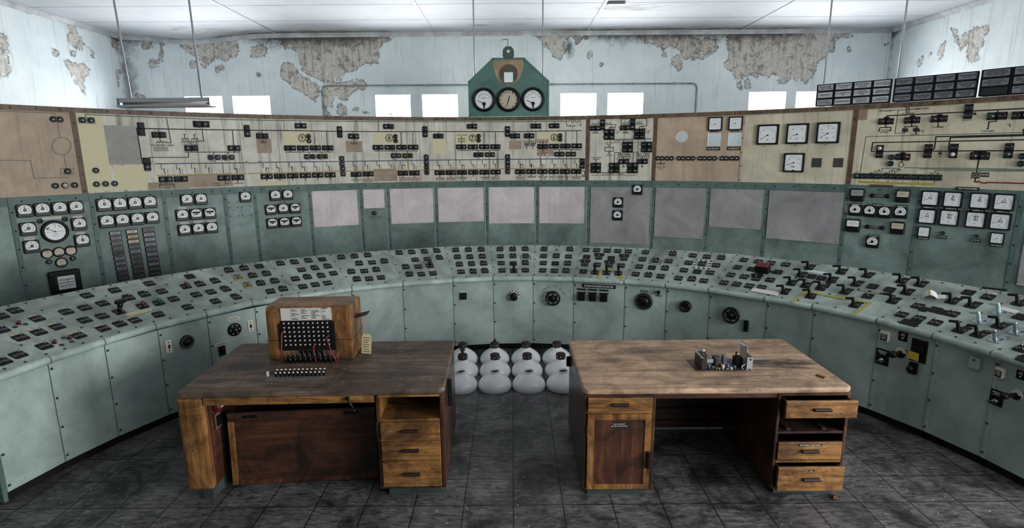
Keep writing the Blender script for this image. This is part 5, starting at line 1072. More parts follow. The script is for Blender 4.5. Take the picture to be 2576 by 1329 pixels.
for i in range(NS):
    mid = (cp(i, RC[i], 0) + cp(i+1, RC[i+1], 0))/2; t = thing('control_desk_section', slab[i], 'control desk', mid, 'curved control desk sections'); SEC.append(t)
    g = .0012; e0, e1 = g, 1-g; N = 4; m = MB()
    # sloping switch panel
    pts = [patchP(i, e0+(e1-e0)*u/N, v/N) for u in range(N+1) for v in range(N+1)]
    m.add(pts, [(u*(N+1)+v, (u+1)*(N+1)+v, (u+1)*(N+1)+v+1, u*(N+1)+v+1) for u in range(N) for v in range(N)], 0, True)
    m.add([patchP(i, e0, 1), patchP(i, e1, 1), patchP(i, e1, 1)-Vector((0,0,.05)), patchP(i, e0, 1)-Vector((0,0,.05))], [(1,0,3,2)])
    top = m
    # rolled nosing
    m = MB(); pr = [(0, ZCR), (-.014, ZCR-.004), (-.024, ZCR-.016), (-.026, ZCR-.030), (-.020, ZCR-.046), (-.004, ZL), (RF-3.39+.004, ZL)]
    def rl(s, dr, z): a, b = cp(i, RC[i]+dr, z), cp(i+1, RC[i+1]+dr, z); return a*(1-s)+b*s
    n = len(pr); m.add([rl(s, dr, z) for s in (.003, .997) for dr, z in pr], [(j, n+j, n+j+1, j+1)[::-1] for j in range(n-1)], 0, True)
    part('nosing', m, M_['nosing'], t)
    m = MB(); m.add([rl(s, dr-.0015, z) for s in (.978, .9975) for dr, z in pr], [(j, n+j, n+j+1, j+1)[::-1] for j in range(n-1)], 0, True); part('nosing_clip', m, M_['strip'], t)
    # front sheet, cover strip, toe kick, inside
    a, b = cp(i, RF, 0), cp(i+1, RF, 0); ex = (b-a).normalized(); nz = ex.cross(Vector((0,0,1))); w = (b-a).length; Mf = frame(a, ex, (0,0,1), nz)
    part('front_panel', MB().box(.002, w-.002, .075, ZL-.002, -.02, 0, 0, Mf), M_['teal'], t)
    part('toe_kick', MB().box(.0, w, 0, .075, -.06, -.04, 0, Mf), M_['blackm'], t); part('back_panel', MB().add([cp(i, RS[i]-.002, .02), cp(i+1, RS[i+1]-.002, .02), cp(i+1, RS[i+1]-.002, ZS-.045), cp(i, RS[i]-.002, ZS-.045)], [(1,0,3,2)]), M_['teal_panel'], t)
    m = MB(); A, B = patchP(i, .012, .03), patchP(i, .012, .985)
    def up(s, tt): 
        P = patchP(i, s, tt); q = (patchP(i, s, 1)-patchP(i, s, 0)); e = (patchP(i, 1, tt)-patchP(i, 0, tt)).normalized(); nn = e.cross(q).normalized(); return frame(P, e, nn.cross(e), nn)
    for s, tt in [(.03, u) for u in (.04, .28, .52, .76, .96)] + [(u, .975) for u in (.3, .55, .8)] + [(u, .03) for u in (.33, .66)]: top.lathe([(.010, -.0005), (.009, .003), (.0001, .004)], 1, up(s, tt), 8)
    part('switch_panel', top, [M_['teal_top'], M_['screw']], t); m = MB().box(.003, .030, .078, ZL-.004, 0, .005, 0, Mf)
    for z in (.12, .34, .56, .78): m.lathe([(.010, -.0005), (.009, .004), (.0001, .006)], 1, Mf @ T(.0165, z, .005), 8)
    part('cover_strip', m, [M_['teal'], M_['screw']], t)
    if i == 0:
        a0, b0 = cp(0, RF-.002, 0), cp(0, RS[0], 0); m = MB(); m.add([cp(0, RF, .02), cp(0, RS[0], .02), cp(0, RS[0], ZS-.02), cp(0, RC[0]+.01, ZCR-.02), cp(0, RF, ZL)], [(0,1,2,3,4)]); part('end_panel', m, M_['strip'], t)
        part('end_post', MB().box(-.028, -.002, .02, ZL, -.05, .004, 0, Mf), M_['strip'], t)
SEC = [None] + SEC         # below, sections are counted from one
# ---- switches (one mesh per kind, copied)
def plate_mesh(kind):
    m = MB(); mats = [M_['switchplate'], M_['oval'], M_['pale'], M_['black']]
    if kind == 'brass': mats[0] = M_['brass']
    if kind == 'chrome': mats[0] = M_['chrome']
    m.rbox(.082, .086, .012, 0, .004, 0, None, .001)
    if kind in ('std', 'tab', 'pale', 'wide', 'brass'):
        for s in (-1, 1): m.cyl(.015, .004, .0055, 1, T(.020*s, -.004, 0) @ S(1.15, .8, 1), 14)
    if kind == 'tab' or kind == 'brass': m.rbox(.058, .020, .003, 0, .0035, 0 if kind == 'tab' else 3, T(0, .051, 0))
    if kind == 'pale': m.rbox(.062, .018, .002, 0, .004, 2, T(-.004, .050, 0))
    if kind == 'wide': m.rbox(.115, .055, .008, 0, .0038, 0, T(0, .066, 0))
    if kind == 'blank': m.cyl(.013, .0035, .0046, 3, None, 14)
    if kind in ('han', 'chrome'): m.rbox(.060, .030, .003, 0, .0035, 0, T(.016, .055, 0)); m.cyl(.012, .004, .005, 1, T(.022, .012, 0), 12)
    return m.mesh('rotary_switch', mats)
def spindle(): m = MB(); m.cyl(.010, .004, .010, 0, None, 12); m.cyl(.0055, .010, .045, 0, None, 10); return m.mesh('spindle', M_['steel'])
def handle(kind):
    """pistol grip: an upright barrel with a bar reaching out from its top"""
    m = MB(); m.lathe([(.019, .004), (.017, .012), (.0155, .02), (.0155, .085), (.014, .094), (.008, .098), (.0001, .099)], 0, None, 14)
    m.rbox(.026, .024, .010, 0, .072, 0, T(0, 0, .085) @ RZ(radians(8)) @ RY(radians(-96)) @ RZ(pi/2), .004)
    return m.mesh('pistol_grip', M_[kind])
def ballknob(mat): m = MB(); m.lathe([(.006, .004), (.006, .012), (.016, .018), (.020, .030), (.016, .042), (.0001, .047)], 0, None, 14); return m.mesh('knob', M_[mat])
def upright(): m = MB(); m.rbox(.026, .030, .010, .004, .120, 0, None, .006); return m.mesh('lever_handle', M_['black'])
M_['hwhite'] = painted('chipped_white_handle', (186, 206, 204), (60, 66, 70), 40, .5, .35, False)
def switch(i, zf, x, y, kind='std'):
    M, s, t = on_slope(i, *zf(x, y)); pk = {'p': 'std', 'l': 'pale', 't': 'tab', 'w': 'wide', 'o': 'blank', 'f': 'flat', 'h': 'han', 'u': 'std', 'b': 'brass', 'c': 'chrome', 'W': 'chrome', 'r': 'std', 'g': 'std', 'T': 'std', 'd': 'std', 'H': 'blank'}[kind]
    M = M @ T(0, 0, .0008); p = put('rotary_switch', shared('sw' + pk, lambda: plate_mesh(pk)), SEC[i], M, {'b': 'brass-coloured switch plate', 'c': 'chrome pistol grip switch', 'W': 'chipped white pistol grip switch', 'o': 'blank plate with an empty hole'}.get(kind))
    if kind in 'pltwfb': put('spindle', shared('spin', spindle), p, M)
    elif kind in 'hcW': put('pistol_grip', shared('hg' + kind, lambda: handle({'h': 'black', 'c': 'chrome', 'W': 'hwhite'}[kind])), p, M @ T(-.012, 0, 0) @ S(.80))
    elif kind == 'u': put('lever_handle', shared('up', upright), p, M)
    elif kind in 'rgd': put('knob', shared('bk' + kind, lambda: ballknob({'r': 'redp', 'g': 'lgreen', 'd': 'black'}[kind])), p, M @ S(1.3 if kind == 'd' else 1))
    elif kind == 'T':
        m = MB(); m.cyl(.016, .004, .05, 0, None, 14); m.cyl(.020, .05, .085, 0, None, 14); m.rbox(.085, .030, .012, .085, .115, 0, None, .006); part('tee_handle', m, M_['black'], p, M)
    return M
cA, cB, cC, cD, cE, cF, cG, cH = zoomed(0,660,4.43), zoomed(400,640,4.43), zoomed(800,600,5.1125), zoomed(1120,600,5.1125), zoomed(1440,600,5.1125), zoomed(1740,620,5.1125), zoomed(1940,660,5.536), zoomed(2176,680,4.43)
SW = [(1, cA, 'p', [(205,1035),(30,1110)]), (2, cA, 'p', [(170,540),(10,605),(15,758),(495,938)]), (2, cA, 'l', [(415,632),(640,722),(435,783),(230,843),(875,820)]),
 (3, cA, 'p', [(970,373),(1145,462),(945,510),(740,555),(1140,603),(945,648),(1335,690)]), (3, cA, 'l', [(1150,740),(1505,648)]), (3, cA, 'T', [(1330,555)]),
 (4, cA, 'p', [(1280,315),(1665,240),(1805,328),(1935,412),(1765,585)]), (4, cA, 't', [(1610,360),(1435,400)]), (4, cA, 'r', [(1590,490)]), (4, cA, 'g', [(1770,455)]), (4, cB, 'p', [(320,590)]),
 (5, cB, 'o', [(345,250)]), (5, cB, 'r', [(300,360)]), (5, cB, 't', [(460,335),(630,300),(745,390),(862,478)]), (5, cB, 'p', [(415,452),(580,422),(630,525)]),
 (6, cB, 't', [(780,180),(950,157),(1045,240),(1200,218),(1135,325),(1290,300),(1385,388)]), (6, cB, 'o', [(1118,135)]), (6, cB, 'b', [(885,265),(990,352)]), (6, cB, 'p', [(1245,415)]),
 (7, cB, 't', [(1355,105),(1510,90),(1665,72),(1738,155),(1880,135),(1655,255),(1808,240)]), (7, cB, 'o', [(1820,58)]), (7, cB, 'l', [(1590,175),(1880,322)]), (7, cB, 'p', [(1520,275),(1605,362),(1742,340),(1945,215)]),
 (8, cC, 't', [(300,245),(470,232),(640,218),(530,325),(855,297),(430,432),(750,405),(500,528)]), (8, cC, 'l', [(697,312),(597,422),(812,505)]), (8, cC, 'p', [(660,522)]),
 (9, cC, 't', [(1045,188),(1207,180),(1370,172),(1530,162),(1562,250),(1130,370),(1178,465)]), (9, cC, 'p', [(1250,277),(1408,268),(1290,365),(1330,462)]), (9, cC, 'd', [(1440,355)]), (9, cC, 'l', [(1480,452)]),
 (10, cD, 't', [(135,155),(298,150),(463,147),(158,243),(318,243),(478,235),(183,337),(340,332),(495,325),(360,428),(510,420)]), (10, cD, 'p', [(207,432)]),
 (11, cD, 't', [(705,143),(868,143),(1030,140),(872,230),(1035,232),(1030,318)]), (11, cD, 'p', [(712,232),(722,320),(732,415),(1032,413)]), (11, cD, 'o', [(876,325)]), (11, cD, 'u', [(882,420)]),
 (12, cD, 't', [(1272,140),(1602,143),(1428,230),(1573,325),(1555,420)]), (12, cD, 'p', [(1265,230),(1587,235),(1262,320),(1255,415),(1405,420)]), (12, cD, 'o', [(1417,325)]),
 (13, cE, 'p', [(175,150),(313,155),(450,160),(583,165),(720,170),(318,342),(628,352)]), (13, cE, 'o', [(183,240),(500,257)]), (13, cE, 'w', [(340,248),(663,262),(158,332),(472,345)]), (13, cE, 'f', [(140,428)]), (13, cE, 'u', [(290,440),(440,445),(592,452)]),
 (14, cE, 'p', [(942,180),(902,270),(1240,295),(860,365),(815,462),(1135,490)]), (14, cE, 't', [(1290,200),(1068,288),(1190,388),(975,475)]), (14, cE, 'o', [(1022,378)]),
 (15, cE, 'p', [(1550,223),(1730,238),(1495,317),(1848,348),(1435,412),(1772,443),(1365,515),(1690,548)]), (15, cE, 't', [(1915,252),(1668,333),(1535,527)]), (15, cE, 'o', [(1605,430)]),
 (16, cF, 'p', [(672,178),(858,200),(1018,217),(1210,237),(590,272),(505,370),(675,393),(830,418),(1010,435),(415,470),(580,490),(740,512),(900,530)]), (16, cF, 'o', [(770,295),(1110,333)]),
 (17, cF, 'h', [(1510,280),(1920,335),(1405,375),(1800,440),(1280,480),(1465,510),(1660,540),(1190,590),(1530,645)]), (17, cF, 'o', [(1540,390),(1670,412)]),
 (18, cG, 'h', [(1340,190),(1815,268),(1185,308),(1030,418),(1885,425),(1690,545),(1165,602)]), (18, cG, 'o', [(1415,340),(1650,385)]), (18, cG, 'f', [(1345,475)]), (18, cH, 'h', [(615,163)]),
 (19, cH, 'p', [(590,402),(975,490),(410,497),(600,540),(785,587),(1370,302)]), (19, cH, 'o', [(785,445),(1155,252)]), (19, cH, 'h', [(970,350),(1190,397)]),
 (20, cH, 'h', [(1060,672),(1265,722),(1500,625),(1720,372)]), (20, cH, 'c', [(1470,777),(1700,692)]), (20, cH, 'W', [(1290,572),(1510,475)]), (20, cH, 'o', [(1735,525)]), (21, cH, 'p', [(1750,880)]), (21, cH, 'o', [(1790,990)])]
for i, zf, kd, lst in SW:
    for x, y in lst: switch(i, zf, x, y, kd)
def slope_part(i, zf, x, y, fn, name, mats, label=None, z=.001): M = on_slope(i, *zf(x, y))[0] @ T(0, 0, z); m = MB(); fn(m); return part(name, m, mats, SEC[i], M, label)
for i, zf, x, y in ((2,cA,207,690),(2,cA,605,903),(2,cA,773,855)): slope_part(i, zf, x, y, lambda m: (m.cyl(.016, 0, .004, 0, None, 14), m.cyl(.011, .004, .026, 0, None, 14)), 'push_button', M_['redp'])
for i, zf, x, y in ((2,cA,168,725),(2,cA,285,693),(2,cA,690,925),(2,cA,800,887),(2,cA,708,848),(12,cD,1435,150)): slope_part(i, zf, x, y, lambda m: m.lathe([(.016, .0), (.014, .003), (.010, .001), (.0001, .0005)], 0, None, 14), 'hole_plug', M_['screw'])
for i, zf, x, y, wd in ((19,cH,660,440,.055),(19,cH,862,470,.05)): slope_part(i, zf, x, y, lambda m: (m.rbox(wd, .075, .004, 0, .003), m.cyl(.010, .003, .004, 1, None, 12)), 'small_plate', [M_['switchplate'], M_['black']])
slope_part(19, cH, 500, 588, lambda m: m.rbox(.125, .085, .004, 0, .002), 'blank_label', M_['switchplate'])
def chk(m):
    for k in range(24):
        t_ = k/24*4; s_ = int(t_); u = (t_-s_)*.15-.075; mi = k % 2
        p = [(u, -.075), (.075, u), (-u, .075), (-.075, -u)][s_]; m.rbox(.025, .025, .001, 0, .0012, mi, T(p[0], p[1], 0)) if False else m.quad(p[0]-.0125, p[0]+.0125, p[1]-.0125, p[1]+.0125, .0012, mi)
slope_part(15, cE, 1672, 335, chk, 'chequered_marking', [M_['ink'], M_['ink_white']])
for i, zf, x, y in ((11,cD,1032,237),(14,cE,1068,293)): slope_part(i, zf, x, y, lambda m: [m.box(a, b, c, d, 0, .0012) for a, b, c, d in ((-.062,.062,-.062,-.056),(-.062,-.056,-.056,.03),(.056,.062,-.056,.03))], 'painted_marking', M_['ink'])
def strip3(m, L): m.box(-L/2, L/2, -.012, .012, 0, .0015, 0); [m.quad(-L/2+L*(.06+.31*k), -L/2+L*(.28+.31*k), -.005, .005, .0018, 1) for k in range(3)]
slope_part(17, cF, 1540, 442, lambda m: strip3(m, .30), 'legend_strip', [M_['switchplate'], M_['ink_white']]); slope_part(18, cG, 1460, 425, lambda m: strip3(m, .30), 'legend_strip', [M_['switchplate'], M_['ink_white']])
slope_part(17, cF, 1760, 495, lambda m: m.box(-.015, .015, -.06, .06, 0, .0015), 'legend_strip', M_['switchplate'])
# ---- fittings on the desk fronts
def dial_notched(m, r, hub=.35): 
    m.lathe([(r, 0), (r, .012), (r*.93, .02), (r*.78, .022), (r*.7, .016), (r*hub, .018), (r*hub, .035), (r*hub*.8, .04), (.0001, .04)], 0, None, 36)
    for k in range(18): a = 2*pi*k/18; m.quad(-.004, .004, -.006, .006, .0228, 1, T(r*.855*cos(a), r*.855*sin(a), 0) @ RZ(a+pi/2))
def front(i, px, py, w, h, fn, name, mats, label=None, off=.001):
    M, a, b = fsize(i, px, py, w, h); m = MB(); fn(m, a, b); return part(name, m, mats, SEC[i], M @ T(0, 0, off), label), M, a, b
KM = [M_['black'], M_['ink_grey']]
def tog(m, a, b): m.rbox(a, b, .006, 0, .006, 0, None, .002); m.box(-a*.15, a*.15, -b*.14, b*.14, .006, .016, 1); [m.cyl(.006, .006, .008, 1, T(0, b*s, 0), 10) for s in (-.32, .32)]
front(4, 424, 872, 15, 33, tog, 'toggle_switch', [M_['ivory'], M_['ink']], 'cream toggle switch plate'); front(4, 469.5, 860, 37, 37, lambda m, a, b: dial_notched(m, a/2), 'notched_dial', KM)
front(5, 589.6, 829, 35, 35, lambda m, a, b: (m.lathe([(a/2, 0), (a/2, .010), (a*.46, .014), (a*.2, .016), (a*.2, .03), (.0001, .032)], 0, None, 30), [m.cyl(.008, .013, .017, 1, T(a*.33*cos(k*pi/3), a*.33*sin(k*pi/3), 0), 10) for k in range(6)], m.cyl(.012, .03, .04, 2, None, 12)), 'notched_dial', KM + [M_['chrome']])
front(5, 630, 820, 14, 29, tog, 'toggle_switch', [M_['ivory'], M_['ink']]); front(5, 558, 882, 16, 24, lambda m, a, b: (m.rbox(a, b, .004, 0, .02, 0, None, .004), m.box(-.01, .01, -.02, .02, .02, .04)), 'rotary_switch_box', KM)
for px, py, w, tx in ((587, 802, 31, 'AUTO VOLTAGE REGULATOR'), (556, 866, 34, 'FIELD CHANGER GENERAL ALARM')):
    M, a, b = fsize(5, px, py, w, 8); nameplate(SEC[5], M @ T(0, 0, .001), a, b, tx, False)
front(10, 1165.6, 745, 17, 17, lambda m, a, b: (m.rbox(a, b, .008, 0, .02, 0, None, .004), m.lathe([(a*.2, .02), (a*.18, .03), (.0001, .032)], 0, None, 16)), 'square_switch', KM); front(10, 1166, 734, 19, 5, lambda m, a, b: m.cbox(a, b, .002), 'nameplate', [M_['nosing']])
def ringdial(m, a, b, h=.06): m.lathe([(a*.5, .03), (a*.5, .045), (a*.46, .052), (a*.40, .05), (a*.38, .035), (a*.44, .028), (a*.5, .03)], 0, None, 36); m.lathe([(a*.3, 0), (a*.3, .015), (a*.16, .02), (a*.14, .05), (.0001, .052)], 0, None, 24); [m.box(-a*.44, a*.44, -.006, .006, .034, .042, 0, RZ(radians(q))) for q in (30, 150, 90)]; m.arc(a*.22, a*.30, 20, 160, .019, 1, None, 16)
front(11, 1292.7, 744, 28, 28, lambda m, a, b: (m.lathe([(a*.5, 0), (a*.5, .004), (a*.49, .006)], 1, None, 30, False, (False, True)), m.lathe([(a*.36, .005), (a*.35, .05), (a*.3, .055), (.0001, .055)], 0, T(0, -.006, 0), 26), m.arc(a*.49, a*.5, 0, 360, .007, 0), [m.quad(-.008, .008, -.006, .006, .0072, 0, RZ(radians(q)) @ T(0, a*.43, 0)) for q in (-80, -50, -20, 15, 45, 75)]), 'round_knob', [M_['black'], M_['ivory']])
front(12, 1391, 749, 38, 38, lambda m, a, b: ringdial(m, a, b), 'handwheel', [M_['black'], M_['ink_white']])
M, a, b = fsize(12, 1391, 749, 38, 38); m = MB(); st = 'Control for dTross'
for k, ch in enumerate(st):
    if ch == ' ': continue
    an = radians(150 - 132*k/(len(st)-1)); r = a*.78; m.text(ch, .006 if ch == 'l' else .013 if ch in 'fr' else .020, .034 if ch in 'CTldf' else .024, M @ T(r*cos(an), r*sin(an), .0015) @ RZ(an-pi/2))
part('lettering', m, M_['ink_grey'], SEC[12])
M, a, b = fsize(13, 1506.5, 720.7, 84, 9); nameplate(SEC[13], M @ T(0, 0, .001), a, b, 'BUS BAR VOLTAGE SELECTOR SWITCHES')
for px, py in ((1463, 746.7), (1491, 748), (1519.5, 749.5)):
    front(13, px, py, 17, 18, lambda m, a, b: (m.rbox(a, b, .006, 0, .03, 0, None, .004), m.cyl(a*.24, .03, .045, 0, None, 16), m.box(-.007, .007, -b*.34, b*.34, .045, .06)), 'selector_switch', KM); front(13, px, py-10.5, 23, 3.5, lambda m, a, b: m.cbox(a, b, .003), 'nameplate', [M_['blackm']]); front(13, px, py-18.5, 23, 4, lambda m, a, b: m.cbox(a, b, .003), 'nameplate', [M_['blackm']])
front(14, 1620, 758.5, 44, 43, lambda m, a, b: dial_notched(m, a/2, .42), 'notched_dial', KM); front(14, 1621, 733, 19, 6, lambda m, a, b: m.cbox(a, b, .003), 'nameplate', [M_['strip']]); front(14, 1657.5, 735, 8, 12, lambda m, a, b: (m.cyl(a*.5, 0, .03, 0, None, 14), m.box(-.006, .006, -b*.5, b*.5, .03, .05)), 'key_switch', KM); front(14, 1657, 744, 14, 5, lambda m, a, b: m.cbox(a, b, .003), 'nameplate', [M_['strip']])
front(15, 1725, 770.6, 30, 29, lambda m, a, b: m.lathe([(a*.5, 0), (a*.5, .03), (a*.45, .045), (a*.34, .05), (a*.3, .04), (.0001, .04)], 0, None, 30), 'round_knob', KM)
front(16, 1841.7, 791.7, 44, 41, lambda m, a, b: ringdial(m, a, b), 'handwheel', [M_['black'], M_['ink_grey']]); front(16, 1878, 819.5, 11, 28, lambda m, a, b: m.rbox(a, b, .006, 0, .03, 0, None, .004), 'black_box', KM)
def emerg(i, dx, dy):
    front(i, 2229+dx[0], 845+dy[0], 22, 27, lambda m, a, b: (m.rbox(a, b, .004, 0, .03, 0, None, .003), m.quad(-a*.4, a*.4, -b*.42, b*.22, .0302, 1), [m.quad(-a*.3, a*.28, b*(.1-.12*k), b*(.14-.12*k), .0305, 2) for k in range(4)]), 'label_block', [M_['ivory'], M_['blackm'], M_['ink_white']]); front(i, 2272+dx[1], 847+dy[1], 24, 23, lambda m, a, b: (m.cbox(a, b, .004), m.quad(-a*.1, a*.1, -b*.25, -b*.1, .0045, 1), m.text('RAISE\nLOWER', a*.5, b*.3, T(0, b*.2, 0), 1, .0045)), 'nameplate', [M_['blackm'], M_['ink_white']])
    front(i, 2220+dx[2], 898+dy[2], 34, 40, lambda m, a, b: (m.cbox(a, b, .006), m.text('EMERGENCY\nSWITCH', a*.7, b*.24, T(0, b*.28, 0), 1, .0065), m.lathe([(a*.22, .006), (a*.2, .02), (a*.12, .025), (a*.1, .04), (.0001, .042)], 2, T(0, -b*.2, 0), 18), m.box(-a*.3, a*.3, -.006, .006, .03, .045, 2, T(0, -b*.2, 0) @ RZ(.3))), 'emergency_switch', [M_['blackm'], M_['ink_white'], M_['chrome']])
    front(i, 2266+dx[3], 887+dy[3], 32, 32, lambda m, a, b: (m.lathe([(a*.5, 0), (a*.5, .006), (a*.48, .008)], 1, None, 30, False, (False, True)), m.arc(a*.48, a*.5, 0, 360, .009, 0), m.text('RAISE', a*.4, b*.14, T(.05, b*.28, 0) @ RZ(-.5), 0, .0095), m.prism([(x, -y) for x, y in chord_disc(a*.47, .0)][::-1], .008, .010, 0), m.lathe([(a*.2, .008), (a*.16, .05), (a*.16, .08), (a*.30, .085), (a*.32, .10), (a*.28, .12), (.0001, .122)], 0, None, 10)), 'star_knob', [M_['black'], M_['ivory']])
emerg(19, (0,)*4, (0,)*4); emerg(21, (291, 297, 288, 292), (92, 97, 103, 106))
front(19, 2312, 883, 42, 58, lambda m, a, b: (m.rbox(a, b, .004, 0, .006), m.rbox(a*.7, b*.3, .004, .006, .03, 0, T(-a*.04, b*.12, 0), .004)), 'switch_plate', KM); front(19, 2303, 894, 30, 22, lambda m, a, b: m.add([(-a*.5, -b*.4, .03), (a*.5, -b*.5, .034), (a*.5, b*.45, .034), (-a*.46, b*.5, .032)], [(0,1,2,3)]), 'yellow_tag', [plain('yellow_tag', (190, 160, 50), .6)]); front(19, 2300, 926, 26, 28, lambda m, a, b: (m.rbox(a*.8, b, .004, 0, .03), m.lathe([(a*.32, .03), (a*.3, .06), (.0001, .062)], 0, T(-a*.1, 0, 0), 18)), 'knob_box', KM)
front(20, 2456, 912.5, 28, 32, lambda m, a, b: (m.rbox(a, b, .008, 0, .03, 0, None, .006), m.cyl(.008, .03, .033, 1, T(0, b*.25, 0), 10)), 'cover_box', [M_['teal'], M_['ink']])
# ---- loose things on the desk
def onslope(name, label, cat, i, zf, x, y, z=.004, rot=0):
    M = on_slope(i, *zf(x, y))[0] @ T(0, 0, z) @ RZ(rot); t = thing(name, label, cat, M.translation); return t, M
t, M = onslope('red_top_block', 'black block with a red lettered top standing among the desk switches', 'block', 16, cF, 915, 325)
part('block_body', MB().rbox(.13, .09, .008, 0, .075, 0, None, .004), M_['blackm'], t, M); m = MB(); m.rbox(.122, .082, .006, .0752, .078); m.text('DO NOT\nOPERATE', .09, .05, I4, 1, .0785); part('top_label', m, [M_['lred'], M_['ink']], t, M)
part('side_strap', MB().rbox(.06, .02, .004, 0, .004, 0, T(.095, .01, 0)), M_['blackm'], t, M)
t, M = onslope('clear_label', 'clear blank label strip lying between pistol handles below the dark meter panel', 'label', 17, cF, 1620, 335, .0016, -.1); part('label_strip', MB().rbox(.19, .045, .004, 0, .0015), plain('clear_film', (186, 204, 206), .2), t, M)
t, M = onslope('card_tag', 'white blank card tag tied to a pistol handle, hanging over the desk nosing', 'tag', 16, cF, 945, 590, .006, -.05); part('card', MB().rbox(.25, .065, .003, 0, .0015), M_['paper'], t, M); P = M @ Vector((.12, 0, .003)); Q_ = on_slope(17, *cF(1195, 575))[0] @ Vector((0, 0, .03)); part('tie_string', MB().tube([P, P.lerp(Q_, .5)+Vector((0,0,.01)), Q_], .0025), M_['patch_p'], t)
t, M = onslope('card_tag', 'cream luggage tag tied to the black T handle on the desk', 'tag', 4, cA, 1545, 562, .004, .05); part('card', MB().prism([(-.10, 0), (-.08, -.022), (.10, -.024), (.10, .024), (-.08, .024)], 0, .0015), M_['pale'], t, M)
P = M @ Vector((-.09, 0, .003)); Q_ = on_slope(3, *cA(1330, 555))[0] @ Vector((.02, 0, .09)); part('tie_string', MB().tube([P, P.lerp(Q_, .5)-Vector((0,0,.01)), Q_], .002), M_['patch_p'], t)
def tape(label, w, pts):
    m = MB(); Ps = [on_slope(i, x, y) for i, x, y in pts]
    for (A, _, _), (B, _, _) in zip(Ps[:-1], Ps[1:]):
        a = A @ Vector((0, 0, .004)); b = B @ Vector((0, 0, .004)); n = (A.to_3x3() @ Vector((0,0,1))); sd = (b-a).normalized().cross(n)*w/2; up_ = n*.0008; e = (b-a).normalized()*w/2
        m.add([p+u for p in (a-e, b+e) for u in (-sd, sd, sd+up_, -sd+up_)], [(0,4,5,1),(3,2,6,7),(0,3,7,4),(1,5,6,2),(0,1,2,3),(4,7,6,5)])
    t = thing('yellow_tape', label, 'tape', Ps[0][0].translation); part('tape_strip', m, M_['tape'], t); return t
gG = lambda i, x, y: (i,) + cG(x, y)
tape('long yellow tape line boxing in two pistol handles on the desk', .022, [gG(17, 296, 560), gG(17, 500, 405), gG(17, 690, 452), gG(18, 760, 468), gG(18, 1375, 570), gG(18, 1135, 740)])
gE = lambda x, y: (13,) + cE(x, y)
tape('short yellow tape hooked around the upright handle switches', .022, [gE(335, 520), gE(372, 412), gE(560, 410)]); tape('small yellow tape arrow beside the upright handle switches', .022, [gE(590, 510), gE(650, 475), gE(633, 545)])
t, M = onslope('paper_roll', 'curled cream paper roll with a yellow edge lying on the desk', 'paper', 19, cH, 722, 300, .002, .5); M = M @ S(.66); m = MB(); n = 14
pr = [(-.075 + .15*k/n, .060*abs(sin(pi*k/n))**.8 + .004) for k in range(n+1)]; m.add([(x, y, z) for x, z in pr for y in (-.07, .07)], [(2*k, 2*k+2, 2*k+3, 2*k+1) for k in range(n)], 0, True); m.add([(x, y, z-.003) for x, z in pr for y in (-.07, .07)], [(2*k, 2*k+1, 2*k+3, 2*k+2) for k in range(n)], 0, True); part('paper_sheet', m, M_['paper'], t, M)
part('yellow_edge', MB().box(-.008, .008, -.07, .07, .0635, .068), M_['tape'], t, M); part('flat_leaf', MB().box(.05, .16, -.05, .045, .001, .003), M_['paper'], t, M)
t, M = onslope('card_tag', 'white card lying behind a white pistol handle', 'tag', 20, cH, 1600, 448, .004, -.1); part('card', MB().rbox(.12, .05, .003, 0, .0015), M_['paper'], t, M)
t, M = onslope('loose_lever', 'dark loose flat bar lying across a spindle switch near the desk back edge', 'bar', 19, cH, 1440, 262, .04, .15); part('bar', MB().rbox(.15, .022, .004, 0, .006), M_['blackm'], t, M); part('wire_loop', MB().tube([(-.07, 0, .003), (-.02, -.03, -.02), (.02, -.01, -.036)], .003), M_['pale'], t, M)
t, M = onslope('tilted_label', 'dark tilted label plate propped on a switch below the red-topped block', 'label', 16, cF, 845, 385, .012, .35); part('plate', MB().rbox(.11, .05, .003, 0, .003), M_['blackm'], t, M @ RX(.25))
# ================================================================ wooden desks
M_['wtop'] = wood('worn_desk_top_dark', (62, 50, 43), (106, 88, 74), (146, 124, 106), 'X', .7, .55, 1, (80, 68, 58), 0, True, ((.22, .45, .22, .10, .85), (1.3, .70, .3, .06, .6), (.15, .18, .12, .05, .6), (1.4, .25, .2, .06, .5), (.65, .2, .25, .05, .5)))
M_['wtop2'] = wood('worn_desk_top_light', (122, 96, 76), (190, 156, 126), (216, 186, 156), 'X', .6, .5, 1, (160, 132, 108), 0, True, ((1.42, .42, .34, .10, .9), (.55, .68, .30, .07, .6), (.25, .5, .12, .06, .5), (.9, .16, .3, .05, .5), (1.3, .75, .25, .06, .5)))
M_['wedge'] = wood('desk_edge_wood', (50, 34, 28), (78, 54, 42), (112, 84, 66), 'X', .5, .4)
M_['wgold'] = wood('golden_veneer', (84, 56, 32), (142, 100, 56), (176, 132, 80), 'X', .72, .35, 1, None, .15)
M_['wgoldv'] = wood('golden_veneer_upright', (82, 54, 32), (138, 96, 54), (170, 124, 76), 'Z', .78, .35, 1, None, .15)
M_['wred'] = wood('dark_red_veneer', (42, 26, 20), (72, 44, 32), (98, 62, 44), 'X', .9, .35, 1, None, .15)
M_['wredv'] = wood('dark_red_veneer_upright', (44, 27, 20), (78, 47, 33), (106, 67, 46), 'Z', .9, .35, 1, None, .15)
M_['wdark'] = wood('dark_inner_wood', (30, 20, 17), (50, 34, 27), (66, 46, 36), 'X', .5, .5)
M_['whandle'] = plain('drawer_handle_wood', (34, 20, 19), .35); M_['plinth'] = painted('desk_plinth_paint', (60, 70, 68), (30, 34, 33), 6, .7)
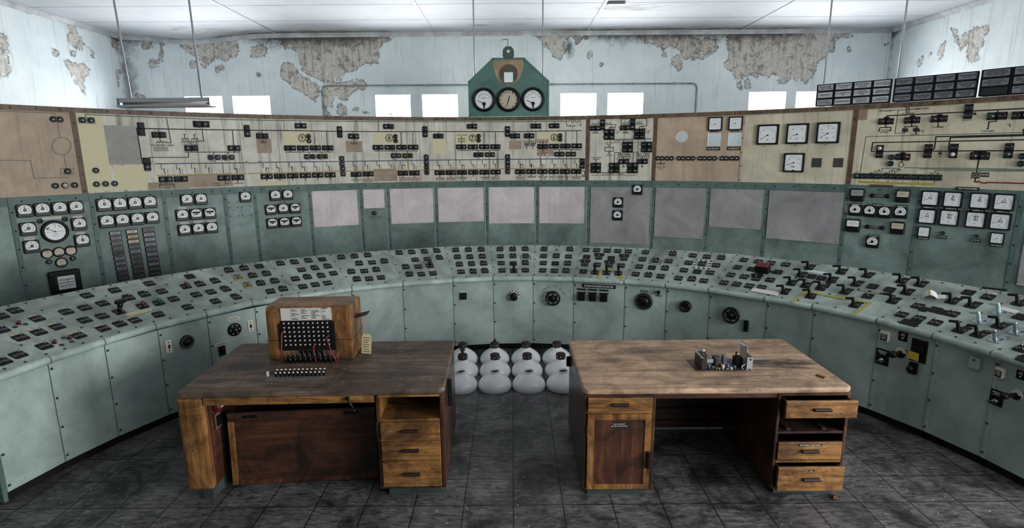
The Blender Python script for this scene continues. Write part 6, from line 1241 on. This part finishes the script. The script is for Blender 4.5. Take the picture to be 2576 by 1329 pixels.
def pull(m, x, z, y, w=.105, vert=False):
    M = T(x, y, z) @ (RY(pi/2) if vert else I4)
    m.prism([(0, -.011), (-.022, -.004), (-.026, .006), (-.020, .012), (0, .012)], -w/2, w/2, 0, M @ Matrix(((0,0,1,0),(1,0,0,0),(0,1,0,0),(0,0,0,1))))
def drawer(par, M, x0, x1, z0, z1, y, mat='wgold', hx=None, dep=.4, open_=False, label=None):
    d = part('drawer', MB().box(x0, x1, y-.018, y+.004, z0, z1), M_[mat], par, M, label, .004)
    if open_: part('drawer_box', MB().box(x0+.012, x0+.024, y+.004, y+dep, z0+.01, z1-.012).box(x1-.024, x1-.012, y+.004, y+dep, z0+.01, z1-.012).box(x0+.024, x1-.024, y+.004, y+dep, z0+.01, z0+.02).box(x0+.024, x1-.024, y+dep-.012, y+dep, z0+.02, z1-.012), M_['wdark'], d, M)
    m = MB(); pull(m, hx if hx else (x0+x1)/2, (z0+z1)/2, y-.018); part('drawer_handle', m, M_['whandle'], d, M); return d
def dlabel(par, M, x, z, y, w, h, txt):
    m = MB(); Mq = M @ frame((x, y, z), (1,0,0), (0,0,1), (0,-1,0)); m.cbox(w, h, .0012); m.text(txt, w*.9, h*.6, I4, 1, .0016); part('punched_label', m, [M_['blackm'], M_['ink_white']], par, Mq)
# ---- dark desk with the switchboard
LX, LY = -2.14, 3.25; A = thing('wooden_desk', 'dark worn wooden desk carrying the telephone switchboard, open slot over three drawers', 'desk', (LX, LY, 0), 'wooden office desks', radians(1.5)); MA = WM[A]
W_, D_k = 1.70, .945
def desktop(par, M, mt, cuts, w=W_, d=D_k):
    out = rrect(w, d, .045, 5); out = [(x + w/2, y + d/2) for x, y in out]; o = part('desk_top', MB().prism(out, .722, .760, 0, None, 0), M_[mt], par, M, None, .012)
    m = MB()
    for c in cuts: m.box(*c, .7601, .7606)
    part('joint', m, M_['ink'], par, M); return o
desktop(A, MA, 'wtop', [(.03, .42, .56, .563), (1.05, 1.67, .56, .563), (.33, .3315, .02, .33), (.3315, .42, .33, .332), (.94, .9415, .02, .40), (.43, 1.0, .40, .402), (.05, .42, .30, .302), (1.0, 1.001, .02, .40)])
part('rail', MB().box(.17, 1.25, .006, .03, .672, .722), M_['wgold'], A, MA, None, .003)
part('side_panel', MB().box(.0, .168, .004, .07, .075, .722), M_['wgoldv'], A, MA, 'golden end of the narrow pedestal', .02)
part('side_panel', MB().box(.012, .16, .07, .90, .075, .722), M_['wredv'], A, MA); part('plinth', MB().box(.09, .155, .02, .86, 0, .075), M_['plinth'], A, MA)
s_ = part('side_panel', MB().box(1.258, 1.278, .006, .92, .055, .722).box(1.668, 1.692, .006, .92, .055, .722), M_['wredv'], A, MA, None, .004)
part('back_panel', MB().box(.16, 1.68, .90, .925, .075, .722), M_['wred'], A, MA)
part('shelf', MB().box(1.278, 1.668, .01, .90, .535, .552), M_['wgold'], A, MA); part('pedestal_base', MB().box(1.26, 1.69, .008, .90, .055, .072), M_['wredv'], A, MA, None, .004); part('rail', MB().box(1.278, 1.668, .006, .03, .706, .722), M_['wgold'], A, MA)
for z0, z1 in ((.417, .533), (.275, .399), (.075, .258)): drawer(A, MA, 1.281, 1.665, z0, z1, .012)
for z in (.402, .262): part('rail', MB().box(1.278, 1.668, .002, .02, z, z+.012), M_['wgold'], A, MA)
part('plinth', MB().box(1.31, 1.66, .03, .86, 0, .055), M_['plinth'], A, MA); part('inner_lining', MB().box(1.2781, 1.283, .02, .88, .553, .70), M_['wgold'], A, MA)
m = MB(); m.tube([(.0, 0, 0), (0, -.02, 0), (.015, -.026, -.02), (.045, -.03, -.062)], .006); m.cyl(.012, -.004, .012, 0, RX(pi/2), 12); m.tube([(.045, -.03, -.062), (.048, -.055, -.066)], .009); part('crank_handle', m, M_['black'], A, MA @ T(1.085, .004, .708))
cp2 = MA @ T(.168, .16, .60) @ frame((0,0,0), (0,1,0), (0,0,1), (1,0,0)); m = MB(); m.lathe([(.042, 0), (.042, .03), (.036, .038), (.0001, .04)], 0, None, 20); m.box(-.02, .02, -.006, .006, .04, .043, 1); part('call_bell', m, [M_['redp'], M_['ink_white']], A, cp2, 'red round bell push')
cp2 = MA @ T(.168, .155, .50) @ frame((0,0,0), (0,1,0), (0,0,1), (1,0,0)); m = MB(); m.rbox(.075, .11, .006, 0, .006, 0, None, .002); m.rbox(.05, .07, .004, .006, .016, 1); part('outlet_plate', m, [M_['strip_brown'], M_['black']], A, cp2)
m = MB(); m.rbox(.03, .20, .008, 0, .022, 0, None, .005); [m.rbox(.026, .03, .004, .022, .03, 0, T(0, -.08+.04*k, 0)) for k in range(5)]; part('socket_strip', m, M_['blackm'], A, MA @ T(1.692, .30, .60) @ frame((0,0,0), (0,1,0), (0,0,1), (1,0,0)))
# leaning access panel in the kneehole
Pb = at_z(587, 1221, .02); Pc = at_z(945, 1203, .02); Rz = atan2(Pc.y-Pb.y, Pc.x-Pb.x); t = thing('leaning_board', 'loose dark framed wooden panel leaning in the kneehole of the switchboard desk', 'panel', Pb, None, Rz); Mp = WM[t] @ RX(radians(-3)); L = min((Pc-Pb).length + .03, .98); HH = .52
Mp = T(.0, -.005, 0) @ Mp
part('panel_board', MB().box(.035, L, .006, .018, .03, HH-.06), M_['wred'], t, Mp); part('frame_rail', MB().box(.0, L, 0, .022, HH-.065, HH), M_['wred'], t, Mp, None, .003); part('frame_stile', MB().box(0, .04, 0, .022, 0, HH-.065), M_['wgoldv'], t, Mp, None, .003); part('frame_rail', MB().box(.04, L, 0, .022, 0, .035), M_['wredv'], t, Mp, None, .003)
for x in (.15, L-.16): part('finger_slot', MB().rbox(.10, .022, .01, 0, .004, 0, frame((x, 0, HH-.03), (1,0,0), (0,0,1), (0,-1,0))), M_['black'], t, Mp)
# ---- lighter desk
RX0, RY0 = .445, 3.265; B = thing('wooden_desk', 'lighter topped wooden desk with a pulled out drawer and a framed cupboard door', 'desk', (RX0, RY0, 0), 'wooden office desks', 0); MBm = WM[B]; WB = 1.715
desktop(B, MBm, 'wtop2', [(.02, WB-.02, .30, .3025), (1.15, WB-.02, .42, .422)], WB, .94)
for x0, x1 in ((.008, .028), (.445, .466), (1.245, 1.265), (1.685, 1.707)): part('side_panel', MB().box(x0, x1, .006, .92, .05, .722), M_['wredv'], B, MBm, None, .004)
part('back_panel', MB().box(.02, 1.70, .90, .92, .015, .722), M_['wred'], B, MBm); part('rail', MB().box(.466, 1.245, .012, .034, .688, .722), M_['wred'], B, MBm, None, .003); part('foot_rail', MB().box(.466, 1.245, .86, .90, .16, .20).box(.466, 1.245, .86, .90, .05, .09), M_['wred'], B, MBm)
for x0, x1 in ((.008, .466), (1.245, 1.707)):
    part('pedestal_base', MB().box(x0, x1, .008, .90, .045, .06), M_['wredv'], B, MBm, None, .004); part('plinth', MB().box(x0+.035, x1-.06, .03, .86, 0, .045), M_['plinth'], B, MBm); part('rail', MB().box(x0+.02, x1-.02, .004, .02, .706, .722), M_['wred'], B, MBm)
drawer(B, MBm, .031, .442, .612, .704, .010); part('rail', MB().box(.028, .445, .004, .03, .594, .610), M_['wgold'], B, MBm)
d = part('door', MB().box(.031, .075, -.006, .012, .06, .592).box(.400, .442, -.006, .012, .06, .592).box(.075, .400, -.006, .012, .552, .592).box(.075, .400, -.006, .012, .06, .095), M_['wgoldv'], B, MBm, None, .002); part('door_panel', MB().box(.075, .400, .001, .010, .095, .552), M_['wredv'], d, MBm)
m = MB(); pull(m, .425, .275, -.006, .115, True); part('door_handle', m, M_['whandle'], d, MBm); dlabel(d, MBm, .235, .522, .0005, .085, .013, 'OLD LOG BOOKS'); dlabel(d, MBm, .235, .508, .0005, .12, .013, 'OLD AF & ATM BOOKS')
m = MB(); m.box(.027, .033, -.008, .0, .44, .51); part('hinge', m, M_['steel'], d, MBm)
drawer(B, MBm, 1.262, 1.712, .585, .700, -.05, 'wgold', None, .4, True, 'drawer pulled out of its opening'); drawer(B, MBm, 1.268, 1.682, .262, .385, .012, 'wgold', None, .4, True); drawer(B, MBm, 1.262, 1.690, .064, .232, -.03, 'wgold', None, .4, True, 'bottom drawer with worn off varnish')
part('shelf', MB().box(1.265, 1.685, .01, .88, .440, .456), M_['wred'], B, MBm); part('rail', MB().box(1.265, 1.685, .004, .02, .238, .252), M_['wgold'], B, MBm); part('runner', MB().box(1.33, 1.355, .03, .6, .457, .468).box(1.56, 1.585, .03, .6, .457, .468), M_['wdark'], B, MBm)
dlabel(B, MBm, 1.475, .368, -.0075, .15, .012, 'DISCONNECT / RECONNECT'); dlabel(B, MBm, 1.482, .210, -.0495, .045, .012, 'No. 3')
m = MB(); m.rbox(.03, .08, .008, 0, .03, 0, None, .006); part('socket_block', m, M_['blackm'], B, MBm @ T(.008, .84, .62) @ frame((0,0,0), (0,-1,0), (0,0,1), (-1,0,0)))
# ---- telephone switchboard box
S0 = (-1.775, 3.81, .7608); t = thing('telephone_switchboard', 'old wooden telephone switchboard box with rows of white jacks on the dark desk', 'switchboard', S0, None, radians(1.5)); MS = WM[t]; w, dd, hh = .61, .30, .405
yz = [(0, 0), (dd, 0), (dd, hh-.02)] + [(dd-.02+.02*cos(radians(a)), hh-.02+.02*sin(radians(a))) for a in (30, 60, 90)] + [(.05+.05*cos(radians(a)), hh-.05+.05*sin(radians(a))) for a in (90, 112, 135, 158, 180)]
XZ = Matrix(((0,0,1,0),(1,0,0,0),(0,1,0,0),(0,0,0,1)))
part('case', MB().prism(yz, 0, .115, 0, XZ).prism(yz, w-.135, w, 0, T(0,0,0) @ XZ).prism([(y, z) for y, z in yz], .115, w-.135, 0, XZ @ T(0, 0, 0)) if False else MB().prism(yz, 0, w, 0, XZ), M_['wgoldv'], t, MS, None, .012)
m = MB(); m.box(-.001, w+.001, -.0012, dd+.001, .150, .1545); m.box(.118, .1195, -.0012, .06, hh-.06, hh-.018); m.box(w-.139, w-.1375, -.0012, .06, hh-.06, hh-.018); part('case_joint', m, M_['ink'], t, MS)
Fm = MS @ frame((0, 0, 0), (1,0,0), (0,0,1), (0,-1,0)); q = part('jack_field', MB().box(.10, .475, .075, .30, .0005, .003).box(.085, .110, .08, .28, .0005, .006).box(.462, .488, .075, .29, .0005, .006), M_['blackm'], t, Fm, 'black jack field')
for r in range(6):
    for c in range(10):
        m = shared('jack', lambda: MB().cyl(.0058, .002, .008, 0, None, 10).cyl(.0035, .008, .0095, 1, None, 8).mesh('jack', [M_['ivory'], M_['ink_white']])); put('jack', m, q, Fm @ T(.128+.0345*c+.0006*r, .282-.0325*r, .001))
m = MB(); m.cbox(.365, .092, .002); 
for k in range(6): m.quad(-.1805+.0722*k-.0008, -.1805+.0722*k+.0008, -.045, .045, .0023, 1)
for r in range(10):
    m.quad(-.18, .18, -.043+.0092*r, -.0424+.0092*r, .0023, 1)
    for c in range(1, 5):
        if random.random() < .8: m.quad(-.176+.0722*c, -.176+.0722*c+.02+.036*random.random(), -.0405+.0092*r, -.0365+.0092*r, .0024, 1)
part('extension_card', m, [M_['paper'], M_['ink']], t, Fm @ T(.292, .348, .001))
part('cord_shelf', MB().box(.12, .485, .0, .004, .0, .03), M_['black'], t, Fm); part('cord_opening', MB().box(.21, .39, .035, .072, .0005, .002), M_['black'], t, Fm)
def plug(): m = MB(); m.cyl(.0075, 0, .045, 0, None, 10); m.cyl(.0042, .045, .062, 1, None, 8); m.cyl(.0022, .062, .075, 1, None, 8); return m.mesh('cord_plug', [M_['black'], M_['steel']])
for r in range(2):
    for c in range(10): put('cord_plug', shared('plug', plug), t, MS @ T(.135+.036*c+.015*r, -.055+.028*r, .0))
for pts in ([(.135, -.012, .235), (.118, -.03, .22), (.112, -.05, .1), (.105, -.06, .004)], [(.348, -.012, .12), (.335, -.03, .115), (.345, -.05, .05), (.357, -.065, .004)], [(.447, -.012, .19), (.432, -.03, .18), (.465, -.05, .08), (.503, -.065, .004)]): part('red_cord', MB().tube(pts, .0045), M_['red'], t, MS, 'red patch cord')
m = MB(); m.tube([(.507, -.05, .0), (.507, -.05, .075)], .005); part('red_cord', m, M_['red'], t, MS, 'short red cord stub')
part('side_bracket', MB().prism([(0, 0), (.085, 0), (.10, .012), (.10, .098), (.085, .11), (0, .11)], 0, .006, 0, T(w, .08, .285) @ RY(radians(-14))), M_['cap'], t, MS, 'rusted side bracket', .002)
tt = thing('luggage_tag', 'brown handwritten luggage tag hanging by string on the switchboard bracket', 'tag', MS @ Vector((w+.075, .10, .08)), None, radians(1.5)); Mt = WM[tt]; m = MB(); m.prism([(-.036, -.075), (.036, -.075), (.036, .06), (.022, .08), (-.022, .08), (-.036, .06)], 0, .0015, 0); 
for k in range(7): m.quad(-.028, .01+.018*random.random(), .045-.018*k, .05-.018*k, .0018, 1)
part('tag_card', m, [M_['pale'], M_['ink']], tt, Mt @ frame((0,0,.0), (1,0,0), (0,0,1), (0,-1,0)) @ RZ(-.08)); part('tag_string', MB().tube([(0, 0, .07), (-.012, .005, .14), (-.016, .01, .215)], .0022).tube([(0, 0, .07), (.010, .005, .15), (.0, .01, .218)], .0022), M_['patch_p'], tt, Mt)
# key switches set in the desk top
kp = WM[A]; m = MB(); Kp = at_z(748, 951, .76); Kq = at_z(668, 950, .76); 
part('key_plate', MB().box(-.19, .20, -.035, .035, 0, .002), painted('key_plate_metal', (120, 118, 116), (64, 62, 60), 30, .9, .5), A, T(*(at_z(742, 953, .7605))) @ RZ(radians(1.5)), 'scratched grey strip under the key switches')
def key(): m = MB(); m.box(-.006, .006, -.005, .005, 0, .026); m.rbox(.011, .010, .003, .026, .034, 1); return m.mesh('key_switch', [M_['black'], M_['ink_white']])
for r, (xa, ya, xb, yb) in enumerate(((695, 945, 815, 942), (698, 937, 817, 934))):
    for c in range(12):
        P = at_z(xa+(xb-xa)*c/11, ya+(yb-ya)*c/11 + 4, .7605); put('key_switch', shared('key', key), A, T(*P) @ RZ(radians(1.5)))
P = at_z(674, 947, .7605); part('key_switch', MB().box(-.006, .006, -.005, .005, 0, .034), M_['ink_white'], A, T(*P), 'white key without a cap')
# ---- circuit board on the lighter desk
t = thing('circuit_board', 'stripped power supply circuit board with capacitors on the lighter desk', 'circuit board', (1.445, 3.545, .7605), None, radians(.5)); Mc2 = WM[t]
part('board', MB().prism([(-.19, 0), (.19, 0), (.19, .21), (-.19, .21)], .002, .006), plain('board_brown', (58, 42, 34), .4), t, Mc2)
part('bracket', MB().box(.150, .190, -.002, .0, .004, .098).box(.188, .190, -.002, .13, .004, .098), M_['alu'], t, Mc2, 'aluminium end bracket'); m = MB(); m.cyl(.008, 0, .001, 0, frame((.172, -.0021, .082), (1,0,0), (0,0,1), (0,-1,0)), 14); m.box(.160, .182, -.0028, -.002, .006, .016); part('bracket_mark', m, M_['ink'], t, Mc2)
part('bracket', MB().box(.186, .190, .09, .20, .004, .15).box(.150, .192, .09, .20, .148, .150), M_['alu'], t, Mc2); part('heat_sink', MB().box(-.155, -.118, .01, .15, .006, .092), plain('dark_heat_sink', (52, 44, 38), .4, .4), t, Mc2, None, .002); part('heat_sink_rail', MB().box(-.16, -.145, .01, .15, .092, .096), M_['alu'], t, Mc2)
part('heat_sink', MB().box(-.115, -.058, .055, .058, .04, .066), M_['alu'], t, Mc2); part('transformer', MB().box(-.052, -.008, .05, .10, .006, .08).box(-.045, -.015, .045, .105, .02, .07), M_['pvc'], t, Mc2, None, .003); part('transformer', MB().box(.015, .045, .07, .11, .03, .085).box(.02, .04, .075, .105, .006, .03), M_['steel'], t, Mc2, None, .004)
part('terminal_stack', MB().box(.095, .145, .05, .11, .006, .075), M_['blackm'], t, Mc2, None, .003); part('black_wire', MB().tube([(.11, .08, .075), (.108, .085, .095), (.118, .09, .105)], .006), M_['blackm'], t, Mc2); part('black_wire', MB().tube([(-.085, .12, .02), (-.09, .12, .08), (-.10, .12, .095)], .006), M_['cap'], t, Mc2); part('white_wire', MB().tube([(.13, .01, .008), (.12, .01, .03), (.145, .01, .045)], .003), M_['ink_white'], t, Mc2)
rf0 = random.Random(5); MBL = plain('capacitor_blue', (44, 66, 104), .3)
for x, y, r, h, mt in ((-.10, .025, .010, .036, MBL), (-.113, .03, .007, .022, MBL), (.028, .022, .011, .040, MBL), (.075, .02, .009, .028, MBL), (-.07, .03, .008, .020, M_['strip']), (.0, .03, .012, .030, M_['pale']), (.052, .015, .009, .016, M_['dial_cream']), (-.05, .012, .004, .018, M_['brass']), (-.035, .012, .004, .018, M_['brass'])): part('capacitor', MB().cyl(r, .006, .006+h, 0, T(x, y, 0), 14), mt, t, Mc2)
for q in range(16): part('resistor', MB().cyl(.0035, -.008, .008, 0, T(-.10+.2*rf0.random(), .008+.045*rf0.random(), .011) @ RZ(rf0.random()*3) @ RY(pi/2), 8), (M_['pale'], M_['cap'], M_['strip'], M_['ink'])[q % 4], t, Mc2)
part('capacitor', MB().cyl(.014, 0, .03, 0, T(-.14, .08, .11) @ RY(.9), 16), M_['chrome'], t, Mc2)
for nm, lb, px, py, z, L_, rz in (('wood_chip', 'small wooden offcut near the corner of the lighter desk top', 2065, 949, .7605, .06, -1.1), ('wood_chip', 'small wooden offcut on the floor beside the lighter desk', 2101, 1254, .0005, .06, .9)):
    P = at_z(px, py, z); tag(put('wood_chip', MB().box(-L_/2, L_/2, -.010, .010, 0, .012).mesh('wood_chip', M_['wgold']), None, T(*P) @ RZ(rz)), lb, 'wood')
# ---- white glass lamp shades on the floor
def shade_mesh():
    pr = [(.158, 0), (.163, .018), (.162, .036), (.153, .062), (.132, .090), (.102, .115), (.074, .133), (.054, .146), (.047, .156), (.046, .166), (.049, .172)]
    inn = [(r-.005, z) for r, z in pr[::-1]]; m = MB(); m.lathe(pr + inn + [pr[0]], 0, None, 40); return m.mesh('glass_bowl', M_['glass'])
def cap_mesh(kind):
    m = MB(); m.lathe([(.048, .160), (.049, .168), (.049, .205), (.046, .212), (.030, .219), (.012, .222), (.0001, .222)], 0, None, 24)
    for k in range(8): a = 2*pi*k/8+.3; m.cyl(.007, .048, .0505, 1, RZ(a) @ frame((0,0,.190), (0,1,0), (0,0,1), (1,0,0)), 10)
    if kind == 1: m.lathe([(.014, .222), (.016, .232), (.010, .245), (.009, .255), (.0001, .256)], 0, None, 12)
    if kind == 2: m.lathe([(.010, .222), (.012, .24), (.026, .25), (.028, .262), (.0001, .263)], 0, None, 14)
    if kind == 3: m.box(.04, .062, -.008, .008, .165, .173)
    return m.mesh('gallery_cap', [M_['cap'], M_['chrome']])
rows = [(5.02, (1159.3, 1244.6, 1330.4, 1416), 950, None), (5.365, (1164.4, 1245.3, 1326, 1410.3), 915, 1), (5.71, (1164.7, 1244.6, 1323, 1400.7), 890, 1)]
rn = ['front row of bowl-shaped shades, open topped', 'middle row, brown capped', 'back row, brown capped']; cn = ['beside the dark desk', 'second from the dark desk', 'third from the dark desk', 'beside the lighter desk']
for r, (Y, xs, py, cp3) in enumerate(rows):
    for c, px in enumerate(xs):
        X = at_y(px, py, Y).x; lb = 'white glass lamp shade ' + ['in the open-topped row, ', 'in the middle capped row, ', 'in the back capped row, '][r] + cn[c]
        t = thing('lamp_shade', lb, 'lamp shade', (X, Y, .0), 'white glass lamp shades on the floor'); Mq = T(X, Y, .0) @ RZ(c*1.7+r)
        put('glass_bowl', shared('bowl', shade_mesh), t, Mq)
        if cp3: kd = {(2, 1): 1, (1, 0): 2, (1, 1): 3}.get((r, c), 0); put('gallery_cap', shared('cap%d' % kd, lambda: cap_mesh(kd)), t, T(X, Y, 0) @ RZ(.4*c))
# paint flakes: nobody could count them
m = MB(); rf = random.Random(3)
def flake(x, y, z, s):
    a = rf.random()*6; m.add([(x+s*cos(a+k*2.1)*(.5+rf.random()), y+s*sin(a+k*2.1)*(.5+rf.random()), z+.001+.002*rf.random()) for k in range(3)], [(0,1,2)])
for _ in range(620):
    x, y = rf.uniform(-3.0, 3.0), rf.uniform(2.9, 5.7)
    if sqrt((x-CX)**2 + (y-CY)**2) > 3.28 or (3.15 < y < 4.3 and (-2.3 < x < -.35 or .35 < x < 2.25)) or (4.8 < y and abs(x) < .72): continue
    flake(x, y, .0, rf.choice((.003, .004, .006)))
pf = put('paint_flakes', m.mesh('paint_flakes', M_['ink_white'])); pf['kind'] = 'stuff'; pf['label'] = 'tiny white paint flakes scattered over the dark floor'; pf['category'] = 'debris'
for par, M, w_, n_ in ((A, MA, 1.6, 110), (B, MBm, 1.6, 26)):
    m = MB()
    for _ in range(n_):
        u, v = rf.uniform(.06, w_), rf.uniform(.05, .9)
        if par is A and .34 < u < 1.0 and v > .45: continue
        flake(u, v, .7603, rf.choice((.003, .004, .005)))
    part('flake_speck', m, M_['ink_white'], par, M, None, 0, 'stuff')
# ================================================================ camera, light, view
cam = bpy.data.cameras.new('camera'); cam.sensor_width = 36; cam.lens = 36*F/IW; cam.clip_start = .05; co = bpy.data.objects.new('camera', cam); COL.objects.link(co)
R = Vector((1, 0, 0)); U = Vector((0, ST, CT)); Bk = Vector((0, -CT, ST))
r2 = R*cos(RO) - U*sin(RO); u2 = R*sin(RO) + U*cos(RO)
co.matrix_world = frame(EYE, r2, u2, Bk); SC.camera = co
w = bpy.data.worlds.new('sky'); SC.world = w; w.use_nodes = True; bg = w.node_tree.nodes['Background']; bg.inputs[0].default_value = (.92, .96, 1.0, 1); bg.inputs[1].default_value = 2.4
def area(name, loc, rot, sx_, sy_, e, col=(1, 1, 1)):
    l = bpy.data.lights.new(name, 'AREA'); l.shape = 'RECTANGLE'; l.size, l.size_y, l.energy, l.color = sx_, sy_, e, col; o = bpy.data.objects.new(name, l); COL.objects.link(o); o.location = loc; o.rotation_euler = rot; return o
for i, (a, b) in enumerate(WINX): area('window_daylight', ((a+b)/2, YB+.30, (WZ0+WZ1)/2), (radians(-90), 0, 0), b-a, WZ1-WZ0, 110, (.97, .99, 1))
for (a, b, z0, z1_), e in zip(OPEN[2:], (120,)): area('rear_window_daylight', ((a+b)/2, YF-.22, (z0+z1_)/2), (radians(90), 0, 0), b-a, z1_-z0, e, (1, 1, 1))
area('side_window_daylight', (XR+.12, -.6, 2.2), (radians(90-4), 0, radians(90)), 4.0, 2.6, 760, (.98, .99, 1))
vs_ = SC.view_settings; vs_.view_transform = 'Standard'; vs_.look = 'None'; vs_.gamma = 1; vs_.exposure = 0.12; vs_.use_curve_mapping = False
cy = SC.cycles; cy.use_denoising = True; cy.max_bounces = 6; cy.diffuse_bounces = 4; cy.glossy_bounces = 2; cy.transparent_max_bounces = 6; cy.caustics_reflective = False; cy.caustics_refractive = False; cy.sample_clamp_indirect = 4
